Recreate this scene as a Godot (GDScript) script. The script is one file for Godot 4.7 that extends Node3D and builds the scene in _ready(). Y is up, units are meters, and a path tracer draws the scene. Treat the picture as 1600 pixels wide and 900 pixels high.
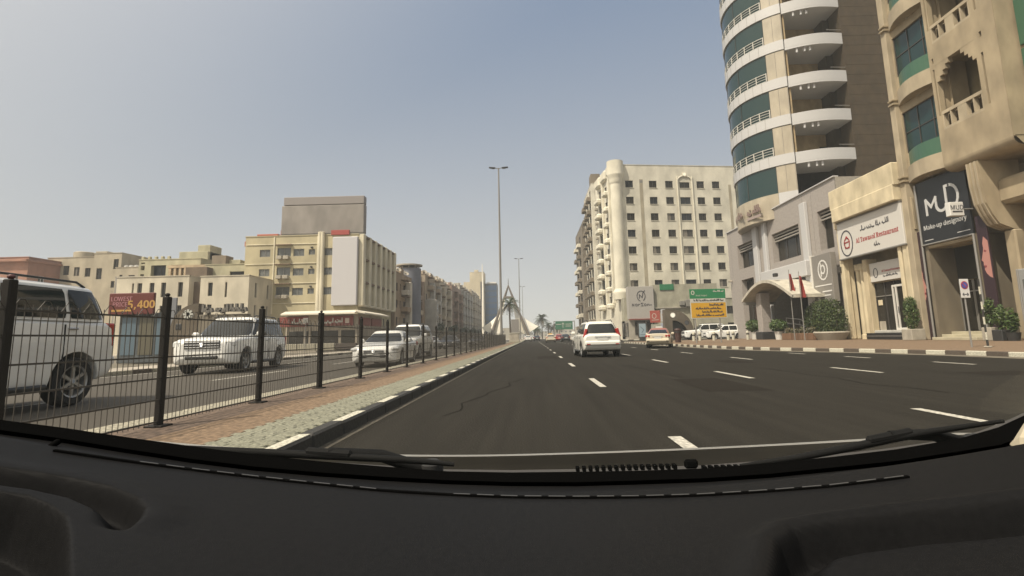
extends Node3D

const UP := Vector3.UP
var rng := RandomNumberGenerator.new()
var tex := {}
var M := {}
var used := {}
var cache := {}


class MB:
	var v := PackedVector3Array()
	var n := PackedVector3Array()
	var c := PackedColorArray()
	var tint := Color.WHITE
	var tinted := false

	func put(a: Vector3, na: Vector3) -> void:
		v.append(a)
		n.append(na)
		if tinted:
			c.append(tint)

	func tri(a: Vector3, b: Vector3, d: Vector3) -> void:
		var k := (b - a).cross(d - a).normalized()
		put(a, k); put(d, k); put(b, k)

	func tris(a: Vector3, b: Vector3, d: Vector3, na: Vector3, nb: Vector3, nd: Vector3) -> void:
		put(a, na); put(d, nd); put(b, nb)

	func quad(a: Vector3, b: Vector3, d: Vector3, e: Vector3) -> void:
		tri(a, b, d)
		tri(a, d, e)

	func box(at: Vector3, s: Vector3, r := Basis()) -> void:
		var h := s / 2
		var p := []
		for i in 8:
			p.append(at + r * Vector3(h.x if i & 1 else -h.x, h.y if i & 2 else -h.y, h.z if i & 4 else -h.z))
		quad(p[4], p[5], p[7], p[6])
		quad(p[1], p[0], p[2], p[3])
		quad(p[5], p[1], p[3], p[7])
		quad(p[0], p[4], p[6], p[2])
		quad(p[6], p[7], p[3], p[2])
		quad(p[0], p[1], p[5], p[4])

	# a box with chamfered edges: 6 faces, 12 edge strips, 8 corners
	func bbox(at: Vector3, s: Vector3, e: float, r := Basis()) -> void:
		var h := s / 2
		e = minf(e, minf(h.x, minf(h.y, h.z)) * 0.98)
		var f := func(sx: float, sy: float, sz: float, ax: int) -> Vector3:
			var q := Vector3(sx * (h.x - (0.0 if ax == 0 else e)), sy * (h.y - (0.0 if ax == 1 else e)), sz * (h.z - (0.0 if ax == 2 else e)))
			return at + r * q
		var g := [-1.0, 1.0]
		for sg in g:
			out4(at, f.call(sg, -1, -1, 0), f.call(sg, 1, -1, 0), f.call(sg, 1, 1, 0), f.call(sg, -1, 1, 0))
			out4(at, f.call(-1, sg, -1, 1), f.call(1, sg, -1, 1), f.call(1, sg, 1, 1), f.call(-1, sg, 1, 1))
			out4(at, f.call(-1, -1, sg, 2), f.call(1, -1, sg, 2), f.call(1, 1, sg, 2), f.call(-1, 1, sg, 2))
			for sh in g:
				out4(at, f.call(sg, sh, -1, 0), f.call(sg, sh, -1, 1), f.call(sg, sh, 1, 1), f.call(sg, sh, 1, 0))
				out4(at, f.call(sg, -1, sh, 0), f.call(sg, -1, sh, 2), f.call(sg, 1, sh, 2), f.call(sg, 1, sh, 0))
				out4(at, f.call(-1, sg, sh, 1), f.call(-1, sg, sh, 2), f.call(1, sg, sh, 2), f.call(1, sg, sh, 1))
				for sk in g:
					out3(at, f.call(sg, sh, sk, 0), f.call(sg, sh, sk, 1), f.call(sg, sh, sk, 2))

	func out3(mid: Vector3, a: Vector3, b: Vector3, d: Vector3) -> void:
		if (b - a).cross(d - a).dot((a + b + d) / 3.0 - mid) < 0:
			tri(a, d, b)
		else:
			tri(a, b, d)

	func out4(mid: Vector3, a: Vector3, b: Vector3, d: Vector3, e: Vector3) -> void:
		out3(mid, a, b, d)
		out3(mid, a, d, e)

	func bar(a: Vector3, b: Vector3, w: float, d: float, side := Vector3.UP) -> void:
		var z := (b - a)
		var l := z.length()
		z = z.normalized()
		if absf(z.dot(side)) > 0.98:
			side = Vector3.RIGHT
		var x := side.cross(z).normalized()
		box((a + b) / 2, Vector3(w, d, l), Basis(x, z.cross(x), z))

	func tube(pts: Array, rad, sides := 8, caps := true) -> void:
		var rows := []
		var prev := Vector3.ZERO
		for i in pts.size():
			var t: Vector3 = (pts[mini(i + 1, pts.size() - 1)] - pts[maxi(i - 1, 0)]).normalized()
			if prev == Vector3.ZERO:
				prev = t.cross(Vector3(0.31, 0.2, 0.93) if absf(t.y) > 0.9 else Vector3.UP).normalized()
			prev = (prev - t * prev.dot(t)).normalized()
			var w := t.cross(prev)
			var rr: float = rad[i] if rad is Array else rad
			var row := []
			for k in sides + 1:
				var an := TAU * k / sides
				row.append(pts[i] + (prev * cos(an) + w * sin(an)) * rr)
			rows.append(row)
		grid(rows, true)
		if caps:
			fan(rows[0], pts[0])
			var last: Array = rows[-1].duplicate()
			last.reverse()
			fan(last, pts[-1])

	func fan(row: Array, mid: Vector3) -> void:
		for k in row.size() - 1:
			tri(mid, row[k + 1], row[k])

	func grid(rows: Array, closed := false, flip := false) -> void:
		var R := rows.size()
		var C: int = rows[0].size()
		var nn := []
		for i in R:
			var line := []
			for j in C:
				var ja := j - 1
				var jb := j + 1
				if closed:
					ja = (C - 2) if j == 0 else j - 1
					jb = 1 if j == C - 1 else j + 1
				var a: Vector3 = rows[i][mini(jb, C - 1)] - rows[i][maxi(ja, 0)]
				var b: Vector3 = rows[mini(i + 1, R - 1)][j] - rows[maxi(i - 1, 0)][j]
				var k := a.cross(b)
				k = k.normalized() if k.length() > 1e-12 else Vector3.UP
				line.append(-k if flip else k)
			nn.append(line)
		for i in R - 1:
			for j in C - 1:
				var a: Vector3 = rows[i][j]
				var b: Vector3 = rows[i][j + 1]
				var d: Vector3 = rows[i + 1][j + 1]
				var e: Vector3 = rows[i + 1][j]
				if flip:
					tris(a, d, b, nn[i][j], nn[i + 1][j + 1], nn[i][j + 1])
					tris(a, e, d, nn[i][j], nn[i + 1][j], nn[i + 1][j + 1])
				else:
					tris(a, b, d, nn[i][j], nn[i][j + 1], nn[i + 1][j + 1])
					tris(a, d, e, nn[i][j], nn[i + 1][j + 1], nn[i + 1][j])

	# profile: Vector2(radius, height) along axis
	func lathe(prof: Array, at: Vector3, axis: Vector3, segs := 20, arc := TAU) -> void:
		axis = axis.normalized()
		var x := axis.cross(Vector3(0.1, 0.2, 1.0) if absf(axis.y) > 0.9 else Vector3.UP).normalized()
		var y := axis.cross(x)
		for i in prof.size() - 1:
			var p: Vector2 = prof[i]
			var q: Vector2 = prof[i + 1]
			var rows := [[], []]
			for k in segs + 1:
				var d := x * cos(arc * k / segs) + y * sin(arc * k / segs)
				rows[0].append(at + d * p.x + axis * p.y)
				rows[1].append(at + d * q.x + axis * q.y)
			grid(rows, arc == TAU)

	# polygon (Vector2 list, counterclockwise) in the plane o + x*px + y*py, extruded backwards by depth
	func prism(poly: PackedVector2Array, o: Vector3, px: Vector3, py: Vector3, depth: float) -> void:
		var z := px.cross(py).normalized()
		var idx := Geometry2D.triangulate_polygon(poly)
		var q := func(i: int, back: bool) -> Vector3: return o + px * poly[i].x + py * poly[i].y - (z * depth if back else Vector3.ZERO)
		for t in range(0, idx.size(), 3):
			var a: Vector3 = q.call(idx[t], false)
			var b: Vector3 = q.call(idx[t + 1], false)
			var d: Vector3 = q.call(idx[t + 2], false)
			if (b - a).cross(d - a).dot(z) < 0:
				var s := b
				b = d
				d = s
			tri(a, b, d)
			tri(a - z * depth, d - z * depth, b - z * depth)
		var area := 0.0
		for i in poly.size():
			area += poly[i].cross(poly[(i + 1) % poly.size()])
		for i in poly.size():
			var j := (i + 1) % poly.size()
			if area > 0:
				quad(q.call(i, true), q.call(j, true), q.call(j, false), q.call(i, false))
			else:
				quad(q.call(j, true), q.call(i, true), q.call(i, false), q.call(j, false))

	func mesh() -> ArrayMesh:
		var a := []
		a.resize(Mesh.ARRAY_MAX)
		a[Mesh.ARRAY_VERTEX] = v
		a[Mesh.ARRAY_NORMAL] = n
		if tinted:
			a[Mesh.ARRAY_COLOR] = c
		var m := ArrayMesh.new()
		if v.size():
			m.add_surface_from_arrays(Mesh.PRIMITIVE_TRIANGLES, a)
		return m


func numbered(called: String) -> String:
	var k: int = used.get(called, 0)
	used[called] = k + 1
	return called if k == 0 else "%s_%03d" % [called, k]


func tag(o: Node, label := "", category := "", group := "", kind := "") -> Node:
	if label: o.set_meta("label", label)
	if category: o.set_meta("category", category)
	if group: o.set_meta("group", group)
	if kind: o.set_meta("kind", kind)
	return o


func thing(called: String, label: String, category: String, at := Vector3.ZERO, turn := 0.0, group := "") -> Node3D:
	var o := Node3D.new()
	o.name = numbered(called)
	add_child(o)
	o.position = at
	o.rotation.y = turn
	tag(o, label, category, group)
	return o


func obj(called: String, m, material: Material, parent: Node = self, at := Transform3D()) -> MeshInstance3D:
	var o := MeshInstance3D.new()
	o.mesh = m.mesh() if m is MB else m
	o.material_override = material
	o.transform = at
	if parent == self:
		o.name = numbered(called)
		add_child(o)
	else:
		var k := "_n_" + called
		var c: int = parent.get_meta(k, 0)
		parent.set_meta(k, c + 1)
		o.name = called if c == 0 else "%s_%03d" % [called, c]
		parent.add_child(o)
	return o


func struct(called: String, m, material: Material, parent: Node = self, at := Transform3D()) -> MeshInstance3D:
	var o := obj(called, m, material, parent, at)
	o.set_meta("kind", "structure")
	return o


func noise(called: String, freq: float, lo: float, hi: float, size := 512, octaves := 4, kind := FastNoiseLite.TYPE_SIMPLEX_SMOOTH, normal := false, bump := 4.0) -> Texture2D:
	if tex.has(called):
		return tex[called]
	var f := FastNoiseLite.new()
	f.seed = 7 + tex.size()
	f.frequency = freq
	f.noise_type = kind
	f.fractal_octaves = octaves
	var t := NoiseTexture2D.new()
	t.width = size
	t.height = size
	t.seamless = true
	t.noise = f
	if normal:
		t.as_normal_map = true
		t.bump_strength = bump
	else:
		var g := Gradient.new()
		g.set_color(0, Color(lo, lo, lo))
		g.set_color(1, Color(hi, hi, hi))
		t.color_ramp = g
	tex[called] = t
	return t


# a colour given as a real-world (linear) base colour
func mat(called: String, lin: Color, rough := 0.8, albedo: Texture2D = null, scale := Vector3.ONE, bump: Texture2D = null, height := 1.0, metal := 0.0) -> StandardMaterial3D:
	if M.has(called):
		return M[called]
	var m := StandardMaterial3D.new()
	m.resource_name = called
	m.albedo_color = lin.linear_to_srgb()
	m.roughness = rough
	m.metallic = metal
	if albedo or bump:
		m.uv1_triplanar = true
		m.uv1_world_triplanar = true
		m.uv1_scale = scale
	if albedo:
		m.albedo_texture = albedo
	if bump:
		m.heightmap_enabled = true
		m.heightmap_texture = bump
		m.heightmap_scale = height
	M[called] = m
	return m


func L(r: float, g: float, b: float) -> Color:
	return Color(r, g, b)


func stucco(called: String, lin: Color, k := 0.11) -> StandardMaterial3D:
	return mat(called, lin, 0.85, noise("stain", 0.012, 0.72, 1.0, 512, 5), Vector3(k, k * 0.55, k))


func glossy(called: String, lin: Color, rough := 0.08, coat := 0.0, metal := 0.0) -> StandardMaterial3D:
	var m := mat(called, lin, rough, null, Vector3.ONE, null, 1.0, metal)
	if coat > 0.0:
		m.clearcoat_enabled = true
		m.clearcoat = coat
		m.clearcoat_roughness = 0.04
	return m


# ---- buildings ----
func grid_ops(u0: float, du: float, nu: int, v0: float, dv: float, nv: int, w: float, h: float) -> Array:
	var a := []
	for j in nv:
		for i in nu:
			a.append(Rect2(u0 + du * i, v0 + dv * j, w, h))
	return a


func frame_at(o: Vector3, ux: Vector3, u := 0.0, v := 0.0, back := 0.0) -> Transform3D:
	var z := ux.cross(UP)
	return Transform3D(Basis(ux, UP, z), o + ux * u + UP * v - z * back)


func facade_mesh(W: float, H: float, ops: Array, depth: float, v0 := 0.0) -> MB:
	var b := MB.new()
	var us := [0.0, W]
	var vs := [v0, H]
	for r in ops:
		for q in [r.position.x, r.end.x]:
			if not us.has(q) and q > 0 and q < W: us.append(q)
		for q in [r.position.y, r.end.y]:
			if not vs.has(q) and q > v0 and q < H: vs.append(q)
	us.sort()
	vs.sort()
	for j in vs.size() - 1:
		if vs[j + 1] - vs[j] < 0.001: continue
		var run := -1
		for i in us.size():
			var open := i == us.size() - 1
			if not open:
				var c := Vector2((us[i] + us[i + 1]) / 2, (vs[j] + vs[j + 1]) / 2)
				for r in ops:
					if r.has_point(c):
						open = true
						break
			if open:
				if run >= 0:
					b.quad(Vector3(us[run], vs[j], 0), Vector3(us[i], vs[j], 0), Vector3(us[i], vs[j + 1], 0), Vector3(us[run], vs[j + 1], 0))
				run = -1
			elif run < 0:
				run = i
	for r in ops:
		var x0: float = r.position.x
		var x1: float = r.end.x
		var y0: float = r.position.y
		var y1: float = r.end.y
		var k := -depth
		b.quad(Vector3(x0, y0, k), Vector3(x0, y0, 0), Vector3(x0, y1, 0), Vector3(x0, y1, k))
		b.quad(Vector3(x1, y0, 0), Vector3(x1, y0, k), Vector3(x1, y1, k), Vector3(x1, y1, 0))
		b.quad(Vector3(x0, y0, k), Vector3(x1, y0, k), Vector3(x1, y0, 0), Vector3(x0, y0, 0))
		b.quad(Vector3(x0, y1, 0), Vector3(x1, y1, 0), Vector3(x1, y1, k), Vector3(x0, y1, k))
	return b


func window(parent: Node, at: Transform3D, w: float, h: float, fm: Material, gm: Material, nx := 2, ny := 1, bar := 0.06) -> MeshInstance3D:
	var key := "win%.2f_%.2f_%d_%d_%.2f" % [w, h, nx, ny, bar]
	if not cache.has(key):
		var f := MB.new()
		for i in nx + 1:
			var x := clampf(w * i / nx, bar / 2, w - bar / 2)
			f.box(Vector3(x, h / 2, 0.03), Vector3(bar, h, 0.06))
		for j in ny + 1:
			var y := clampf(h * j / ny, bar / 2, h - bar / 2)
			f.box(Vector3(w / 2, y, 0.028), Vector3(w - 0.002, bar, 0.054))
		var p := MB.new()
		p.box(Vector3(w / 2, h / 2, -0.01), Vector3(w - 0.004, h - 0.004, 0.03))
		cache[key] = [f.mesh(), p.mesh()]
	var o := obj("window", cache[key][0], fm, parent, at)
	# what stands behind the glass differs from window to window: bare, curtained, brown, grey
	if gm == M.dark_glass or gm == M.brown_glass:
		gm = [gm, gm, gm, M.curtain_glass, M.brown_glass, M.slate_glass][rng.randi_range(0, 5)]
	obj("pane", cache[key][1], gm, o)
	if gm == M.curtain_glass and w > 0.9:
		var c := MB.new()
		c.box(Vector3(w * 0.27, h * 0.5, 0.007), Vector3(w * 0.4, h - 0.14, 0.004))
		obj("curtain", c, M.curtain, o)
	return o


func facade(parent: Node, o: Vector3, ux: Vector3, W: float, H: float, ops: Array, wm: Material, fm: Material, gm: Material, depth := 0.18, nx := 2, ny := 1, v0 := 0.0) -> void:
	obj("wall", facade_mesh(W, H, ops, depth, v0), wm, parent, frame_at(o, ux))
	for r in ops:
		window(parent, frame_at(o, ux, r.position.x, r.position.y, depth), r.size.x, r.size.y, fm, gm, nx, ny)


# a block w wide (local x from 0), d deep (local z from 0 to -d), h high, with openings on three sides
func block(p: Node, at: Vector3, w: float, d: float, h: float, wm: Material, front: Array, right: Array, left: Array, fm: Material, gm: Material, depth := 0.18, parapet := 0.6) -> void:
	facade(p, at, Vector3.RIGHT, w, h, front, wm, fm, gm, depth)
	facade(p, at + Vector3(w, 0, 0), Vector3.FORWARD, d, h, right, wm, fm, gm, depth)
	facade(p, at + Vector3(0, 0, -d), Vector3.BACK, d, h, left, wm, fm, gm, depth)
	var b := MB.new()
	b.quad(at + Vector3(w, 0, -d), at + Vector3(0, 0, -d), at + Vector3(0, h, -d), at + Vector3(w, h, -d))
	obj("wall", b, wm, p)
	var r := MB.new()
	r.box(at + Vector3(w / 2, h - parapet - 0.15, -d / 2), Vector3(w - 0.02, 0.3, d - 0.02))
	obj("roof", r, wm, p)
	var t := 0.2
	var q := MB.new()
	q.box(at + Vector3(w / 2, h + 0.04, -t / 2 + 0.04), Vector3(w + 0.12, 0.1, t + 0.08))
	q.box(at + Vector3(w / 2, h + 0.042, -d + t / 2), Vector3(w + 0.12, 0.1, t + 0.08))
	q.box(at + Vector3(t / 2 - 0.02, h + 0.038, -d / 2), Vector3(t + 0.08, 0.1, d))
	q.box(at + Vector3(w - t / 2 + 0.02, h + 0.036, -d / 2), Vector3(t + 0.08, 0.1, d))
	obj("parapet_coping", q, wm, p)


func slab(p: Node, called: String, at: Vector3, s: Vector3, m: Material, bevel := 0.0) -> MeshInstance3D:
	var b := MB.new()
	if bevel > 0.0:
		b.bbox(at, s, bevel)
	else:
		b.box(at, s)
	return obj(called, b, m, p)


func letters(p: Node, called: String, text: String, height: float, m: Material, at: Transform3D, depth := 0.02, font := "Droid Sans", weight := 400, squeeze := 1.0) -> MeshInstance3D:
	var t := TextMesh.new()
	var f := SystemFont.new()
	f.font_names = PackedStringArray([font])
	f.font_weight = weight
	t.font = f
	t.text = text
	t.font_size = 32
	t.pixel_size = height / 32.0 * 1.35
	t.depth = depth
	var a := at
	a.basis = Basis(a.basis.x * squeeze, a.basis.y, a.basis.z)
	return obj(called, t, m, p, a)


# strokes of a sign, each a list of Vector2 in the plane of the transform
func strokes(p: Node, called: String, lines: Array, w: float, m: Material, at: Transform3D, depth := 0.02) -> MeshInstance3D:
	var b := MB.new()
	for l in lines:
		for i in l.size() - 1:
			var a: Vector2 = l[i]
			var c: Vector2 = l[i + 1]
			var d := (c - a).normalized() * w * 0.42
			b.bar(Vector3(a.x - d.x, a.y - d.y, depth / 2 + 0.0007 * (i % 2)), Vector3(c.x + d.x, c.y + d.y, depth / 2 + 0.0007 * (i % 2)), depth, w, Vector3(0, 0, 1).cross(Vector3(d.x, d.y, 0)).normalized())
	return obj(called, b, m, p, at)


# flowing joined lettering in the manner of the Arabic lines on the signs
func script_line(w: float, h: float, seed_: int) -> Array:
	var r := RandomNumberGenerator.new()
	r.seed = seed_
	var out := []
	var x := w
	while x > h * 0.6:
		var word := h * r.randf_range(1.2, 2.6)
		word = minf(word, x)
		var l := []
		var k := 0.0
		while k < word:
			var up := r.randf()
			l.append(Vector2(x - k, 0))
			if up > 0.72:
				l.append(Vector2(x - k - h * 0.04, h * 0.95))
				l.append(Vector2(x - k - h * 0.08, 0))
			elif up > 0.4:
				l.append(Vector2(x - k - h * 0.12, h * 0.34))
				l.append(Vector2(x - k - h * 0.24, 0))
			else:
				l.append(Vector2(x - k - h * 0.18, -h * 0.22))
				l.append(Vector2(x - k - h * 0.3, 0))
			k += h * r.randf_range(0.28, 0.5)
		out.append(l)
		if r.randf() > 0.4:
			var dx := x - word * r.randf_range(0.2, 0.8)
			out.append([Vector2(dx, h * 0.55), Vector2(dx - h * 0.1, h * 0.55)])
		x -= word + h * 0.5
	return out


func ring(n: int, a: float, b: float, c := Vector2.ZERO, t0 := 0.0, t1 := TAU) -> Array:
	var l := []
	for i in n + 1:
		var t := t0 + (t1 - t0) * i / n
		l.append(c + Vector2(cos(t) * a, sin(t) * b))
	return l


# ---- vehicles: front at local -z, x to the right, origin on the ground in the middle ----
func curve_at(keys: Array, z: float, k: int) -> float:
	var n := keys.size()
	if z <= keys[0][0]: return keys[0][k]
	if z >= keys[n - 1][0]: return keys[n - 1][k]
	var i := 0
	while z > keys[i + 1][0]: i += 1
	var p: Array = keys[maxi(i - 1, 0)]
	var a: Array = keys[i]
	var b: Array = keys[i + 1]
	var q: Array = keys[mini(i + 2, n - 1)]
	var h: float = b[0] - a[0]
	var t: float = (z - a[0]) / h
	var m0: float = (b[k] - p[k]) / maxf(b[0] - p[0], 0.001) * h
	var m1: float = (q[k] - a[k]) / maxf(q[0] - a[0], 0.001) * h
	var dd: float = b[k] - a[k]
	m0 = clampf(m0, minf(0.0, 3 * dd), maxf(0.0, 3 * dd))
	m1 = clampf(m1, minf(0.0, 3 * dd), maxf(0.0, 3 * dd))
	return a[k] * (2 * t * t * t - 3 * t * t + 1) + m0 * (t * t * t - 2 * t * t + t) + b[k] * (-2 * t * t * t + 3 * t * t) + m1 * (t * t * t - t * t)


func body_mesh(s: Dictionary) -> ArrayMesh:
	var keys: Array = s.body
	var z0: float = keys[0][0]
	var z1: float = keys[-1][0]
	var arch: float = s.wheel + 0.09
	var zs := []
	var N := 34
	for i in N + 1:
		zs.append(lerpf(z0, z1, i / float(N)))
	for zw in [s.axle_front, s.axle_rear]:
		for i in 17:
			zs.append(zw + arch * cos(PI * i / 16.0))
		zs.append(zw + arch + 0.004)
		zs.append(zw - arch - 0.004)
	for kk in keys: zs.append(kk[0])
	zs.sort()
	var rows := []
	for z in zs:
		var yb := curve_at(keys, z, 1)
		var yt := curve_at(keys, z, 2)
		var w := curve_at(keys, z, 3)
		var ya := yb
		for zw in [s.axle_front, s.axle_rear]:
			var dz: float = absf(z - zw)
			if dz < arch:
				ya = maxf(yb, s.wheel + sqrt(arch * arch - dz * dz))
		var crown: float = s.get("crown", 0.035)
		var half := [Vector2(0, yt + crown), Vector2(0.4 * w, yt + crown * 0.85), Vector2(0.72 * w, yt + crown * 0.45), Vector2(0.88 * w, yt + 0.0), Vector2(0.95 * w, yt - 0.035), Vector2(0.985 * w, yt - 0.1), Vector2(1.0 * w, lerpf(yt, yb, 0.35)), Vector2(0.998 * w, lerpf(yt, yb, 0.5)), Vector2(0.985 * w, lerpf(yt, yb, 0.62)), Vector2(0.99 * w, lerpf(yt, yb, 0.7)), Vector2(0.985 * w, yb + 0.12), Vector2(0.96 * w, yb + 0.04), Vector2(0.93 * w, yb), Vector2(0.6 * w, yb), Vector2(0, yb)]
		for i in range(6, half.size()):
			half[i].y = maxf(half[i].y, ya)
			if half[i].y == ya and ya > yb and i < 12:
				half[i].x = 1.002 * w
		var row := []
		for i in half.size():
			row.append(Vector3(half[i].x, half[i].y, z))
		for i in range(half.size() - 2, -1, -1):
			row.append(Vector3(-half[i].x, half[i].y, z))
		rows.append(row)
	var b := MB.new()
	b.grid(rows, true, true)
	var c0 := Vector3.ZERO
	for e in [0, -1]:
		var row: Array = rows[e].duplicate()
		c0 = Vector3(0, (row[0].y + row[14].y) / 2, row[0].z)
		if e == -1: row.reverse()
		for k in row.size() - 1:
			b.tri(c0, row[k], row[k + 1])
	return b.mesh()


func cab(s: Dictionary, y: float) -> Dictionary:
	var t: float = clampf((y - s.belt) / (s.roof - s.belt), 0.0, 1.0)
	var bow := t * t
	return {"f": lerpf(s.cab_f[0], s.cab_f[1], t), "r": lerpf(s.cab_r[0], s.cab_r[1], lerpf(t, bow, s.get("cab_bow", 0.3))), "w": lerpf(s.cab_w[0], s.cab_w[1], lerpf(t, bow, 0.35))}


func cab_point(s: Dictionary, y: float, where: String, q: float, out: float) -> Vector3:
	var c := cab(s, y)
	var n := 6.0
	var a: float = (c.r - c.f) / 2 + out
	var zc: float = (c.r + c.f) / 2
	var w: float = c.w + out
	if where == "side":
		var k: float = clampf(absf((q - zc) / a), 0.0, 0.999)
		return Vector3(w * pow(1 - pow(k, n), 1 / n), y, q)
	var x: float = q * w
	var d: float = a * pow(1 - pow(absf(q) * 0.999, n), 1 / n)
	return Vector3(x, y, zc - d if where == "front" else zc + d)


func cabin_mesh(s: Dictionary) -> ArrayMesh:
	var rows := []
	var n := 6.0
	var list := []
	for i in 9:
		list.append([s.belt + (s.roof - s.belt) * i / 8.0, 1.0])
	list.append_array([[s.roof + 0.035, 0.965], [s.roof + 0.06, 0.9], [s.roof + 0.08, 0.75], [s.roof + 0.092, 0.45], [s.roof + 0.095, 0.0]])
	for e in list:
		var c := cab(s, e[0])
		var a: float = (c.r - c.f) / 2
		var zc: float = (c.r + c.f) / 2
		if e[1] < 1.0:
			a *= lerpf(e[1], 1.0, 0.35) if e[1] > 0.5 else e[1]
		var row := []
		for k in 49:
			var t := TAU * k / 48.0
			var x := signf(cos(t)) * pow(absf(cos(t)), 2 / n)
			var z := signf(sin(t)) * pow(absf(sin(t)), 2 / n)
			row.append(Vector3(x * c.w * e[1], e[0], zc - z * a))
		rows.append(row)
	var b := MB.new()
	b.grid(rows, true)
	return b.mesh()


func pane_grid(s: Dictionary, where: String, q0b: float, q1b: float, q0t: float, q1t: float, yb: float, yt: float, side := 1.0, out := 0.012) -> MB:
	var rows := []
	for i in 7:
		var t := i / 6.0
		var row := []
		for j in 15:
			var u := j / 14.0
			# round the corners of the pane a little
			var e := 0.0
			if i == 0 or i == 6: e = 0.03
			var uu := lerpf(e, 1 - e, u)
			var q := lerpf(lerpf(q0b, q1b, uu), lerpf(q0t, q1t, uu), t)
			var p := cab_point(s, lerpf(yb, yt, t), where, q, out)
			p.x *= side
			row.append(p)
		rows.append(row)
	var b := MB.new()
	var flip: bool = (where == "side" and side > 0) == true
	if where == "front": flip = true
	if where == "side": flip = side < 0
	if where == "side" and side > 0: flip = true
	b.grid(rows, false, flip)
	# the normals must look outward
	var mid := Vector3(0, b.v[0].y, (s.cab_f[0] + s.cab_r[0]) / 2)
	if b.n[0].dot(b.v[0] - mid) < 0:
		b = MB.new()
		b.grid(rows, false, not flip)
	return b


func wheel_meshes(r: float, w: float) -> Array:
	var key := "wheel%.2f_%.2f" % [r, w]
	if not cache.has(key):
		var t := MB.new()
		var k := r * 0.66
		t.lathe([Vector2(k, -w / 2 + 0.01), Vector2(r * 0.9, -w / 2), Vector2(r * 0.975, -w / 2 + 0.025), Vector2(r, -w / 2 + 0.06), Vector2(r, w / 2 - 0.06), Vector2(r * 0.975, w / 2 - 0.025), Vector2(r * 0.9, w / 2), Vector2(k, w / 2 - 0.01)], Vector3.ZERO, Vector3.RIGHT, 28)
		var m := MB.new()
		m.lathe([Vector2(k * 0.2, w / 2 - 0.03), Vector2(k * 0.16, w / 2 - 0.015), Vector2(0, w / 2 - 0.012)], Vector3.ZERO, Vector3.RIGHT, 12)
		m.lathe([Vector2(k * 0.9, -w / 2 + 0.02), Vector2(k, -w / 2 + 0.005), Vector2(k, w / 2 - 0.005), Vector2(k * 0.9, w / 2 - 0.02), Vector2(k * 0.88, 0)], Vector3.ZERO, Vector3.RIGHT, 28)
		for i in 6:
			var d := Vector3(0, cos(TAU * i / 6), sin(TAU * i / 6))
			var side := Vector3.RIGHT.cross(d)
			m.box(d * k * 0.52 + Vector3(w / 2 - 0.045, 0, 0), Vector3(0.03, k * 0.86, k * 0.2), Basis(Vector3.RIGHT, d, side))
		var h := MB.new()
		h.lathe([Vector2(k * 0.88, 0.0), Vector2(0, 0.001)], Vector3.ZERO, Vector3.RIGHT, 20)
		cache[key] = [t.mesh(), m.mesh(), h.mesh()]
	return cache[key]


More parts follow.
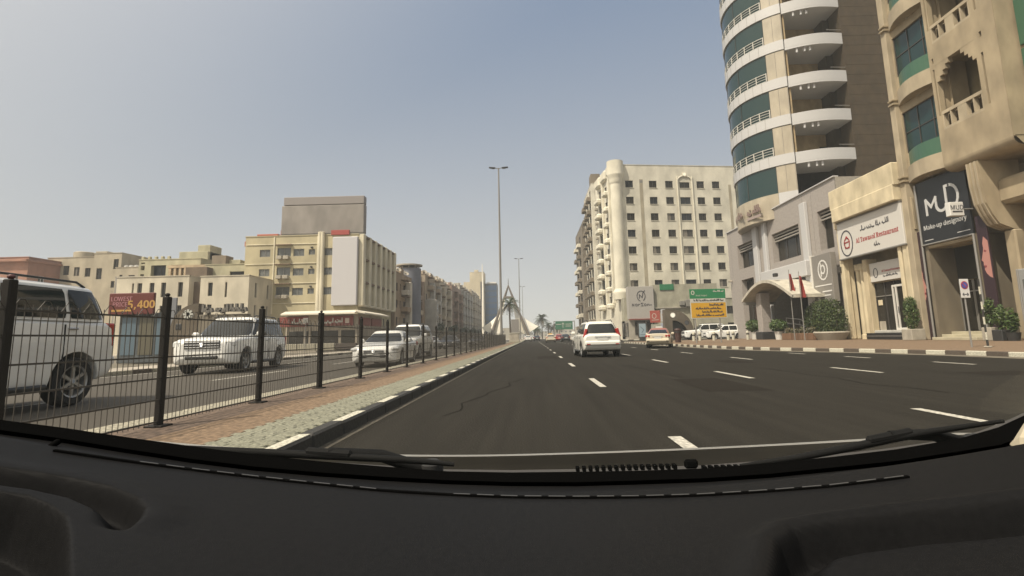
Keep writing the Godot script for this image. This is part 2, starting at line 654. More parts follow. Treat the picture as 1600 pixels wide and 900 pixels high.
func car(called: String, label: String, category: String, group: String, at: Vector3, turn: float, s: Dictionary, paint: Material, roof_paint: Material = null) -> Node3D:
	var t := thing(called, label, category, at, turn, group)
	var sc: float = s.get("scale", 1.0)
	var k: String = s.kind
	var small: bool = s.get("small", false)
	if not cache.has(k):
		cache[k] = [body_mesh(s), cabin_mesh(s)]
	obj("body", cache[k][0], paint, t)
	obj("cabin", cache[k][1], roof_paint if roof_paint else paint, t)
	var g: Material = M.car_glass
	var y0: float = s.belt + 0.045
	var y1: float = s.roof - 0.03
	var c0 := cab(s, y0)
	var c1 := cab(s, y1)
	obj("windscreen", pane_grid(s, "front", -0.9, 0.9, -0.87, 0.87, y0, y1), g, t)
	obj("rear_window", pane_grid(s, "rear", -0.84, 0.84, -0.8, 0.8, y0 + s.get("rear_lift", 0.02), y1 - 0.02), g, t)
	var posts: Array = s.posts
	for side in [-1.0, 1.0]:
		var ab: float = c0.f + s.get("a_post", 0.2)
		var atop: float = c1.f + s.get("a_post", 0.2) * 0.7
		for i in posts.size() + 1:
			var qb: float = ab if i == 0 else posts[i - 1] + 0.035
			var qt: float = atop if i == 0 else posts[i - 1] + 0.035
			var rb: float = c0.r - s.get("d_post", 0.25) if i == posts.size() else posts[i] - 0.035
			var rt: float = c1.r - s.get("d_post", 0.25) * 0.8 if i == posts.size() else posts[i] - 0.035
			obj("side_window", pane_grid(s, "side", qb, rb, qt, rt, y0, y1, side), g, t)
	var ww: float = s.get("wheel_w", 0.25)
	var wm := wheel_meshes(s.wheel, ww)
	for zw in [s.axle_front, s.axle_rear]:
		for side in [-1.0, 1.0]:
			var hw := curve_at(s.body, zw, 3)
			var wn := Node3D.new()
			wn.position = Vector3(side * (hw - ww / 2 - 0.015), s.wheel, zw)
			wn.rotation.y = 0.0 if side > 0 else PI
			var kc: int = t.get_meta("_wheels", 0)
			t.set_meta("_wheels", kc + 1)
			wn.name = "wheel" if kc == 0 else "wheel_%03d" % kc
			t.add_child(wn)
			obj("tyre", wm[0], M.tyre, wn)
			obj("rim", wm[1], M.rim, wn)
			obj("hub", wm[2], M.dark_metal, wn)
	var und := MB.new()
	und.box(Vector3(0, s.wheel + 0.12, (s.axle_front + s.axle_rear) / 2), Vector3(s.width - 2 * ww - 0.18, s.wheel * 1.25, s.axle_rear - s.axle_front + s.wheel * 2.1))
	obj("underbody", und, M.underbody, t)
	if small:
		return t
	var zf: float = s.body[0][0]
	var zr: float = s.body[-1][0]
	for side in [-1.0, 1.0]:
		var hl := MB.new()
		var lp: Vector3 = s.headlight
		var ls: Vector3 = s.headlight_size
		hl.bbox(Vector3(side * lp.x, lp.y, lp.z), ls, 0.05, Basis(UP, side * -s.get("light_turn", 0.42)))
		obj("headlight", hl, M.lamp_glass, t)
		var tl := MB.new()
		var tp: Vector3 = s.taillight
		tl.bbox(Vector3(side * tp.x, tp.y, tp.z), s.taillight_size, 0.03, Basis(Vector3.BACK, side * s.get("tail_lean", 0.0)) * Basis(UP, side * s.get("tail_turn", 0.3)))
		obj("tail_light", tl, M.tail_red, t)
		var mi := MB.new()
		var mp := Vector3(side * (cab(s, s.belt).w + 0.12), s.belt + 0.1, s.cab_f[0] + s.get("mirror_back", 0.42))
		mi.bbox(mp, Vector3(0.23, 0.17, 0.12), 0.05)
		mi.bar(mp, mp + Vector3(-side * 0.16, -0.05, 0.02), 0.05, 0.04)
		obj("mirror", mi, roof_paint if false else paint, t)
		for q in s.handles:
			var h := MB.new()
			var hw2 := curve_at(s.body, q, 3)
			h.bbox(Vector3(side * (hw2 + 0.008), s.belt - 0.13, q), Vector3(0.035, 0.035, 0.2), 0.012)
			obj("door_handle", h, M.chrome, t)
		for q in s.seams:
			var e := MB.new()
			var top := lerpf(s.belt, curve_at(s.body, q, 1), 0.05)
			for i in 6:
				var ya := lerpf(s.belt - 0.06, curve_at(s.body, q, 1) + 0.14, i / 6.0)
				var yb := lerpf(s.belt - 0.06, curve_at(s.body, q, 1) + 0.14, (i + 1) / 6.0)
				e.bar(Vector3(side * (curve_at(s.body, q, 3) - 0.004), ya, q), Vector3(side * (curve_at(s.body, q, 3) - 0.004), yb, q), 0.02, 0.012, Vector3.RIGHT)
			obj("door_gap", e, M.rubber, t)
		if s.has("rails"):
			var rl := MB.new()
			var rx: float = cab(s, s.roof).w * 0.86
			rl.tube([Vector3(side * rx, s.roof + 0.06, s.rails[0]), Vector3(side * rx, s.roof + 0.13, s.rails[0] + 0.18), Vector3(side * rx, s.roof + 0.135, (s.rails[0] + s.rails[1]) / 2), Vector3(side * rx, s.roof + 0.13, s.rails[1] - 0.18), Vector3(side * rx, s.roof + 0.05, s.rails[1])], 0.022, 6)
			obj("roof_rail", rl, M.dark_metal, t)
		var sill := MB.new()
		sill.bbox(Vector3(side * (s.width / 2 - 0.03), curve_at(s.body, 0, 1) + 0.02, (s.axle_front + s.axle_rear) / 2), Vector3(0.1, 0.09, s.axle_rear - s.axle_front - 2 * s.wheel - 0.25), 0.03)
		obj("side_step", sill, M.trim, t)
	# front: grille with bars, lower intake, fog lamps, bumper lip, plate
	var gp: Vector3 = s.grille
	var gs: Vector3 = s.grille_size
	var gr := MB.new()
	gr.bbox(gp, gs, 0.04)
	var gn := obj("grille", gr, M.trim, t)
	for i in 3:
		var bb := MB.new()
		bb.bbox(gp + Vector3(0, gs.y * (i - 1) * 0.3, -gs.z / 2), Vector3(gs.x * 0.96, gs.y * 0.13, 0.03), 0.012)
		obj("grille_bar", bb, M.chrome, gn)
	var emblem := MB.new()
	emblem.lathe([Vector2(0.07, 0), Vector2(0.07, 0.02), Vector2(0.0, 0.03)], gp + Vector3(0, 0, -gs.z / 2 - 0.01), Vector3.FORWARD, 16)
	obj("emblem", emblem, M.chrome, gn)
	var lowi := MB.new()
	lowi.bbox(Vector3(0, s.body[0][1] + 0.02, zf + 0.045), Vector3(s.width * 0.5, 0.12, 0.16), 0.03)
	obj("lower_intake", lowi, M.trim, t)
	for side in [-1.0, 1.0]:
		var fg := MB.new()
		fg.bbox(Vector3(side * s.width * 0.36, s.body[0][1] + 0.07, zf + 0.1), Vector3(0.2, 0.1, 0.1), 0.03, Basis(UP, -side * 0.4))
		obj("fog_lamp", fg, M.trim, t)
	var fp := MB.new()
	fp.bbox(Vector3(0, s.get("plate_y", 0.55), zf - 0.015), Vector3(0.5, 0.13, 0.03), 0.008)
	obj("number_plate", fp, M.plate, t)
	# back: bumper, plate, tailgate handle bar, wiper
	var rb2 := MB.new()
	rb2.bbox(Vector3(0, s.body[-1][1] + 0.13, zr - 0.02), Vector3(s.width * 0.9, 0.24, 0.2), 0.07)
	obj("rear_bumper", rb2, s.get("bumper_mat", paint), t)
	var rp := MB.new()
	rp.bbox(Vector3(0, s.get("rear_plate_y", 0.8), zr + 0.012), Vector3(0.5, 0.13, 0.03), 0.008)
	obj("number_plate", rp, M.plate, t)
	var th := MB.new()
	th.bbox(Vector3(0, s.get("rear_plate_y", 0.8) + 0.11, zr + 0.02), Vector3(0.75, 0.05, 0.05), 0.02)
	obj("tailgate_trim", th, M.chrome, t)
	for side in [-1.0, 1.0]:
		var ex := MB.new()
		ex.bbox(Vector3(side * s.width * 0.36, s.body[-1][1] + 0.09, zr + 0.06), Vector3(0.2, 0.07, 0.05), 0.02)
		obj("reflector", ex, M.tail_red if s.has("red_reflectors") else M.trim, t)
	if sc != 1.0:
		t.scale = Vector3.ONE * sc
	return t


func suv_spec() -> Dictionary:
	return {"kind": "suv", "width": 1.98, "wheel": 0.39, "wheel_w": 0.27, "axle_front": -1.58, "axle_rear": 1.5, "crown": 0.045,
		"body": [[-2.58, 0.52, 0.98, 0.66], [-2.54, 0.4, 1.06, 0.8], [-2.44, 0.34, 1.1, 0.9], [-2.2, 0.31, 1.14, 0.965], [-1.3, 0.3, 1.2, 0.985], [-0.9, 0.3, 1.22, 0.99], [1.2, 0.3, 1.24, 0.99], [2.2, 0.34, 1.22, 0.95], [2.46, 0.4, 1.18, 0.9], [2.54, 0.5, 1.12, 0.84]],
		"belt": 1.2, "roof": 1.84, "cab_f": [-1.28, -0.42], "cab_r": [2.5, 2.14], "cab_w": [0.95, 0.76], "posts": [0.36, 1.42], "a_post": 0.24, "d_post": 0.3, "rear_lift": 0.04,
		"headlight": Vector3(0.77, 0.96, -2.42), "headlight_size": Vector3(0.36, 0.22, 0.2), "light_turn": 0.5, "taillight": Vector3(0.83, 1.02, 2.41), "taillight_size": Vector3(0.14, 0.36, 0.2),
		"grille": Vector3(0, 0.94, -2.55), "grille_size": Vector3(1.1, 0.27, 0.12), "handles": [0.12, 1.2], "seams": [-0.72, 0.36, 1.42], "rails": [-0.3, 1.95], "plate_y": 0.62, "rear_plate_y": 0.98, "mirror_back": 0.5}


func sedan_spec() -> Dictionary:
	return {"kind": "sedan", "width": 1.83, "wheel": 0.33, "wheel_w": 0.22, "axle_front": -1.42, "axle_rear": 1.36, "crown": 0.04,
		"body": [[-2.42, 0.42, 0.66, 0.6], [-2.38, 0.28, 0.73, 0.74], [-2.26, 0.22, 0.79, 0.84], [-1.95, 0.2, 0.85, 0.9], [-1.0, 0.2, 0.93, 0.915], [0.3, 0.2, 0.96, 0.915], [1.3, 0.2, 0.99, 0.91], [2.0, 0.24, 1.01, 0.87], [2.3, 0.3, 1.0, 0.8], [2.4, 0.42, 0.95, 0.72]],
		"belt": 0.93, "roof": 1.36, "cab_f": [-1.12, -0.18], "cab_r": [1.86, 0.92], "cab_w": [0.84, 0.62], "posts": [0.22], "a_post": 0.3, "d_post": 0.42, "cab_bow": 0.5,
		"headlight": Vector3(0.7, 0.7, -2.2), "headlight_size": Vector3(0.34, 0.14, 0.36), "light_turn": 0.75, "taillight": Vector3(0.68, 0.86, 2.28), "taillight_size": Vector3(0.36, 0.16, 0.22), "tail_turn": 0.5,
		"grille": Vector3(0, 0.62, -2.38), "grille_size": Vector3(0.8, 0.13, 0.12), "handles": [0.05, 0.95], "seams": [-0.78, 0.22, 1.12], "plate_y": 0.45, "rear_plate_y": 0.72, "mirror_back": 0.55}


func crossover_spec() -> Dictionary:
	return {"kind": "crossover", "width": 1.86, "wheel": 0.35, "wheel_w": 0.23, "axle_front": -1.34, "axle_rear": 1.32, "crown": 0.04,
		"body": [[-2.2, 0.45, 0.8, 0.66], [-2.14, 0.32, 0.9, 0.8], [-1.95, 0.27, 0.97, 0.88], [-1.1, 0.26, 1.05, 0.92], [0.4, 0.26, 1.08, 0.925], [1.5, 0.28, 1.08, 0.915], [2.0, 0.34, 1.06, 0.88], [2.12, 0.44, 1.02, 0.84], [2.16, 0.52, 0.96, 0.8]],
		"belt": 1.05, "roof": 1.6, "cab_f": [-1.1, -0.3], "cab_r": [2.06, 1.72], "cab_w": [0.87, 0.67], "posts": [0.3, 1.2], "a_post": 0.24, "d_post": 0.28, "rear_lift": 0.02,
		"headlight": Vector3(0.72, 0.86, -2.02), "headlight_size": Vector3(0.34, 0.18, 0.24), "light_turn": 0.6, "taillight": Vector3(0.765, 1.12, 1.97), "taillight_size": Vector3(0.13, 0.42, 0.2), "tail_lean": 0.28,
		"grille": Vector3(0, 0.8, -2.16), "grille_size": Vector3(0.9, 0.16, 0.1), "handles": [0.05, 0.98], "seams": [-0.7, 0.3, 1.2], "rails": [-0.1, 1.6], "plate_y": 0.5, "rear_plate_y": 0.84, "mirror_back": 0.5, "red_reflectors": true}


func van_spec() -> Dictionary:
	return {"kind": "van", "width": 2.06, "wheel": 0.41, "wheel_w": 0.27, "axle_front": -1.6, "axle_rear": 1.9, "crown": 0.045,
		"body": [[-2.7, 0.5, 1.0, 0.7], [-2.64, 0.4, 1.12, 0.86], [-2.4, 0.34, 1.22, 0.97], [-1.4, 0.34, 1.4, 1.02], [0.0, 0.34, 1.46, 1.03], [1.6, 0.34, 1.46, 1.02], [2.5, 0.42, 1.44, 0.99], [2.74, 0.5, 1.38, 0.95], [2.8, 0.6, 1.3, 0.9]],
		"belt": 1.43, "roof": 2.0, "cab_f": [-1.5, -0.7], "cab_r": [2.76, 2.5], "cab_w": [1.0, 0.88], "posts": [0.5, 1.66], "a_post": 0.24, "d_post": 0.28,
		"headlight": Vector3(0.8, 0.98, -2.52), "headlight_size": Vector3(0.36, 0.24, 0.2), "light_turn": 0.5, "taillight": Vector3(0.9, 1.2, 2.66), "taillight_size": Vector3(0.12, 0.44, 0.18),
		"grille": Vector3(0, 0.96, -2.66), "grille_size": Vector3(1.1, 0.3, 0.12), "handles": [0.28, 1.75], "seams": [-0.62, 0.5, 1.6], "scale": 1.05, "rails": [-0.3, 2.2], "plate_y": 0.6, "rear_plate_y": 0.98, "mirror_back": 0.5}


func _ready() -> void:
	rng.seed = 11
	# camera: 1 m above the road behind the windscreen of the car we sit in
	var cam := Camera3D.new()
	cam.name = "Camera"
	cam.projection = Camera3D.PROJECTION_FRUSTUM
	cam.near = 0.05
	cam.far = 4000.0
	cam.size = 2.0 * 0.5625 * cam.near
	cam.frustum_offset = Vector2(-0.0363, -0.0442) * cam.near
	cam.position = Vector3(0, 1, 0)
	cam.rotation_degrees = Vector3(8, 0, -1.5)
	add_child(cam)
	cam.current = true
	# air, sky, sun
	var env := Environment.new()
	env.background_mode = Environment.BG_SKY
	var sky := ProceduralSkyMaterial.new()
	sky.sky_top_color = L(0.106, 0.187, 0.337).linear_to_srgb()
	sky.sky_horizon_color = L(0.594, 0.60, 0.575).linear_to_srgb()
	sky.sky_curve = 0.33
	sky.sky_energy_multiplier = 1.0
	sky.ground_bottom_color = L(0.2, 0.18, 0.15).linear_to_srgb()
	sky.ground_horizon_color = L(0.5, 0.47, 0.4).linear_to_srgb()
	sky.sun_angle_max = 84.0
	sky.sun_curve = 1.02
	env.sky = Sky.new()
	env.sky.sky_material = sky
	env.tonemap_mode = Environment.TONE_MAPPER_LINEAR
	env.tonemap_exposure = 1.12
	env.sdfgi_enabled = true
	env.ssao_enabled = true
	env.ssil_enabled = true
	env.fog_enabled = true
	env.fog_density = 0.0008
	env.fog_light_color = Color(0.84, 0.855, 0.86)
	var we := WorldEnvironment.new()
	we.name = "Air"
	we.environment = env
	add_child(we)
	var sun := DirectionalLight3D.new()
	sun.name = "Sun"
	sun.light_color = Color(1.0, 0.957, 0.88)
	sun.light_energy = 1.55
	sun.light_angular_distance = 0.5
	sun.shadow_enabled = true
	add_child(sun)
	sun.look_at_from_position(Vector3.ZERO, Vector3(0.43, -0.82, -0.38))

	materials()
	setting()
	right_side()
	left_side()
	median()
	far_end()
	traffic()
	own_car()


func materials() -> void:
	var grain := noise("grain", 0.06, 0.0, 1.0, 512, 3)
	noise("stain", 0.012, 0.80, 1.0, 512, 5)
	noise("fine_stain", 0.02, 0.9, 1.0, 512, 4)
	noise("worn", 0.05, 0.55, 1.0, 512, 4)
	var patch := noise("patch", 0.01, 0.78, 1.0, 1024, 6)
	var asphalt := mat("asphalt", L(0.048, 0.0435, 0.0355), 0.88, noise("speckle", 0.22, 0.62, 1.0, 1024, 3), Vector3(0.9, 0.9, 0.9), grain, 0.6)
	# second layer: tyre-polished and oil-darkened streaks that run along the lanes
	var streak := noise("streak", 0.03, 0.84, 1.0, 1024, 5)
	asphalt.detail_enabled = true
	asphalt.detail_albedo = streak
	asphalt.detail_blend_mode = BaseMaterial3D.BLEND_MODE_MUL
	asphalt.detail_uv_layer = BaseMaterial3D.DETAIL_UV_2
	asphalt.uv2_triplanar = true
	asphalt.uv2_world_triplanar = true
	asphalt.uv2_scale = Vector3(0.11, 0.11, 0.0042)
	M.asphalt.metallic_specular = 0.2
	mat("asphalt_gutter", L(0.17, 0.148, 0.108), 0.9, patch, Vector3(0.3, 0.3, 0.1), grain, 0.5)
	mat("road_paint", L(0.74, 0.7, 0.6), 0.7, noise("worn", 0.05, 0.55, 1.0, 512, 4), Vector3(0.6, 0.6, 0.6))
	mat("sand", L(0.40, 0.35, 0.27), 0.95, noise("stain", 0.012, 0.7, 1.0), Vector3(0.05, 0.05, 0.05), grain, 1.0)
	mat("far_paving", L(0.43, 0.38, 0.31), 0.9, noise("stain", 0.012, 0.7, 1.0), Vector3(0.1, 0.1, 0.1))
	mat("red_paving", L(0.29, 0.195, 0.118), 0.9, noise("worn", 0.05, 0.55, 1.0), Vector3(0.45, 0.45, 0.45), noise("cell", 0.05, 0.0, 1.0, 512, 2, FastNoiseLite.TYPE_CELLULAR), 0.6)
	mat("brown_paving", L(0.2, 0.14, 0.1), 0.9, noise("worn", 0.05, 0.55, 1.0), Vector3(0.4, 0.4, 0.4), noise("cell", 0.05, 0.0, 1.0), 0.6)
	mat("grey_paving", L(0.30, 0.295, 0.215), 0.9, noise("worn", 0.05, 0.55, 1.0), Vector3(0.5, 0.5, 0.5))
	for i in 3:
		mat("paver_%d" % i, L(0.33, 0.325, 0.24) * [1.0, 0.92, 1.06][i], 0.88, noise("worn", 0.05, 0.55, 1.0), Vector3(0.9, 0.9, 0.9), grain, 0.3)
	mat("kerb_white", L(0.8, 0.765, 0.62), 0.75, noise("worn", 0.05, 0.55, 1.0), Vector3(0.9, 0.9, 0.9))
	mat("kerb_black", L(0.05, 0.047, 0.042), 0.75, noise("worn", 0.05, 0.55, 1.0), Vector3(0.9, 0.9, 0.9))
	mat("kerb_brown", L(0.14, 0.11, 0.085), 0.8, noise("worn", 0.05, 0.55, 1.0), Vector3(0.9, 0.9, 0.9))
	mat("kerb_cream", L(0.5, 0.46, 0.35), 0.8, noise("worn", 0.05, 0.55, 1.0), Vector3(0.7, 0.7, 0.7))
	mat("concrete", L(0.42, 0.38, 0.31), 0.88, noise("stain", 0.012, 0.7, 1.0), Vector3(0.2, 0.12, 0.2), grain, 0.4)
	mat("fence_paint", L(0.016, 0.014, 0.012), 0.6).metallic_specular = 0.3
	mat("wire_paint", L(0.05, 0.044, 0.036), 0.6)
	mat("galvanised", L(0.30, 0.29, 0.27), 0.45, null, Vector3.ONE, null, 1.0, 0.5)
	mat("pole_grey", L(0.20, 0.19, 0.175), 0.55)
	mat("dark_metal", L(0.03, 0.03, 0.03), 0.45)
	mat("chrome", L(0.55, 0.55, 0.55), 0.2, null, Vector3.ONE, null, 1.0, 0.9)
	mat("rim", L(0.34, 0.34, 0.33), 0.35, null, Vector3.ONE, null, 1.0, 0.6)
	mat("tyre", L(0.018, 0.017, 0.016), 0.9)
	mat("rubber", L(0.015, 0.015, 0.015), 0.8)
	mat("trim", L(0.022, 0.022, 0.022), 0.5)
	mat("underbody", L(0.012, 0.012, 0.012), 0.95)
	mat("plate", L(0.55, 0.54, 0.5), 0.5)
	glossy("car_glass", L(0.014, 0.016, 0.016), 0.04)
	glossy("lamp_glass", L(0.5, 0.5, 0.48), 0.06, 0.8)
	glossy("tail_red", L(0.33, 0.02, 0.015), 0.12, 0.6)
	glossy("white_paint", L(0.72, 0.71, 0.67), 0.28, 0.7)
	glossy("white_paint_warm", L(0.66, 0.65, 0.59), 0.3, 0.7)
	glossy("silver_paint", L(0.36, 0.36, 0.35), 0.3, 0.7)
	glossy("beige_paint", L(0.55, 0.48, 0.36), 0.3, 0.7)
	glossy("red_paint", L(0.36, 0.03, 0.025), 0.3, 0.7)
	glossy("black_paint", L(0.012, 0.013, 0.016), 0.2, 0.8)
	glossy("dark_glass", L(0.012, 0.017, 0.017), 0.05)
	glossy("curtain_glass", L(0.06, 0.055, 0.047), 0.12)
	glossy("slate_glass", L(0.022, 0.026, 0.03), 0.08)
	mat("curtain", L(0.17, 0.15, 0.12), 0.6)
	glossy("green_glass", L(0.012, 0.036, 0.036), 0.06)
	glossy("brown_glass", L(0.03, 0.027, 0.022), 0.1)
	glossy("grey_glass", L(0.11, 0.115, 0.11), 0.12)
	glossy("blue_glass", L(0.02, 0.055, 0.12), 0.08)
	mat("window_frame_white", L(0.6, 0.58, 0.53), 0.5)
	mat("window_frame_dark", L(0.05, 0.045, 0.04), 0.5)
	mat("window_frame_grey", L(0.2, 0.19, 0.17), 0.5)
	for q in ["dark_glass", "brown_glass", "slate_glass", "curtain_glass"]:
		M[q].metallic_specular = 0.32
	M.dark_glass.albedo_color = L(0.022, 0.019, 0.014).linear_to_srgb()
	var leaf := mat("leaf", L(0.045, 0.085, 0.02), 0.55)
	leaf.backlight_enabled = true
	leaf.backlight = L(0.05, 0.09, 0.02).linear_to_srgb()
	leaf.vertex_color_use_as_albedo = true
	leaf.albedo_color = Color.WHITE
	mat("bark", L(0.13, 0.10, 0.07), 0.95, noise("worn", 0.05, 0.55, 1.0), Vector3(1, 3, 1), grain, 2.0)


# strips of ground: sheets a few millimetres above one another
func sheet(called: String, pts: Array, y: float, m: Material, parent: Node = self) -> MeshInstance3D:
	var poly := PackedVector2Array()
	for p in pts:
		poly.append(Vector2(p[0], -p[1]))
	var b := MB.new()
	var idx := Geometry2D.triangulate_polygon(poly)
	for t in range(0, idx.size(), 3):
		var a := Vector3(pts[idx[t]][0], y, pts[idx[t]][1])
		var c := Vector3(pts[idx[t + 1]][0], y, pts[idx[t + 1]][1])
		var d := Vector3(pts[idx[t + 2]][0], y, pts[idx[t + 2]][1])
		if (c - a).cross(d - a).y < 0:
			b.tri(a, d, c)
		else:
			b.tri(a, c, d)
	return struct(called, b, m, parent)


func raised(called: String, pts: Array, y: float, m: Material) -> MeshInstance3D:
	var b := MB.new()
	var poly := PackedVector2Array()
	for p in pts:
		poly.append(Vector2(p[0], -p[1]))
	b.prism(poly, Vector3(0, y, 0), Vector3.RIGHT, Vector3.FORWARD, y + 0.05)
	return struct(called, b, m)


const KERB := [[15.2, 2.0], [15.2, -14.0], [14.9, -18.0], [14.2, -21.5], [13.2, -24.5], [12.3, -27.5], [11.8, -31.0], [11.6, -36.0], [11.5, -45.0], [11.5, -66.0]]


func kerb_row(parent: Node, line: Array, block: float, h: float, w: float, mats: Array, top: Material = null) -> void:
	var left := 0.0
	var k := 0
	var total := 0.0
	for i in line.size() - 1:
		total += Vector2(line[i][0], line[i][1]).distance_to(Vector2(line[i + 1][0], line[i + 1][1]))
	var point := func(s: float) -> Vector2:
		for i in line.size() - 1:
			var a := Vector2(line[i][0], line[i][1])
			var b := Vector2(line[i + 1][0], line[i + 1][1])
			var l := a.distance_to(b)
			if s <= l or i == line.size() - 2:
				return a.lerp(b, s / l)
			s -= l
		return Vector2.ZERO
	var key := "kerb%.2f_%.2f_%.2f" % [block, h, w]
	if not cache.has(key):
		var list := []
		for v in 3:
			var b := MB.new()
			b.bbox(Vector3(0, h / 2 - 0.01, 0), Vector3(w, h + 0.02, block - [0.012, 0.018, 0.014][v]), 0.022)
			list.append(b.mesh())
		cache[key] = list
	while left + block <= total:
		var a: Vector2 = point.call(left)
		var b: Vector2 = point.call(left + block)
		var m := (a + b) / 2
		var d := (b - a).normalized()
		var o := obj("kerb_stone", cache[key][k % 3], mats[k % mats.size()], parent, Transform3D(Basis(UP, atan2(d.x, d.y)), Vector3(m.x, rng.randf_range(-0.006, 0.004), m.y)))
		o.rotation.y += rng.randf_range(-0.006, 0.006)
		if top and k % 2 == 0:
			if not cache.has("kerb_top"):
				var pt := MB.new()
				pt.bbox(Vector3(-0.004, h + 0.002, 0), Vector3(w - 0.05, 0.006, block - 0.03), 0.002)
				pt.box(Vector3(w / 2 - 0.012, h - 0.01, 0), Vector3(0.012, 0.022, block - 0.04), Basis(Vector3.BACK, 0.785))
				cache["kerb_top"] = pt.mesh()
			obj("painted_top", cache["kerb_top"], top, o)
		left += block
		k += 1


func setting() -> void:
	sheet("ground", [[-1500, 60], [1500, 60], [1500, -2500], [-1500, -2500]], -0.03, M.sand)
	sheet("road", [[-2.2, 20], [15.2, 20]] + KERB.slice(0) + [[11.5, -92], [11, -260], [-2.2, -260]], 0.0, M.asphalt)
	sheet("side_road", [[11.5, -66], [60, -66], [60, -92], [11.5, -92]], -0.004, M.asphalt)
	sheet("opposite_road", [[-4.7, 20], [-4.7, -260], [-15.4, -260], [-15.4, 20]], -0.002, mat("asphalt_pale", L(0.088, 0.075, 0.056), 0.9, tex.speckle, Vector3(0.7, 0.7, 0.7)))
	# lighter gutter along the right kerb
	var inner := []
	for p in KERB:
		inner.append([p[0] - (0.75 if p[1] > -40 else 0.55), p[1]])
	inner.reverse()
	sheet("gutter", KERB + inner, 0.004, M.asphalt_gutter)
	# lane markings
	var paint := MB.new()
	var dash := func(called: String, x: float, z0: float, z1: float, w := 0.13) -> void:
		var b := MB.new()
		var dx: float = 0.0
		b.quad(Vector3(x - w / 2 + dx, 0.005, z0), Vector3(x + w / 2 + dx, 0.005, z0), Vector3(x + w / 2, 0.005, z1), Vector3(x - w / 2, 0.005, z1))
		struct(called, b, M.road_paint)
	for i in 16:
		dash.call("lane_marking", 1.36, -3.1 - 7.15 * i, -5.2 - 7.15 * i)
		dash.call("lane_marking", 4.72, -4.3 - 7.0 * i, -6.55 - 7.0 * i)
	for i in 14:
		dash.call("lane_marking", 7.9, -4.9 - 6.95 * i, -6.9 - 6.95 * i)
	for i in 5:
		dash.call("lane_marking", 11.5, -5.2 - 4.2 * i, -6.6 - 4.2 * i)
	for i in 9:
		dash.call("lane_marking", -9.3, -6.0 - 9.1 * i, -10.6 - 9.1 * i, 0.14)
		dash.call("lane_marking", -12.4, -8.0 - 9.1 * i, -11.4 - 9.1 * i, 0.12)
	# sealed cracks, patches and dust on the carriageway
	for e in [[3.0, -9.0, 1.1, 2.6], [6.4, -17.0, 0.9, 1.8], [9.2, -10.5, 1.4, 1.0], [0.2, -24.0, 1.0, 3.5]]:
		sheet("asphalt_patch", [[e[0], e[1]], [e[0] + e[2], e[1] + 0.06], [e[0] + e[2] - 0.05, e[1] - e[3]], [e[0] + 0.04, e[1] - e[3] + 0.05]], 0.003, mat("asphalt_dark", L(0.034, 0.03, 0.025), 0.92, tex.speckle, Vector3(0.9, 0.9, 0.9)))
		M.asphalt_dark.metallic_specular = 0.15
	for e in [[-1.2, -7.0, 0.5], [3.4, -12.0, 0.2], [6.3, -8.0, -0.4], [9.9, -18.0, 0.3], [2.6, -30.0, 0.1]]:
		var cr := MB.new()
		var q := Vector3(e[0], 0.0035, e[1])
		for j in 12:
			var q2: Vector3 = q + Vector3(rng.randf_range(-0.16, 0.16) + e[2] * 0.1, 0, -rng.randf_range(0.3, 0.7))
			cr.quad(q + Vector3(-0.016, 0, 0), q + Vector3(0.016, 0, 0), q2 + Vector3(0.016, 0, 0), q2 + Vector3(-0.016, 0, 0))
			q = q2
		struct("sealed_crack", cr, mat("bitumen", L(0.016, 0.015, 0.013), 0.9))
		M.bitumen.metallic_specular = 0.08
	sheet("joint_line", [[-2.1, 10], [-1.98, 10], [-1.98, -110], [-2.1, -110]], 0.0032, mat("gutter_dust", L(0.11, 0.095, 0.07), 0.95, tex.worn, Vector3(0.5, 0.5, 0.2)))
	dash.call("edge_line", -5.12, 10.0, -110.0, 0.14)
	dash.call("edge_line", -14.9, 10.0, -110.0, 0.12)
	# pavements
	var rp := KERB.duplicate()
	raised("right_pavement", [[60, 2]] + rp.map(func(p): return [p[0] + 0.15, p[1]]) + [[60, -66]], 0.14, M.red_paving)
	var k := Node3D.new()
	k.name = "right_kerb"
	add_child(k)
	k.set_meta("kind", "structure")
	kerb_row(k, rp.map(func(p): return [p[0] + 0.075, p[1]]), 0.74, 0.155, 0.15, [M.kerb_white, M.kerb_brown])
	var k2 := Node3D.new()
	k2.name = "far_right_kerb"
	add_child(k2)
	k2.set_meta("kind", "structure")
	kerb_row(k2, [[45, -92.1], [12.0, -92.1], [11.6, -92.6], [11.5, -140]], 1.0, 0.155, 0.15, [M.kerb_white, M.kerb_brown])
	raised("far_right_pavement", [[90, -92.2], [12.1, -92.2], [11.65, -92.7], [11.65, -260], [90, -260]], 0.14, M.far_paving)
	# far side of the opposite road: kerb, pale paving, second kerb
	var k3 := Node3D.new()
	k3.name = "far_left_kerb"
	add_child(k3)
	k3.set_meta("kind", "structure")
	kerb_row(k3, [[-15.45, -6], [-15.45, -120]], 1.0, 0.16, 0.16, [M.kerb_cream, M.kerb_cream, M.kerb_brown])
	raised("left_pavement", [[-15.5, 10], [-15.5, -260], [-18.2, -260], [-18.2, 10]], 0.14, M.far_paving)
	sheet("service_road", [[-18.2, 10], [-18.2, -260], [-23.4, -260], [-23.4, -66], [-60, -66], [-60, 10]], -0.003, M.asphalt_gutter)
	var k4 := Node3D.new()
	k4.name = "service_kerb"
	add_child(k4)
	k4.set_meta("kind", "structure")
	kerb_row(k4, [[-18.2, -14], [-18.2, -80]], 1.0, 0.16, 0.16, [M.kerb_cream, M.kerb_brown])
	raised("building_pavement", [[-23.4, -56], [-23.4, -260], [-90, -260], [-90, -56]], 0.18, M.far_paving)


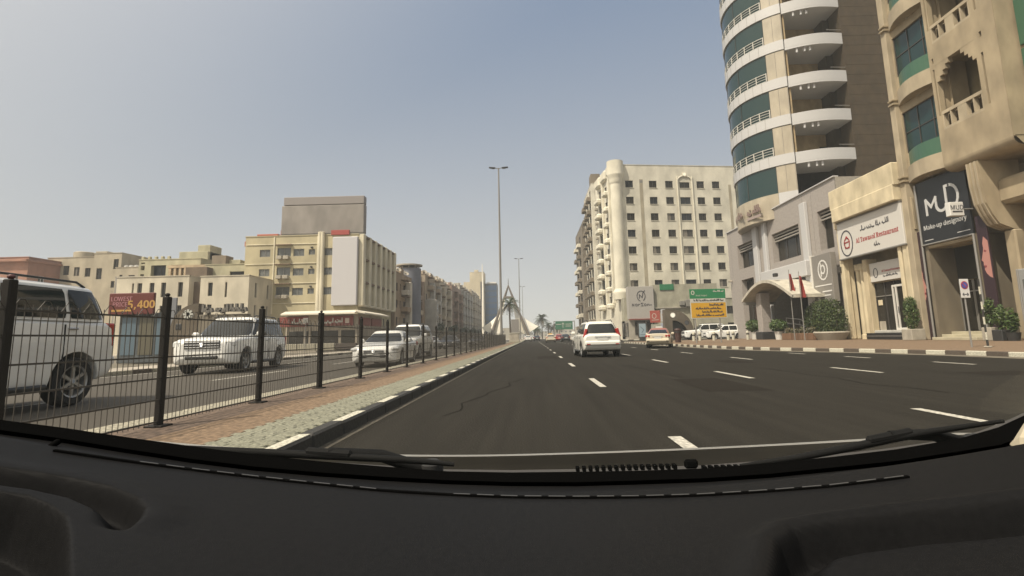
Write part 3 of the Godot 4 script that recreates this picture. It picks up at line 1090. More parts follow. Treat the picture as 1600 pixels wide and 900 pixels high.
# many leaf-sized faces spread through a lumpy volume
func foliage(called: String, p: Node, blobs: Array, count: int, size: float, seed_: int, base := Color(0.05, 0.085, 0.022)) -> MeshInstance3D:
	var r := RandomNumberGenerator.new()
	r.seed = seed_
	var b := MB.new()
	b.tinted = true
	var total := 0.0
	for s in blobs: total += s[1].x * s[1].y * s[1].z
	for s in blobs:
		var rad: Vector3 = s[1]
		for i in int(count * rad.x * rad.y * rad.z / total):
			var d := Vector3(r.randfn(), r.randfn(), r.randfn()).normalized()
			var q: Vector3 = s[0] + d * rad * pow(r.randf_range(0.15, 1.0), 0.4)
			var t := Vector3(r.randfn(), r.randfn() + 0.5, r.randfn()).normalized()
			var u := t.cross(d + Vector3(r.randfn(), r.randfn(), r.randfn()) * 0.6).normalized()
			var l := size * r.randf_range(0.6, 1.4)
			var k := r.randf_range(0.6, 1.5)
			b.tint = Color(base.r * k * r.randf_range(0.85, 1.3), base.g * k, base.b * k * r.randf_range(0.7, 1.2))
			b.quad(q - t * l, q + u * l * 0.42, q + t * l, q - u * l * 0.42)
	return obj(called, b, M.leaf, p)


func pot_plant(label: String, category: String, at: Vector3, pot: String, pw: float, ph: float, blobs: Array, count: int, leaf: float, seed_: int, pm: Material, group := "") -> void:
	var t := thing("potted_plant", label, category, at, 0.0, group)
	var b := MB.new()
	if pot == "round":
		b.lathe([Vector2(0, 0), Vector2(pw * 0.38, 0), Vector2(pw * 0.5, ph), Vector2(pw * 0.44, ph), Vector2(pw * 0.42, ph * 0.9), Vector2(0, ph * 0.9)], Vector3.ZERO, UP, 18)
	else:
		b.bbox(Vector3(0, ph / 2, 0), Vector3(pw, ph, pw), 0.03)
	obj("pot", b, pm, t)
	var st := MB.new()
	for i in 4:
		var a := TAU * i / 4.0 + seed_
		st.tube([Vector3(0, ph * 0.85, 0), Vector3(cos(a) * 0.1, ph + 0.25, sin(a) * 0.1), blobs[i % blobs.size()][0] + Vector3(cos(a), 0, sin(a)) * 0.15], [0.02, 0.016, 0.008], 5)
	obj("stem", st, M.bark, t)
	foliage("foliage", t, blobs, count, leaf, seed_)


func right_side() -> void:
	makeup_building()
	restaurant()
	tower()
	hotel()
	street_things()


func makeup_building() -> void:
	var st := stucco("mud_stucco", L(0.40, 0.325, 0.215))
	var st2 := stucco("mud_beam", L(0.46, 0.385, 0.27))
	var inner := stucco("mud_inner", L(0.40, 0.33, 0.2))
	var green := mat("green_panel", L(0.045, 0.115, 0.07), 0.35)
	var t := thing("apartment_building", "beige stucco apartment building with stepped arch balconies above the black shop sign", "building", Vector3(27, 0.14, -35.6), -PI / 2)
	var H := 46.0
	# core wall set back, and the street pier at the left edge
	var ops := []
	for k in 6:
		ops.append(Rect2(0.62, 13.05 + 5.75 * k, 3.9, 3.0))
	facade(t, Vector3(0, 10.9, 0.1), Vector3.RIGHT, 5.0, H - 10.9, ops.map(func(r): return Rect2(r.position.x, r.position.y - 10.9, r.size.x, r.size.y)), st, M.window_frame_dark, M.green_glass, 0.15, 3, 2)
	slab(t, "pier", Vector3(0.26, H / 2, -0.2), Vector3(0.52, H, 1.3), st2, 0.03)
	slab(t, "pier", Vector3(0.42, 8.75, 0.12), Vector3(0.36, 2.3, 0.2), st, 0.03)
	for k in 6:
		var y := 10.9 + 5.75 * k
		var poly := PackedVector2Array()
		var poly2 := PackedVector2Array()
		var poly3 := PackedVector2Array()
		for i in 13:
			var q := i / 12.0
			poly.append(Vector2(lerpf(0.5, 4.75, q), -(0.15 + 0.7 * sin(PI * q))))
			poly2.append(Vector2(lerpf(0.6, 4.65, q), -(0.0 + 0.66 * sin(PI * q))))
		poly.append_array([Vector2(4.75, 1.0), Vector2(0.5, 1.0)])
		for i in 13:
			poly3.append(poly2[i])
		for i in range(12, -1, -1):
			poly3.append(poly2[i] + Vector2(0, 0.1))
		var b := MB.new()
		b.prism(poly, Vector3(0, y + 1.05, 0), Vector3.RIGHT, Vector3.FORWARD, 1.05)
		var bal := obj("balcony", b, st2, t)
		var g := MB.new()
		g.prism(poly3, Vector3(0, y + 2.15, 0), Vector3.RIGHT, Vector3.FORWARD, 1.098)
		obj("green_panel", g, green, bal)
		var lt := MB.new()
		lt.lathe([Vector2(0.0, 0.0), Vector2(0.16, 0.01), Vector2(0.18, 0.06)], Vector3(2.3, y - 0.06, 0.05), UP, 12)
		obj("ceiling_light", lt, M.concrete, bal)
		for j in 2:
			var e := MB.new()
			e.bbox(Vector3(0.35 , y + 0.18 + 0.3 * j, 0.35), Vector3(0.5, 0.13, 0.55), 0.02)
			obj("bracket", e, st, bal)
	# projecting bay with stepped arches
	var x0 := 4.6
	var x1 := 9.3
	var z := 0.95
	var bops := []
	for k in 6:
		bops.append(Rect2(5.0, 13.0 + 5.75 * k - 10.9, 2.9, 4.3))
		bops.append(Rect2(4.78, 14.0 + 5.75 * k - 10.9, 0.14, 3.1))
		bops.append(Rect2(8.2, 13.2 + 5.75 * k - 10.9, 0.14, 3.1))
		bops.append(Rect2(4.78, 17.5 + 5.75 * k - 10.9, 0.16, 0.34))
		bops.append(Rect2(8.25, 17.2 + 5.75 * k - 10.9, 0.16, 0.34))
	var face := facade_mesh(x1 - x0, H - 10.9, bops.map(func(r): return Rect2(r.position.x - x0, r.position.y, r.size.x, r.size.y)), 0.32)
	obj("bay_wall", face, st, t, frame_at(Vector3(x0, 10.9, z), Vector3.RIGHT))
	var back := MB.new()
	for s in [x0, x1]:
		var sg := 1.0 if s == x1 else -1.0
		back.box(Vector3(s - sg * 0.1, (H + 10.9) / 2, z / 2 - 0.6), Vector3(0.2, H - 10.9, z + 1.16))
	obj("bay_side", back, st, t)
	var und := MB.new()
	var rows := []
	for i in 9:
		var a := PI / 2 * i / 8.0
		rows.append([Vector3(x0 - 0.003, 10.91 - 0.5 * sin(a) , z - 0.5 * (1 - cos(a))), Vector3(x1 + 0.003, 10.91 - 0.5 * sin(a), z - 0.5 * (1 - cos(a)))])
	rows.append([Vector3(x0 - 0.003, 10.41, -2.5), Vector3(x1 + 0.003, 10.41, -2.5)])
	und.grid(rows, false, true)
	und.quad(Vector3(x0, 10.41, -2.5), Vector3(x0, 10.41, 0.4), Vector3(x0, 10.95, z - 0.1), Vector3(x0, 10.95, -2.5))
	und.quad(Vector3(x1, 10.41, 0.4), Vector3(x1, 10.41, -2.5), Vector3(x1, 10.95, -2.5), Vector3(x1, 10.95, z - 0.1))
	obj("bay_soffit", und, st, t)
	for k in 6:
		var y := 13.0 + 5.75 * k
		var lo := MB.new()
		lo.box(Vector3(6.45, y - 0.1, -0.4), Vector3(4.3, 0.18, 1.9))
		lo.box(Vector3(6.45, y + 2.4, -1.55), Vector3(4.7, 5.0, 0.12))
		var room := obj("loggia", lo, inner, t)
		slab(room, "door", Vector3(7.2, y + 1.35, -1.47), Vector3(1.5, 2.5, 0.08), M.dark_glass)
		slab(room, "ceiling", Vector3(6.45, y + 4.75, -0.4), Vector3(4.3, 0.12, 1.9), inner)
		# stepped corners of the arch
		for s in [-1.0, 1.0]:
			var c := MB.new()
			for i in 4:
				c.box(Vector3(6.45 + s * (1.45 - (0.98 - 0.24 * i) / 2), y + 4.3 - (0.14 + 0.28 * i), z - 0.162), Vector3(0.98 - 0.24 * i, 0.28, 0.31))
			obj("arch_step", c, st, t)
		# balustrade: bottom and top rail, a wide middle post, openings between balusters
		var ba := MB.new()
		ba.box(Vector3(6.45, y + 0.08, z - 0.161), Vector3(2.89, 0.16, 0.3))
		ba.box(Vector3(6.45, y + 1.12, z - 0.161), Vector3(2.89, 0.2, 0.3))
		var bn := obj("balustrade", ba, st2, t)
		for q in [[-1.4, 0.1], [-0.82, 0.09], [0.0, 0.62], [0.82, 0.09], [1.4, 0.1]]:
			slab(bn, "baluster", Vector3(6.45 + q[0], y + 0.59, z - 0.162), Vector3(q[1], 0.86, 0.28), st2)
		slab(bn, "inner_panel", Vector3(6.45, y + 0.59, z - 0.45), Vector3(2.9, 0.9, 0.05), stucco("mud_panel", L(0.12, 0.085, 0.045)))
	# green glazed wall at the far right of the frontage
	slab(t, "wall", Vector3(12.0, (H + 9.2) / 2, -0.4), Vector3(5.3, H - 9.2, 0.4), st)
	for k in 12:
		slab(t, "green_glass_panel", Vector3(11.2, 11.5 + 2.9 * k, -0.12), Vector3(3.5, 2.7, 0.14), green, 0.03)
	# ribbed corbel under the bay
	var cp := PackedVector2Array([Vector2(-1.6, 10.42), Vector2(0.75, 10.42), Vector2(0.72, 9.0), Vector2(0.6, 7.9), Vector2(0.32, 7.2), Vector2(0.0, 6.65), Vector2(-0.7, 6.35), Vector2(-1.6, 6.25)])
	var co := MB.new()
	co.prism(cp, Vector3(6.0, 0, 0), Vector3.BACK, UP, 0.75)
	var cn := obj("corbel", co, st, t)
	for i in 3:
		var cpo := PackedVector2Array()
		for q in cp: cpo.append(Vector2(q.x + 0.07, q.y - 0.0))
		var rb := MB.new()
		rb.prism(cpo, Vector3(5.97 + 0.27 * i, 0, 0), Vector3.BACK, UP, 0.11)
		obj("rib", rb, st2, cn)
	# lower wall right of the shop, beams, column
	slab(t, "wall", Vector3(10.3, 4.6, -1.8), Vector3(9.0, 9.3, 0.3), st)
	slab(t, "beam", Vector3(10.6, 8.5, -0.9), Vector3(8.0, 1.5, 1.4), st, 0.2)
	slab(t, "column", Vector3(6.5, 3.15, -1.0), Vector3(0.7, 6.3, 0.7), st, 0.08)
	slab(t, "column", Vector3(8.1, 4.0, -1.2), Vector3(0.5, 8.0, 0.5), st, 0.06)
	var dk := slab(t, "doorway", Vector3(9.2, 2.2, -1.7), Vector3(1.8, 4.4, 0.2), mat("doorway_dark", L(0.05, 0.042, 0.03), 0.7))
	slab(dk, "wall_lamp", Vector3(8.35, 3.3, -1.5), Vector3(0.2, 0.3, 0.2), M.concrete, 0.06)
	slab(t, "wall", Vector3(7.0, H / 2, -8.0), Vector3(14.0, H, 8.0), st)
	# black fascia with the silver letters
	var s := slab(t, "shop_sign", Vector3(2.95, 8.55, 0.02), Vector3(4.1, 4.3, 0.12), mat("sign_black", L(0.013, 0.014, 0.016), 0.4), 0.01)
	var silver := mat("sign_silver", L(0.5, 0.5, 0.49), 0.4)
	var f := frame_at(Vector3(1.7, 8.35, 0.083), Vector3.RIGHT)
	var arc := ring(8, 0.42, 0.42, Vector2(1.27, 0.42), PI, TAU)
	var bowl := [Vector2(0.85, 0.75)]
	bowl.append_array(arc)
	bowl.append_array([Vector2(1.69, 1.5), Vector2(2.0, 1.5)])
	bowl.append_array(ring(10, 0.62, 0.76, Vector2(2.0, 0.74), PI / 2, -PI / 2))
	bowl.append(Vector2(1.75, -0.02))
	strokes(s, "letter", [[Vector2(0, 0), Vector2(0.0, 1.0), Vector2(0.42, 0.45), Vector2(0.85, 1.0), Vector2(0.85, 0.75)]], 0.17, silver, f, 0.03)
	strokes(s, "letter", [bowl], 0.17, silver, f, 0.034)
	letters(s, "lettering", "Make-up designory", 0.3, silver, frame_at(Vector3(2.95, 7.5, 0.095), Vector3.RIGHT), 0.02)
	strokes(s, "lettering", [[Vector2(0, 0), Vector2(0.7, 0)]], 0.05, silver, frame_at(Vector3(1.2, 6.65, 0.083), Vector3.RIGHT), 0.012)
	strokes(s, "lettering", [[Vector2(2.7, 0.05), Vector2(3.6, 0.05)]], 0.05, silver, frame_at(Vector3(1.2, 6.65, 0.083), Vector3.RIGHT), 0.012)
	# silver tubes round the entrance, face panels beside it
	for x in [0.93, 5.02]:
		var tb := MB.new()
		tb.tube([Vector3(x, 0, 0.12), Vector3(x, 10.6 if x < 2 else 6.4, 0.12)], 0.07, 10)
		obj("frame_tube", tb, M.galvanised, t)
	var tb2 := MB.new()
	tb2.tube([Vector3(0.93, 6.36, 0.13), Vector3(5.02, 6.36, 0.13)], 0.06, 10)
	obj("frame_tube", tb2, M.galvanised, t)
	var purple := mat("poster_purple", L(0.03, 0.014, 0.02), 0.45)
	var skin := mat("poster_skin", L(0.42, 0.2, 0.17), 0.5)
	var lip := mat("poster_lip", L(0.2, 0.03, 0.04), 0.5)
	for i in 2:
		var xo: float = [0.16, 5.2][i]
		var yo: float = [0.0, 1.2][i]
		var pn := slab(t, "face_poster", Vector3(xo + 0.35, 3.7, 0.02), Vector3(0.7, 7.4, 0.1), purple, 0.01)
		var fx := PackedVector2Array([Vector2(0.3, 4.9), Vector2(0.42, 4.5), Vector2(0.4, 4.2), Vector2(0.5, 3.85), Vector2(0.62, 3.5), Vector2(0.5, 3.4), Vector2(0.52, 3.2), Vector2(0.45, 3.1), Vector2(0.5, 2.95), Vector2(0.4, 2.7), Vector2(0.22, 2.5), Vector2(0.04, 2.4), Vector2(0.04, 4.6)])
		if i == 1:
			for q in fx.size(): fx[q].x = 0.7 - fx[q].x
		var fm := MB.new()
		fm.prism(fx, Vector3(xo, yo, 0.076), Vector3.RIGHT, UP, 0.004)
		var fp := obj("face_print", fm, skin, pn)
		var mo := MB.new()
		mo.prism(PackedVector2Array([Vector2(0.32, 3.16), Vector2(0.5, 3.2), Vector2(0.46, 3.04), Vector2(0.34, 3.06)] if i == 0 else [Vector2(0.38, 3.16), Vector2(0.2, 3.2), Vector2(0.24, 3.04), Vector2(0.36, 3.06)]), Vector3(xo, yo, 0.08), Vector3.RIGHT, UP, 0.003)
		var ey := MB.new()
		ey.prism(PackedVector2Array([Vector2(0.2, 4.02), Vector2(0.34, 4.12), Vector2(0.4, 4.02), Vector2(0.3, 3.96)] if i == 0 else [Vector2(0.5, 4.02), Vector2(0.36, 4.12), Vector2(0.3, 4.02), Vector2(0.4, 3.96)]), Vector3(xo, yo, 0.08), Vector3.RIGHT, UP, 0.003)
		obj("mouth_print", mo, lip, pn)
		obj("eye_print", ey, lip, pn)
	# entrance recess: side walls, lintel, dark glass doors, steps
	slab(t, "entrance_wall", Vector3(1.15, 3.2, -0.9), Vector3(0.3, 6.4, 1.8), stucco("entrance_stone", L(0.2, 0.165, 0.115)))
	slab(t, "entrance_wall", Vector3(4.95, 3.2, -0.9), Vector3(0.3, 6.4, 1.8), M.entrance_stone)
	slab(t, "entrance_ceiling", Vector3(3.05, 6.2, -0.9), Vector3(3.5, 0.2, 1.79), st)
	slab(t, "transom_window", Vector3(3.05, 5.0, -1.75), Vector3(3.5, 2.2, 0.1), M.brown_glass)
	for i in 2:
		slab(t, "ceiling_lamp", Vector3(2.2 + 1.6 * i, 6.08, -0.7), Vector3(0.25, 0.06, 0.25), M.galvanised, 0.02)
	for i in 3:
		var pane := slab(t, "shop_door", Vector3(1.9 + 1.15 * i, 2.2, -1.7), Vector3(1.12, 3.3, 0.06), M.dark_glass)
		for q in [-0.53, 0.53]:
			slab(pane, "door_frame", Vector3(1.9 + 1.15 * i + q, 2.2, -1.65), Vector3(0.06, 3.3, 0.05), M.window_frame_grey)
	slab(t, "transom_bar", Vector3(3.05, 3.1, -1.62), Vector3(3.4, 0.07, 0.06), M.galvanised)
	slab(t, "window_poster", Vector3(4.1, 2.0, -1.655), Vector3(0.75, 1.0, 0.02), mat("poster_grey", L(0.2, 0.2, 0.22), 0.5))
	slab(t, "window_poster", Vector3(4.45, 2.7, -1.65), Vector3(0.35, 0.45, 0.02), M.red_paint)
	for i in 3:
		slab(t, "step", Vector3(3.05, 0.09 + 0.17 * i, -0.35 - 0.33 * i), Vector3(3.45, 0.18, 1.9 - 0.66 * i), stucco("step_cream", L(0.5, 0.45, 0.32)), 0.015)
	# cream awning and grey cabinet at the right edge
	var aw := MB.new()
	aw.prism(PackedVector2Array([Vector2(0, 0), Vector2(0.9, -0.35), Vector2(0.9, -0.95), Vector2(0.75, -0.95), Vector2(0, -0.7)]), Vector3(8.0, 5.6, -1.2), Vector3.BACK, UP, 3.2)
	obj("awning", aw, stucco("awning_cream", L(0.55, 0.48, 0.33)), t)
	# projecting box sign on a bracket
	var bs := thing("box_sign", "small white projecting box sign in front of the black shop fascia", "sign", Vector3(25.9, 0.14, -30.5))
	var bx := MB.new()
	bx.bbox(Vector3(0, 7.9, 0), Vector3(0.86, 0.86, 0.36), 0.03)
	obj("sign_box", bx, mat("sign_white", L(0.62, 0.61, 0.58), 0.5), bs)
	var ft := Transform3D(Basis(), Vector3(0.0, 7.98, 0.19))
	letters(bs, "lettering", "MUD", 0.27, mat("sign_ink", L(0.05, 0.05, 0.06), 0.5), ft, 0.012)
	strokes(bs, "lettering", [[Vector2(-0.26, 0), Vector2(0.28, 0)]], 0.07, M.sign_ink, ft.translated_local(Vector3(0, -0.24, 0)), 0.012)
	var po := MB.new()
	po.tube([Vector3(0.3, 7.9, 0), Vector3(1.1, 7.9, 0)], 0.06, 8)
	obj("bracket", po, M.galvanised, bs)


func restaurant() -> void:
	var st := stucco("cream_stucco", L(0.60, 0.50, 0.33))
	var st2 := stucco("cream_stucco_pale", L(0.68, 0.585, 0.40))
	var t := thing("restaurant_building", "low cream building with a white restaurant sign between the curved tower and the black shop", "building", Vector3(27, 0.14, -43.7), -PI / 2)
	slab(t, "parapet", Vector3(4.15, 11.85, -0.1), Vector3(7.9, 1.7, 2.0), st2, 0.06)
	slab(t, "fascia", Vector3(4.2, 10.5, -0.1), Vector3(7.6, 1.2, 2.1), st2, 0.06)
	slab(t, "fascia_end", Vector3(0.2, 10.55, -0.2), Vector3(0.4, 2.3, 1.6), st, 0.05)
	slab(t, "wall", Vector3(4.05, 5.0, -2.5), Vector3(8.0, 10.0, 0.6), st)
	slab(t, "wall", Vector3(4.05, 6.0, -8.0), Vector3(8.0, 12.4, 9.0), st)
	for x in [[0.28, 0.5], [7.8, 0.55], [7.2, 0.35]]:
		slab(t, "pier", Vector3(x[0], 4.85, 0.0), Vector3(x[1], 9.7, 0.9), st2, 0.06)
	for i in 3:
		var c := MB.new()
		c.lathe([Vector2(0.26, 0), Vector2(0.26, 0.35), Vector2(0.2, 0.4), Vector2(0.2, 5.6), Vector2(0.28, 5.75), Vector2(0.28, 6.2), Vector2(0, 6.2)], Vector3(0.85 + 0.55 * i, 0, -0.55), UP, 12)
		obj("column", c, st2, t)
	# the sign under the overhang
	var white := mat("sign_panel_white", L(0.56, 0.54, 0.5), 0.55)
	var s := slab(t, "restaurant_sign", Vector3(4.2, 8.22, 0.4), Vector3(7.7, 3.1, 0.3), white, 0.03)
	for q in [[4.2, 6.7, 7.8, 0.12], [4.2, 9.8, 7.8, 0.06]]:
		slab(s, "sign_frame", Vector3(q[0], q[1], 0.44), Vector3(q[2], q[3], 0.34), M.galvanised, 0.02)
	var red := mat("sign_red", L(0.3, 0.03, 0.03), 0.5)
	var f := frame_at(Vector3(0, 0, 0.555), Vector3.RIGHT)
	letters(s, "lettering", "Al Tawasol Restaurant", 0.37, red, f.translated_local(Vector3(5.15, 7.9, 0)), 0.02, "Droid Serif", 700, 0.86)
	strokes(s, "arabic_lettering", script_line(3.2, 0.36, 5), 0.045, M.sign_ink, f.translated_local(Vector3(3.5, 8.68, 0)), 0.02)
	strokes(s, "arabic_lettering", script_line(0.9, 0.28, 9), 0.045, M.sign_ink, f.translated_local(Vector3(4.6, 7.2, 0)), 0.02)
	strokes(s, "emblem_ring", [ring(24, 0.78, 1.05, Vector2(1.5, 7.95))], 0.1, M.sign_ink, f, 0.02)
	strokes(s, "emblem", [ring(10, 0.36, 0.42, Vector2(1.55, 7.95), 0.5, 5.2), [Vector2(1.2, 8.0), Vector2(1.9, 8.05), Vector2(1.8, 7.55), Vector2(1.3, 7.55), Vector2(1.2, 8.0)], [Vector2(1.35, 8.25), Vector2(1.55, 8.5), Vector2(1.75, 8.3)]], 0.09, red, f, 0.024)
	# second sign over the glass front
	var s2 := slab(t, "door_sign", Vector3(4.85, 5.25, -0.35), Vector3(4.3, 1.5, 0.15), white, 0.02)
	var f2 := frame_at(Vector3(0, 0, -0.27), Vector3.RIGHT)
	letters(s2, "lettering", "Al Tawasol Restaurant", 0.16, red, f2.translated_local(Vector3(5.2, 5.25, 0)), 0.012, "Droid Serif", 700, 0.9)
	strokes(s2, "arabic_lettering", script_line(1.6, 0.18, 13), 0.04, M.sign_ink, f2.translated_local(Vector3(4.2, 4.85, 0)), 0.012)
	strokes(s2, "emblem_ring", [ring(16, 0.24, 0.36, Vector2(3.4, 5.2))], 0.06, M.sign_ink, f2, 0.012)
	# glass front with the white door
	slab(t, "return_wall", Vector3(2.45, 3.2, -0.5), Vector3(0.5, 6.4, 0.9), st, 0.03)
	slab(t, "shop_ceiling", Vector3(4.9, 4.48, -1.4), Vector3(4.6, 0.1, 1.6), st)
	for i in 4:
		var g := slab(t, "shop_window", Vector3(3.25 + 1.1 * i, 2.55, -0.62), Vector3(1.06, 3.7, 0.05), M.brown_glass)
		slab(g, "mullion", Vector3(2.72 + 1.1 * i, 2.55, -0.58), Vector3(0.07, 3.7, 0.1), M.window_frame_dark)
	slab(t, "transom_bar", Vector3(4.9, 3.35, -0.57), Vector3(4.4, 0.07, 0.08), M.window_frame_grey)
	slab(t, "window_board", Vector3(3.1, 1.0, -0.575), Vector3(0.7, 0.8, 0.03), M.concrete)
	slab(t, "opening_sign", Vector3(3.15, 2.85, -0.55), Vector3(0.5, 0.42, 0.03), st2, 0.1)
	var dm: Material = M.window_frame_white
	var dr := slab(t, "shop_door", Vector3(5.6, 2.35, -0.5), Vector3(0.8, 3.0, 0.04), M.dark_glass)
	for x in [4.85, 5.18, 6.1]:
		slab(dr, "door_frame", Vector3(x, 2.35, -0.45), Vector3(0.14, 3.4, 0.1), dm, 0.01)
	for y in [4.0, 0.78]:
		slab(dr, "door_frame", Vector3(5.48, y, -0.449), Vector3(1.36, 0.16, 0.09), dm, 0.01)
	slab(dr, "door_handle", Vector3(5.3, 2.2, -0.37), Vector3(0.05, 0.5, 0.05), M.chrome, 0.01)
	slab(t, "sill", Vector3(4.85, 0.6, -0.4), Vector3(4.3, 0.2, 0.6), stucco("sill_white", L(0.6, 0.58, 0.52)), 0.02)
	slab(t, "step", Vector3(4.7, 0.25, -0.05), Vector3(4.2, 0.5, 1.1), mat("step_black", L(0.02, 0.02, 0.02), 0.4), 0.02)
	slab(t, "step_edge", Vector3(4.7, 0.27, 0.505), Vector3(4.2, 0.05, 0.03), M.galvanised)
	for i in 2:
		var pipe := MB.new()
		pipe.tube([Vector3([0.62, 7.0][i], 0.1, 0.1), Vector3([0.62, 7.0][i], 6.4, 0.1)], 0.05, 6)
		obj("drain_pipe", pipe, st, t)
	slab(t, "meter_box", Vector3(0.1, 5.9, 0.55), Vector3(0.3, 0.5, 0.25), M.window_frame_dark, 0.02)


func tower() -> void:
	var lilac := mat("podium_cladding", L(0.36, 0.325, 0.295), 0.55, tex.fine_stain, Vector3(0.3, 0.3, 0.3))
	var grey := mat("podium_grey", L(0.33, 0.305, 0.27), 0.6, tex.fine_stain, Vector3(0.3, 0.3, 0.3))
	var band := mat("band_cladding", L(0.46, 0.455, 0.45), 0.45)
	var beige := mat("pier_cladding", L(0.46, 0.40, 0.30), 0.5, noise("stain", 0.012, 0.7, 1.0), Vector3(0.15, 0.05, 0.15))
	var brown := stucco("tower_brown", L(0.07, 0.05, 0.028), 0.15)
	var t := thing("tower_building", "tall tower with a rounded corner of green glass bands over a grey podium", "building", Vector3(27, 0.14, -69), -PI / 2)
	# podium: local u = z + 69, outward = towards the road
	var W := 25.2
	var H := 14.2
	var ops := [Rect2(3.1, 8.8, 4.6, 3.1), Rect2(12.7, 8.3, 5.8, 3.2), Rect2(22.0, 8.1, 2.2, 3.7), Rect2(3.6, 1.5, 3.6, 5.9), Rect2(10.4, 0.02, 9.6, 5.6)]
	obj("podium_wall", facade_mesh(W, H, ops, 0.7), lilac, t)
	for i in 4:
		var r: Rect2 = ops[i]
		window(t, frame_at(Vector3.ZERO, Vector3.RIGHT, r.position.x, r.position.y, 0.7), r.size.x, r.size.y, M.window_frame_dark, M.dark_glass, 3 if i != 2 else 2, 1, 0.1)
		if i < 3:
			for q in 3:
				slab(t, "louvre", Vector3(r.get_center().x, r.end.y - 0.2 - 0.32 * q, -0.35), Vector3(r.size.x - 0.1, 0.14, 0.16), grey, 0.02)
	slab(t, "entrance_back", Vector3(15.2, 2.8, -4.0), Vector3(9.8, 5.8, 0.2), mat("entrance_dark", L(0.03, 0.026, 0.022), 0.5))
	for i in 5:
		slab(t, "entrance_door", Vector3(11.6 + 1.8 * i, 1.7, -3.85), Vector3(1.7, 3.2, 0.06), M.dark_glass)
	for x in [10.3, 20.1]:
		slab(t, "entrance_side", Vector3(x, 2.8, -2.4), Vector3(0.2, 5.8, 3.3), grey)
	slab(t, "entrance_ceiling", Vector3(15.2, 5.7, -2.4), Vector3(9.8, 0.12, 3.3), grey)
	slab(t, "podium_side", Vector3(W + 0.0, H / 2, -8.0), Vector3(0.1, H, 15.9), grey)
	slab(t, "podium_side", Vector3(0.0, H / 2, -8.0), Vector3(0.1, H, 15.9), grey)
	slab(t, "podium_roof", Vector3(W / 2, H - 0.9, -8.0), Vector3(W - 0.2, 0.3, 15.7), grey)
	for q in [[9.0, 0.5, 6.6], [11.4, 0.35, 3.4], [20.0, 0.45, 7.0]]:
		slab(t, "pilaster", Vector3(q[0], (13.2 + 0.0) / 2, 0.18), Vector3(q[1] * 2.2, 13.2, 0.36), band, 0.05)
	slab(t, "balcony_parapet", Vector3(15.6, 6.75, 0.5), Vector3(9.8, 1.5, 0.5), band, 0.06)
	slab(t, "security_camera", Vector3(0.6, 7.6, 0.3), Vector3(0.25, 0.25, 0.5), M.concrete, 0.06)
	slab(t, "coping", Vector3(W / 2, H + 0.05, -0.1), Vector3(W + 0.1, 0.12, 0.5), band, 0.02)
	for u in [1.0, 8.4, 19.6, 21.2]:
		slab(t, "cladding_joint", Vector3(u, 11.0, 0.004), Vector3(0.03, 6.0, 0.012), M.window_frame_grey)
	# the drum: world centre (32.4, -59.8), radius 7 -> local u 9.2, outward -5.4
	var C := Vector3(9.2, 0, -5.4)
	var R := 7.0
	# angles measured in the local plane: 0 = local +x (towards the viewer), 90 = local +z (towards the road)
	var P := func(a: float, y: float, r := R) -> Vector3: return C + Vector3(cos(deg_to_rad(a)) * r, y, sin(deg_to_rad(a)) * r)
	var wall_arc := func(a0: float, a1: float, y0: float, y1: float, r: float, n := 24) -> MB:
		var b := MB.new()
		var rows := [[], []]
		for i in n + 1:
			var a := lerpf(a0, a1, i / float(n))
			rows[0].append(P.call(a, y0, r))
			rows[1].append(P.call(a, y1, r))
		b.grid(rows, false, true)
		var th := 0.25
		for e in [[y0, true], [y1, false]]:
			var rr := [[], []]
			for i in n + 1:
				var a := lerpf(a0, a1, i / float(n))
				rr[0].append(P.call(a, e[0], r))
				rr[1].append(P.call(a, e[0], r - th))
			b.grid(rr, false, not e[1])
		return b
	var g0 := 44.5   # glass from here round to the back
	var g1 := 200.0
	var p0 := 28.5   # pier between balcony and glass
	var S := 4.4
	var y0 := 13.1
	obj("fascia", wall_arc.call(g0, g1, y0, 15.85, R + 0.06, 30), beige, t)
	obj("fascia", wall_arc.call(p0, g0 - 0.15, y0, 15.85, R + 0.062, 5), band, t)
	var so := MB.new()
	for i in 40:
		var a := lerpf(p0 - 60, g1, i / 40.0)
		var b := lerpf(p0 - 60, g1, (i + 1) / 40.0)
		so.tri(C + Vector3(0, y0 + 0.01, 0), P.call(a, y0 + 0.01), P.call(b, y0 + 0.01))
	obj("drum_soffit", so, grey, t)
	var floors := 11
	for k in floors:
		var yb := 15.85 + S * k
		var yt := yb + (3.02 if k == 0 else 3.05)
		if k > 0: yb -= 0.15
		# glass, in panels between dark joints
		var gl := obj("glass_band", wall_arc.call(g0, g1, yb, yt, R - 0.06, 36), M.green_glass, t)
		for a in [g0 + 0.2, 76.0, 108.0, 140.0]:
			var mu := MB.new()
			mu.bar(P.call(a, yb, R - 0.03), P.call(a, yt, R - 0.03), 0.05, 0.05, Vector3.RIGHT)
			obj("mullion", mu, M.window_frame_dark, gl)
		# pale band above the glass, panelled
		var bd := obj("floor_band", wall_arc.call(p0, g1, yt + 0.05, yt + 1.22, R + 0.1, 40), band, t)
		for a in range(50, 150, 9):
			var j := MB.new()
			j.bar(P.call(a, yt + 0.06, R + 0.1), P.call(a, yt + 1.21, R + 0.1), 0.025, 0.02, Vector3.RIGHT)
			obj("panel_joint", j, M.window_frame_grey, bd)
		# white railing in front of the glass, standing on the band
		var ra := MB.new()
		for e in 4:
			var pts := []
			for i in 25:
				pts.append(P.call(lerpf(g0 + 0.5, 170, i / 24.0), yt + 1.3 + 0.3 * e, R + 0.02))
			ra.tube(pts, 0.045 if e == 3 else 0.028, 5, false)
		var rn := obj("railing", ra, M.window_frame_white, t)
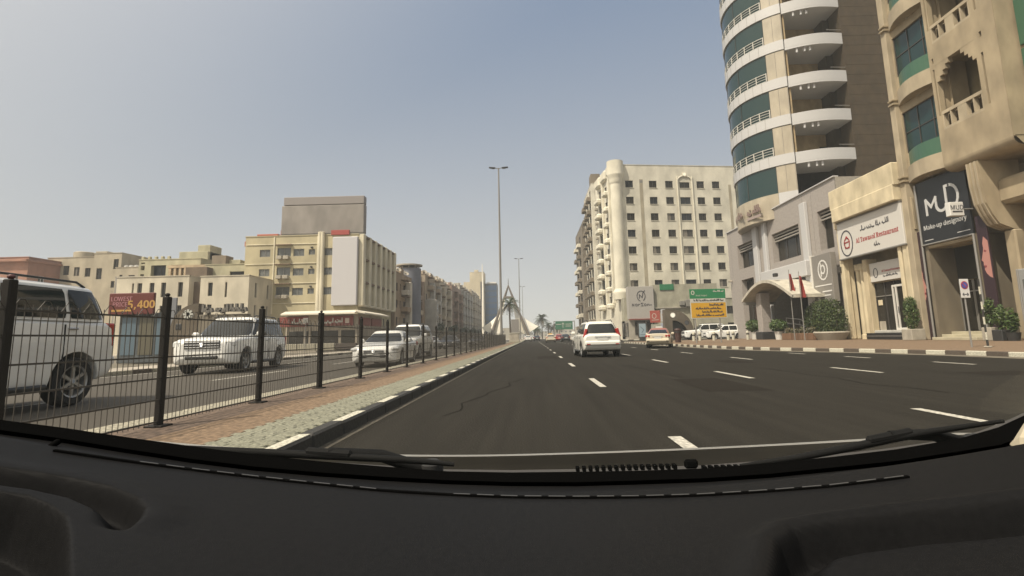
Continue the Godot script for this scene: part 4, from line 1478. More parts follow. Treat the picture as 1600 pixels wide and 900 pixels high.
		for i in 14:
			var po := MB.new()
			var a := lerpf(g0 + 1.0, 170, i / 13.0)
			po.bar(P.call(a, yt + 1.35, R + 0.02), P.call(a, yt + 2.25, R + 0.02), 0.09, 0.07, Vector3.RIGHT)
			obj("railing_post", po, M.window_frame_white, rn)
		# pier, in two rows of cladding panels
		var pi := obj("pier", wall_arc.call(p0, g0 - 0.1, yb - 0.0, yt, R + 0.02, 5), beige, t)
		for a in [p0 + 0.5, (p0 + g0) / 2]:
			var j := MB.new()
			j.bar(P.call(a, yb, R + 0.02), P.call(a, yt, R + 0.02), 0.03, 0.02, Vector3.RIGHT)
			obj("panel_joint", j, M.window_frame_grey, pi)
		# balcony: bowed pale parapet, soffit with lamps, dark recess
		if k > 0:
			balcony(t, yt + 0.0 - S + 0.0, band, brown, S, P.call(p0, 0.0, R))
	# dark brown side wall facing the viewer, coursed
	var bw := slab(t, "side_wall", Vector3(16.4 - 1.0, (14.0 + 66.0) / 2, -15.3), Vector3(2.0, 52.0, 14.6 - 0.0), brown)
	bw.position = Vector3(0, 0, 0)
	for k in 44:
		slab(bw, "wall_course", Vector3(16.404, 14.6 + 1.15 * k, -15.3), Vector3(0.02, 0.05, 14.5), mat("course_dark", L(0.065, 0.046, 0.027), 0.9))
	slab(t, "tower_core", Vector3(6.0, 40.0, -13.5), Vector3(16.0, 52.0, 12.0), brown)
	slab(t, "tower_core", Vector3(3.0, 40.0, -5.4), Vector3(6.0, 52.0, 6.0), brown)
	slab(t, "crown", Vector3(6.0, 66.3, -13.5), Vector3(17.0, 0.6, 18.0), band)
	# lettering on the fascia
	for q in [[78.0, "script"], [100.0, "script"]]:
		var f0: Vector3 = P.call(q[0], 14.3, R + 0.1)
		var ux := Vector3(sin(deg_to_rad(q[0])), 0, -cos(deg_to_rad(q[0])))
		strokes(t, "arabic_lettering", script_line(2.3, 0.75, 20 + int(q[0])), 0.16, mat("sign_bronze", L(0.2, 0.14, 0.12), 0.5), frame_at(f0, ux), 0.08)
		if q[0] < 90:
			strokes(t, "lettering", [[Vector2(0, 0), Vector2(2.2, 0)]], 0.3, mat("sign_bronze_pale", L(0.3, 0.24, 0.22), 0.5), frame_at(f0 - UP * 0.55, ux), 0.06)
	for a in [112.0, 126.0]:
		var e := MB.new()
		e.lathe([Vector2(0.0, 0.12), Vector2(0.55, 0.06), Vector2(0.6, 0)], P.call(a, 14.5, R + 0.1), (P.call(a, 14.5, R + 1) - P.call(a, 14.5, R)), 14)
		obj("emblem", e, mat("sign_bronze", L(0.2, 0.14, 0.12), 0.5), t)


func balcony(t: Node, y: float, band: Material, brown: Material, S: float, from: Vector3) -> void:
	# local frame of the tower: the wall that faces the viewer lies at local x = 16.4; from is the pier's edge
	var a := from + Vector3(0.1, 0, -0.05)
	var b := Vector3(16.45, 0, -8.0)
	var d := (b - a)
	var out := Vector3(-d.z, 0, d.x).normalized()
	if out.x < 0: out = -out
	var rows := []
	for e in [[0.1, 0.0], [0.1, 0.0], [1.15, 0.0], [1.15, 0.22], [0.0, 0.22]]:
		var row := []
		for i in 17:
			var q := i / 16.0
			row.append(a + d * q + out * (0.6 * sin(PI * q) - e[1] + 0.0) + UP * (y + e[0]))
		rows.append(row)
	var m := MB.new()
	for i in range(1, 4):
		m.grid([rows[i], rows[i + 1]], false, (rows[2][0] - rows[1][0]).cross(rows[1][1] - rows[1][0]).dot(out) > 0)
	var n := obj("balcony", m, band, t)
	var fl := MB.new()
	var poly := PackedVector2Array()
	for i in 17:
		var p: Vector3 = rows[0][i]
		poly.append(Vector2(p.x, -p.z))
	poly.append(Vector2(b.x - 4.0, -b.z))
	poly.append(Vector2(a.x - 4.0, -a.z + 1.0))
	fl.prism(poly, Vector3(0, y + 0.12, 0), Vector3.RIGHT, Vector3.FORWARD, 0.25)
	obj("balcony_floor", fl, band, n)
	var lamp := MB.new()
	var ln := obj("soffit_lamp", lamp_shape(), band, n, Transform3D(Basis(), a + d * 0.2 + out * 0.1 + UP * (y - 0.13)))
	obj("soffit_lamp", lamp_shape(), band, n, Transform3D(Basis(), a + d * 0.33 + out * 0.2 + UP * (y - 0.13)))
	obj("soffit_lamp", lamp_shape(), band, n, Transform3D(Basis(), a + d * 0.42 + out * 0.25 + UP * (y - 0.13)))
	var ins := MB.new()
	ins.box(Vector3(12.2, y + S / 2, -6.5), Vector3(0.2, S - 0.2, 6.0))
	obj("recess_wall", ins, stucco("recess_stone", L(0.46, 0.35, 0.2), 0.15), n)
	slab(n, "recess_side", Vector3(13.75, y + S / 2, -2.35), Vector3(3.0, S - 0.2, 0.15), M.recess_stone)
	slab(n, "balcony_door", Vector3(12.34, y + 1.5, -7.3), Vector3(0.08, 2.6, 1.3), M.dark_glass)
	slab(n, "chair", Vector3(14.9, y + 1.2, -7.4), Vector3(0.5, 0.9, 0.5), M.dark_metal, 0.1)
	var rl := MB.new()
	rl.tube([a + d * 0.72 + out * 0.4 + UP * (y + 1.5), a + d * 0.99 + UP * (y + 1.5)], 0.04, 5)
	obj("handrail", rl, M.window_frame_grey, n)


func lamp_shape() -> ArrayMesh:
	if not cache.has("soffit_lamp"):
		var b := MB.new()
		b.lathe([Vector2(0.0, -0.55), Vector2(0.13, -0.5), Vector2(0.13, 0.0)], Vector3.ZERO, UP, 10)
		cache["soffit_lamp"] = b.mesh()
	return cache["soffit_lamp"]


func hotel() -> void:
	var cream := stucco("hotel_cream", L(0.70, 0.66, 0.545), 0.05)
	var pale := stucco("hotel_pale", L(0.78, 0.735, 0.60), 0.05)
	var stain := stucco("hotel_stain", L(0.42, 0.37, 0.27), 0.08)
	var t := thing("hotel_building", "eight storey cream building with rows of small dark windows and a rounded corner pillar", "building", Vector3(18.3, 0.14, -104.5), deg_to_rad(7.0))
	var W := 34.0
	var H := 36.6
	var ops := []
	var cols := [3.0, 8.2, 11.8, 18.8, 22.3, 28.4, 31.5]
	for k in 8:
		var y := 10.4 + 3.54 * k - 3.54
		if k == 0: continue
		for u in cols:
			ops.append(Rect2(u - 0.85, y, 1.7, 1.55))
		if k < 7:
			ops.append(Rect2(14.1, y, 2.3, 1.55))
	ops.append(Rect2(14.1, 31.65 - 0.01, 2.3, 1.3))
	var left := []
	for k in 8:
		left.append(Rect2(3.0, 7.6 + 3.54 * k, 2.4, 2.2))
		left.append(Rect2(8.5, 7.6 + 3.54 * k, 1.6, 1.6))
		left.append(Rect2(13.4, 7.6 + 3.54 * k, 0.8, 1.8))
	block(t, Vector3.ZERO, W, 17.0, H, cream, ops, [], left, M.window_frame_dark, M.dark_glass, 0.22, 1.0)
	# the round corner pillar with its capital and crown
	var c := MB.new()
	c.lathe([Vector2(1.5, 8.0), Vector2(1.65, 9.2), Vector2(1.65, 9.5), Vector2(1.2, 10.2), Vector2(1.2, 32.2), Vector2(1.35, 32.6), Vector2(1.5, 33.4), Vector2(1.75, 34.2), Vector2(1.75, 37.2), Vector2(0, 37.3)], Vector3(0.1, 0, -0.1), UP, 24)
	obj("corner_pillar", c, pale, t)
	# vertical ribs, stained groove, arched hood over the wide windows
	for u in [13.6, 16.9]:
		slab(t, "rib", Vector3(u, 21.2, 0.12), Vector3(0.28, 26.0, 0.24), pale, 0.05)
	var hood := MB.new()
	hood.tube(ring(12, 1.65, 1.3, Vector2(15.25, 33.0), PI, 0).map(func(q): return Vector3(q.x, q.y, 0.1)), 0.16, 6)
	hood.lathe([Vector2(0.45, 0), Vector2(0.45, 0.3), Vector2(0, 0.32)], Vector3(15.25, 34.6, 0), Vector3.BACK, 12)
	obj("window_hood", hood, pale, t)
	slab(t, "stained_strip", Vector3(5.6, 20.0, 0.01), Vector3(0.75, 27.0, 0.03), stain)
	slab(t, "stained_strip", Vector3(25.4, 20.0, 0.01), Vector3(0.6, 25.0, 0.03), stain)
	slab(t, "vent", Vector3(5.6, 33.0, 0.02), Vector3(0.7, 0.6, 0.06), M.window_frame_grey)
	for i in ops.size():
		var r: Rect2 = ops[i]
		slab(t, "window_sill", Vector3(r.get_center().x, r.position.y - 0.06, 0.06), Vector3(r.size.x + 0.12, 0.08, 0.1), cream)
	# balconies on the side towards the road
	for k in 8:
		for z in [3.0, 9.8]:
			var b := MB.new()
			b.bbox(Vector3(-0.6, 7.0 + 3.54 * k, -17.0 + z + 1.2), Vector3(1.3, 1.2, 3.0 if z < 5 else 2.2), 0.3)
			obj("balcony", b, pale, t)
	for z in [-4.2, -9.6]:
		slab(t, "side_rib", Vector3(-0.25, 21.5, z), Vector3(0.6, 28.0, 0.5), pale, 0.1)
	for i in 3:
		var p := MB.new()
		p.bbox(Vector3(-0.1, 36.4, -3.0 - 5.0 * i), Vector3(1.3, 2.4, 3.6), 0.4)
		obj("parapet_block", p, pale, t)
	# AC units on the side wall
	for k in 7:
		slab(t, "air_conditioner", Vector3(-0.35, 9.6 + 3.54 * k, -15.6), Vector3(0.6, 0.6, 0.9), M.concrete, 0.05)
	# darker building behind it along the road
	var dk := stucco("dark_block", L(0.2, 0.165, 0.12), 0.05)
	var t2 := thing("office_building", "narrow brown building with stacked dark balconies behind the rounded cream building", "building", Vector3(16.0, 0.14, -127.0))
	var l2 := []
	for k in 10:
		l2.append(Rect2(2.0, 5.0 + 3.5 * k, 3.0, 2.3))
		l2.append(Rect2(7.5, 5.0 + 3.5 * k, 3.0, 2.3))
		l2.append(Rect2(13.0, 5.0 + 3.5 * k, 3.0, 2.3))
	var f2 := []
	for k in 10: f2.append(Rect2(0.9, 5.0 + 3.5 * k, 1.7, 2.0))
	block(t2, Vector3.ZERO, 14.0, 18.0, 39.5, cream, f2, [], l2, M.window_frame_dark, M.dark_glass, 0.2, 0.8)
	for k in 10:
		for z in [2.0, 7.5, 13.0]:
			slab(t2, "balcony", Vector3(-0.5, 4.4 + 3.5 * k, -18.0 + z + 1.5), Vector3(1.1, 1.1, 3.4), dk, 0.1)
	slab(t2, "roof_frame", Vector3(1.2, 40.8, -2.0), Vector3(2.4, 2.6, 3.4), dk, 0.05)
	var t3 := thing("office_building", "far brown building end with dark balconies, last on the right along the road", "building", Vector3(15.6, 0.14, -150.0))
	var l3 := []
	for k in 8: l3.append(Rect2(3.0, 4.0 + 3.6 * k, 4.0, 2.4)); l3.append(Rect2(12.0, 4.0 + 3.6 * k, 4.0, 2.4))
	block(t3, Vector3.ZERO, 14.0, 22.0, 34.0, dk, [], [], l3, M.window_frame_dark, M.dark_glass, 0.2, 0.8)
	for k in 8:
		for z in [3.0, 12.0]:
			slab(t3, "balcony", Vector3(-0.5, 3.4 + 3.6 * k, -22.0 + z + 2.0), Vector3(1.2, 1.1, 4.2), [dk, pale][k % 2], 0.1)
	# corner shop at the foot of the hotel
	var sg := stucco("shop_grey", L(0.36, 0.33, 0.275), 0.1)
	var sc := stucco("shop_cream", L(0.40, 0.38, 0.29), 0.1)
	var s := thing("corner_shop", "low corner shop with a grey sign box at the foot of the cream building", "shop", Vector3(17.9, 0.14, -95.0))
	slab(s, "wall", Vector3(2.4, 1.75, -4.0), Vector3(4.8, 3.5, 8.0), sg)
	slab(s, "wall", Vector3(10.8, 5.0, -4.3), Vector3(12.0, 10.0, 7.6), sc)
	slab(s, "ledge", Vector3(10.8, 5.6, -0.4), Vector3(11.9, 0.25, 0.5), sg, 0.04)
	slab(s, "wall", Vector3(2.2, 4.0, -6.0), Vector3(4.4, 8.0, 3.0), sc)
	var sb := slab(s, "sign_box", Vector3(2.35, 6.7, -0.6), Vector3(4.8, 6.0, 1.6), mat("sign_grey", L(0.36, 0.34, 0.31), 0.5), 0.04)
	var ink := mat("sign_ink", L(0.05, 0.05, 0.06), 0.5)
	var f := frame_at(Vector3(2.4, 0, 0.215), Vector3.RIGHT)
	strokes(sb, "emblem", [ring(16, 0.75, 0.95, Vector2(0, 7.9), -1.0, 4.4), [Vector2(-0.35, 7.5), Vector2(-0.3, 8.2), Vector2(0.2, 7.6), Vector2(0.35, 8.5), Vector2(0.7, 8.9)]], 0.13, ink, f, 0.03)
	strokes(sb, "lettering", [[Vector2(-1.7, 6.1), Vector2(-1.7, 6.5), Vector2(-1.4, 6.1), Vector2(-1.4, 6.5)], ring(8, 0.18, 0.2, Vector2(-0.95, 6.28)), [Vector2(-0.6, 6.1), Vector2(-0.55, 6.45), Vector2(-0.3, 6.4)], [Vector2(-0.1, 6.1), Vector2(0.3, 6.1), Vector2(-0.1, 6.6), Vector2(0.3, 6.6)], ring(8, 0.18, 0.2, Vector2(0.7, 6.28)), [Vector2(1.1, 6.1), Vector2(1.1, 6.4), Vector2(1.4, 6.4), Vector2(1.4, 6.1)], [Vector2(1.6, 6.25), Vector2(1.9, 6.25)]], 0.09, ink, f, 0.03)
	slab(sb, "red_edge", Vector3(2.35, 3.62, 0.0), Vector3(4.7, 0.16, 1.2), mat("edge_red", L(0.2, 0.04, 0.03), 0.5))
	window(s, frame_at(Vector3(1.0, 0.8, 0.06), Vector3.RIGHT), 1.9, 2.5, M.window_frame_dark, M.brown_glass, 2, 2)
	window(s, frame_at(Vector3(3.2, 0.3, 0.06), Vector3.RIGHT), 1.4, 3.0, M.window_frame_dark, M.dark_glass, 1, 1)
	for i in 3:
		slab(s, "side_window", Vector3(-0.03, 1.8, -1.6 - 2.2 * i), Vector3(0.08, 2.6, 1.4), M.dark_glass)
	slab(s, "green_sign", Vector3(7.4, 9.5, -0.42), Vector3(2.6, 1.1, 0.12), mat("shop_green", L(0.02, 0.16, 0.07), 0.5), 0.02)
	for i in 3:
		slab(s, "air_conditioner", Vector3(10.0 + 1.1 * i, 6.4, -0.1), Vector3(0.9, 0.8 + 0.5 * (i % 2), 0.7), M.window_frame_grey, 0.05)
	slab(s, "shop_window", Vector3(14.0, 2.0, -0.46), Vector3(4.0, 3.0, 0.08), M.brown_glass)
	# back buildings seen through the gap over the parked cars
	var bk := thing("low_building", "low pale building behind the two parked white cars", "building", Vector3(30.0, 0.14, -93.5))
	block(bk, Vector3.ZERO, 26.0, 8.0, 7.0, sc, grid_ops(1.5, 4.0, 6, 1.2, 3.0, 2, 1.6, 1.4), [], [], M.window_frame_dark, M.brown_glass)


func street_things() -> void:
	# canopy over the tower's entrance
	var cn := thing("entrance_canopy", "white curved canopy over the tower entrance", "canopy", Vector3(27, 0.14, -50.2), -PI / 2)
	var rows := [[], [], [], []]
	for i in 25:
		var q := i / 24.0
		var u := lerpf(-6.7, 4.9, q)
		var y := 4.35 + 1.75 * sin(PI * clampf(q * 1.05, 0, 1)) - 0.3 * q
		rows[0].append(Vector3(u, y, 0.05))
		rows[1].append(Vector3(u, y, 3.7))
		rows[2].append(Vector3(u, y - 0.3, 3.7))
		rows[3].append(Vector3(u, y - 0.3, 0.05))
	var b := MB.new()
	b.grid([rows[1], rows[0]])
	b.grid([rows[2], rows[1]])
	b.grid([rows[3], rows[2]])
	for e in [0, 24]:
		b.quad(rows[0][e], rows[1][e], rows[2][e], rows[3][e])
	obj("roof", b, mat("canopy_white", L(0.56, 0.52, 0.43), 0.6, noise("stain", 0.012, 0.7, 1.0), Vector3(0.2, 0.2, 0.2)), cn)
	slab(cn, "column", Vector3(-4.6, 2.45, 2.3), Vector3(1.1, 4.9, 1.0), mat("podium_cladding", L(0.4, 0.37, 0.35)), 0.05)
	slab(cn, "planter_base", Vector3(-4.6, 0.4, 2.31), Vector3(1.6, 0.8, 1.4), M.dark_metal, 0.05)
	for u in [-6.3, 4.5]:
		slab(cn, "wall_beam", Vector3(u, 3.9, 1.9), Vector3(0.2, 0.3, 3.6), M.window_frame_grey, 0.03)
	slab(cn, "floodlight", Vector3(0.6, 6.25, 3.2), Vector3(0.5, 0.35, 0.35), M.dark_metal, 0.05)
	# totem sign beside the podium
	var ps := thing("totem_sign", "grey totem sign with a round emblem above the hedge by the cream restaurant", "sign", Vector3(26.2, 0.14, -45.4), -PI / 2)
	slab(ps, "post", Vector3(-0.9, 1.8, -0.1), Vector3(0.2, 3.6, 0.2), M.dark_metal)
	slab(ps, "post", Vector3(0.9, 1.8, -0.1), Vector3(0.2, 3.6, 0.2), M.dark_metal)
	slab(ps, "panel", Vector3(0, 5.4, 0), Vector3(3.0, 4.3, 0.5), mat("sign_grey_dark", L(0.2, 0.185, 0.165), 0.5), 0.03)
	slab(ps, "side_panel", Vector3(-1.6, 5.4, 0.02), Vector3(0.18, 4.5, 0.6), M.window_frame_white, 0.02)
	slab(ps, "panel", Vector3(0, 2.6, 0), Vector3(2.6, 1.0, 0.4), mat("sign_grey", L(0.3, 0.28, 0.26), 0.5), 0.03)
	strokes(ps, "emblem", [ring(16, 0.72, 0.85, Vector2(0.2, 6.1)), ring(12, 0.3, 0.36, Vector2(0.2, 6.15)), [Vector2(-0.1, 5.6), Vector2(-0.1, 6.7)]], 0.13, mat("sign_white", L(0.5, 0.5, 0.48), 0.5), frame_at(Vector3(0, 0, 0.255), Vector3.RIGHT), 0.02)
	strokes(ps, "lettering", [[Vector2(-1.2, 4.75), Vector2(1.3, 4.75)]], 0.1, M.sign_white, frame_at(Vector3(0, 0, 0.255), Vector3.RIGHT), 0.02)
	letters(ps, "lettering", "P", 0.85, M.sign_white, frame_at(Vector3(-0.75, 3.75, 0.26), Vector3.RIGHT), 0.02, "Droid Sans", 700)
	strokes(ps, "lettering", [[Vector2(-0.1, 4.2), Vector2(1.2, 4.2)], [Vector2(-0.1, 3.85), Vector2(1.0, 3.85)]], 0.12, M.sign_white, frame_at(Vector3(0, 0, 0.255), Vector3.RIGHT), 0.02)
	# ramp railing and planter boxes in front of the entrance
	var rr := thing("ramp_railing", "grey metal ramp railing in front of the tower entrance", "railing", Vector3(25.2, 0.14, -47.5), -PI / 2)
	for i in 2:
		var rl := MB.new()
		rl.tube([Vector3(-3.6, 2.1 - 0.5 * i, 0), Vector3(-1.2, 1.9 - 0.5 * i, 0), Vector3(2.6, 1.1 - 0.45 * i, 0)], 0.05, 6)
		obj("handrail", rl, M.galvanised, rr)
	for i in 6:
		var u := lerpf(-3.5, 2.5, i / 5.0)
		slab(rr, "post", Vector3(u, lerpf(2.1, 1.1, i / 5.0) / 2, 0), Vector3(0.07, lerpf(2.1, 1.1, i / 5.0), 0.07), M.galvanised)
	for i in 3:
		var pb := thing("planter_box", ["brown planter box nearest the tower entrance", "brown planter box in the middle below the ramp railing", "brown planter box beside the hedge"][i], "planter", Vector3(24.5, 0.14, -49.2 + 1.9 * i), 0.0, "brown planter boxes by the ramp")
		slab(pb, "box", Vector3(0, 0.3, 0), Vector3(0.8, 0.6, 1.7), stucco("planter_brown", L(0.2, 0.11, 0.06)), 0.03)
		foliage("foliage", pb, [[Vector3(0, 0.8, 0), Vector3(0.4, 0.35, 0.8)]], 160, 0.12, 50 + i, Color(0.09, 0.085, 0.05))
	# flags
	for i in 2:
		var fl := thing("flag_pole", ["white flag pole by the tower canopy with a furled red flag", "second flag pole with a dark red flag nearer the totem sign"][i], "flag pole", Vector3(23.6, 0.14, -46.6 + 1.7 * i), 0.0, "flag poles by the entrance")
		var p := MB.new()
		p.tube([Vector3(0, 0, 0), Vector3(0, 6.4 - i * 0.4, 0)], [0.045, 0.03], 8)
		obj("pole", p, M.galvanised, fl)
		var rw := []
		for j in 7:
			var v := j / 6.0
			var row := []
			for k in 6:
				var u := k / 5.0
				row.append(Vector3(u * (0.2 + 0.22 * v), 6.0 - i * 0.4 - 1.9 * v, 0.12 * sin(u * 6.0 + v * 2.0)))
			rw.append(row)
		var cl := MB.new()
		cl.grid(rw)
		obj("flag_cloth", cl, mat("flag_red", L(0.24, 0.03, 0.025), 0.8), fl)
	# hedge and pots
	var hd := thing("hedge", "big dense green bushes below the totem sign beside the restaurant", "bush", Vector3(25.3, 0.14, -44.3))
	foliage("foliage", hd, [[Vector3(0, 1.7, -1.6), Vector3(1.0, 1.6, 1.1)], [Vector3(0, 1.75, -0.2), Vector3(1.0, 1.75, 1.1)], [Vector3(0, 1.6, 1.2), Vector3(1.0, 1.5, 0.9)], [Vector3(0.1, 2.9, -1.2), Vector3(0.7, 0.6, 0.8)], [Vector3(0.0, 2.9, 1.0), Vector3(0.6, 0.6, 0.7)], [Vector3(0, 3.0, 0.0), Vector3(0.6, 0.55, 0.6)]], 9000, 0.085, 3, Color(0.042, 0.065, 0.017))
	var hs := MB.new()
	for i in 6:
		hs.tube([Vector3(0, 0, -1.8 + 0.6 * i), Vector3(0.1, 1.2, -1.7 + 0.6 * i), Vector3(-0.1, 2.6, -1.9 + 0.65 * i)], [0.05, 0.04, 0.02], 6)
	obj("stem", hs, M.bark, hd)
	var rp := MB.new()
	rp.lathe([Vector2(1.0, 0), Vector2(1.35, 0.6), Vector2(1.3, 0.7), Vector2(1.15, 0.7), Vector2(0, 0.6)], Vector3(-0.3, 0, 1.0), UP, 20)
	obj("planter", rp, M.concrete, hd)
	pot_plant("tall narrow clipped shrub in a grey square pot at the restaurant door", "plant", Vector3(25.9, 0.14, -35.2), "square", 0.95, 0.75, [[Vector3(0, 1.7, 0), Vector3(0.45, 1.1, 0.45)], [Vector3(0, 2.4, 0), Vector3(0.4, 0.6, 0.4)]], 2200, 0.075, 61, M.concrete, "potted plants along the shop fronts")
	pot_plant("white pot with spiky light green plant left of the tower entrance", "plant", Vector3(24.6, 0.14, -57.2), "round", 0.85, 0.8, [[Vector3(0, 1.5, 0), Vector3(0.9, 0.7, 0.9)]], 900, 0.16, 62, M.window_frame_white, "potted plants along the shop fronts")
	pot_plant("grey pot with leafy plant next to the white pot by the canopy column", "plant", Vector3(24.9, 0.14, -55.6), "round", 0.8, 0.75, [[Vector3(0, 1.5, 0), Vector3(0.7, 0.8, 0.7)]], 700, 0.15, 63, M.concrete, "potted plants along the shop fronts")
	pot_plant("white pot with bushy plant right of the dark tower entrance", "plant", Vector3(24.4, 0.14, -51.2), "round", 0.85, 0.8, [[Vector3(0, 1.4, 0), Vector3(0.9, 0.6, 0.9)]], 800, 0.14, 64, M.window_frame_white, "potted plants along the shop fronts")
	for i in 3:
		pot_plant(["square grey pot with tall plant just right of the black shop front", "dark square pot in the middle of the three by the black shop", "small dark pot with trailing plant near the grey cabinet"][i], "plant", Vector3(26.0 - 0.1 * i, 0.14, -29.3 + 0.75 * i), "square" if i < 2 else "round", 0.65, 0.75 - 0.15 * i, [[Vector3(0, 1.5 - 0.2 * i, 0), Vector3(0.3, 0.7, 0.32)], [Vector3(0.0, 2.0 - 0.5 * i, 0.1), Vector3(0.22, 0.45, 0.24)]], 420, 0.1, 70 + i, [M.concrete, M.dark_metal, M.dark_metal][i], "potted plants along the shop fronts")
	# grey cabinet at the edge of the frame
	var cb := thing("information_kiosk", "tall grey kiosk cabinet standing at the right end of the pavement", "kiosk", Vector3(25.6, 0.14, -26.0), -PI / 2)
	slab(cb, "cabinet", Vector3(0.2, 1.85, 0), Vector3(1.3, 3.7, 0.7), mat("cabinet_grey", L(0.25, 0.25, 0.245), 0.5), 0.04)
	slab(cb, "edge_strip", Vector3(-0.47, 1.85, 0.03), Vector3(0.1, 3.72, 0.72), M.galvanised, 0.02)
	slab(cb, "screen", Vector3(0.25, 2.4, 0.355), Vector3(1.0, 1.5, 0.02), M.grey_glass)
	# no parking sign: white plate, blue disc with red ring and bar, double arrow
	var np := thing("parking_sign", "no parking sign with a blue disc and a red ring on a grey post", "sign", Vector3(17.9, 0.14, -21.2), 0.12)
	var pp := MB.new()
	pp.tube([Vector3(0, 0, 0), Vector3(0, 2.75, 0)], 0.035, 8)
	obj("post", pp, M.galvanised, np)
	slab(np, "plate", Vector3(0, 2.4, 0.05), Vector3(0.42, 0.78, 0.015), mat("sign_white", L(0.5, 0.5, 0.48), 0.5), 0.006)
	var di := MB.new()
	di.lathe([Vector2(0.17, 0), Vector2(0.17, 0.004), Vector2(0, 0.005)], Vector3(0, 2.53, 0.058), Vector3.BACK, 24)
	obj("red_ring", di, mat("sign_red_bright", L(0.35, 0.04, 0.05), 0.4), np)
	var d2 := MB.new()
	d2.lathe([Vector2(0.135, 0), Vector2(0.135, 0.004), Vector2(0, 0.005)], Vector3(0, 2.53, 0.063), Vector3.BACK, 24)
	obj("blue_disc", d2, mat("sign_blue", L(0.045, 0.05, 0.2), 0.4), np)
	strokes(np, "red_bar", [[Vector2(-0.1, 0.1), Vector2(0.1, -0.1)]], 0.035, M.sign_red_bright, frame_at(Vector3(0, 2.53, 0.068), Vector3.RIGHT), 0.004)
	strokes(np, "arrow", [[Vector2(-0.12, 0), Vector2(0.12, 0)], [Vector2(-0.08, 0.05), Vector2(-0.13, 0), Vector2(-0.08, -0.05)], [Vector2(0.08, 0.05), Vector2(0.13, 0), Vector2(0.08, -0.05)]], 0.03, M.sign_ink, frame_at(Vector3(0, 2.15, 0.058), Vector3.RIGHT), 0.006)
	# striped pole
	var sp := thing("striped_pole", "thin black and white striped pole right of the no parking sign", "pole", Vector3(17.9, 0.14, -20.45))
	for i in 9:
		var q := MB.new()
		q.tube([Vector3(0, 0.3 * i, 0), Vector3(0, 0.3 * i + 0.3, 0)], 0.035 if i > 0 else 0.04, 8)
		obj("white_band" if i % 2 == 1 else "black_band", q, M.kerb_white if i % 2 == 1 else M.kerb_black, sp)
	slab(sp, "foot", Vector3(0, 0.03, 0), Vector3(0.2, 0.06, 0.2), M.concrete, 0.02)
	# green and yellow project board
	var gb := thing("project_board", "green and yellow road works board on two posts by the side road", "sign", Vector3(15.2, 0.14, -44.2), 0.06)
	for x in [-1.2, 0.95]:
		var q := MB.new()
		q.tube([Vector3(x, 0, -0.06), Vector3(x, 4.5, -0.06)], 0.06, 8)
		obj("post", q, M.galvanised, gb)
	slab(gb, "green_panel", Vector3(0, 4.2, 0), Vector3(3.15, 0.82, 0.06), mat("board_green", L(0.02, 0.17, 0.07), 0.5), 0.01)
	slab(gb, "white_panel", Vector3(0, 3.6, 0), Vector3(3.1, 0.34, 0.06), mat("board_white", L(0.45, 0.45, 0.4), 0.5), 0.01)
	slab(gb, "yellow_panel", Vector3(0.02, 2.78, 0), Vector3(3.05, 1.26, 0.06), mat("board_yellow", L(0.5, 0.28, 0.02), 0.5), 0.01)
	slab(gb, "white_edge", Vector3(0.02, 2.78, -0.01), Vector3(3.2, 1.42, 0.05), M.board_white, 0.01)
	var zf := frame_at(Vector3(0, 0, 0.033), Vector3.RIGHT)
	strokes(gb, "emblem", [ring(10, 0.12, 0.16, Vector2(-1.3, 4.3))], 0.07, M.board_white, zf, 0.01)
	strokes(gb, "arabic_lettering", script_line(1.0, 0.13, 31), 0.035, M.board_white, zf.translated_local(Vector3(0.4, 4.38, 0)), 0.01)
	letters(gb, "lettering", "Road Project", 0.13, M.board_white, zf.translated_local(Vector3(-0.55, 4.05, 0)), 0.01)
	strokes(gb, "arabic_lettering", script_line(2.6, 0.13, 33), 0.04, M.sign_ink, zf.translated_local(Vector3(-1.25, 3.6, 0)), 0.01)
	for i in 4:
		strokes(gb, "arabic_lettering", script_line([1.3, 2.2, 1.9, 2.5][i], 0.14, 40 + i), 0.045, M.sign_ink, zf.translated_local(Vector3([0.0, -1.1, -0.7, -1.2][i], 3.2 - 0.29 * i, 0.003)), 0.01)
	# brown quarter arch and posters by the corner shop
	var qa := thing("archway_wall", "brown quarter round archway wall with a white disc near the corner shop", "wall", Vector3(20.6, 0.14, -80.0))
	var poly := PackedVector2Array([Vector2(0, 0), Vector2(0, 4.6), Vector2(1.0, 4.6)])
	for i in 9:
		var a := lerpf(PI / 2, 0, i / 8.0)
		poly.append(Vector2(1.0 + 3.4 * cos(a), 1.2 + 3.4 * sin(a)))
	poly.append_array([Vector2(4.4, 0), Vector2(3.5, 0)])
	for i in 9:
		var a := lerpf(0, PI / 2, i / 8.0)
		poly.append(Vector2(1.2 + 2.3 * cos(a), 0.6 + 2.3 * sin(a)))
	poly.append(Vector2(1.2, 0))
	var am := MB.new()
	am.prism(poly, Vector3.ZERO, Vector3.RIGHT, UP, 1.2)
	obj("arch", am, stucco("arch_brown", L(0.13, 0.105, 0.075)), qa)
	slab(qa, "backing", Vector3(2.3, 1.6, -1.3), Vector3(3.6, 3.2, 0.1), mat("doorway_dark", L(0.05, 0.042, 0.03)))
	var wd := MB.new()
	wd.lathe([Vector2(0.4, 0), Vector2(0.4, 0.06), Vector2(0, 0.07)], Vector3(1.3, 3.7, 0), Vector3.BACK, 20)
	obj("white_disc", wd, M.window_frame_white, qa)
	var hd2 := MB.new()
	hd2.lathe([Vector2(0.36, 0), Vector2(0.36, 0.01), Vector2(0, 0.012)], Vector3(3.4, 2.5, 0), Vector3.BACK, 20)
	obj("dark_hole", hd2, M.dark_metal, qa)
	var pn := thing("poster_stand", "stand of red and white posters left of the brown archway", "poster", Vector3(18.9, 0.14, -81.5))
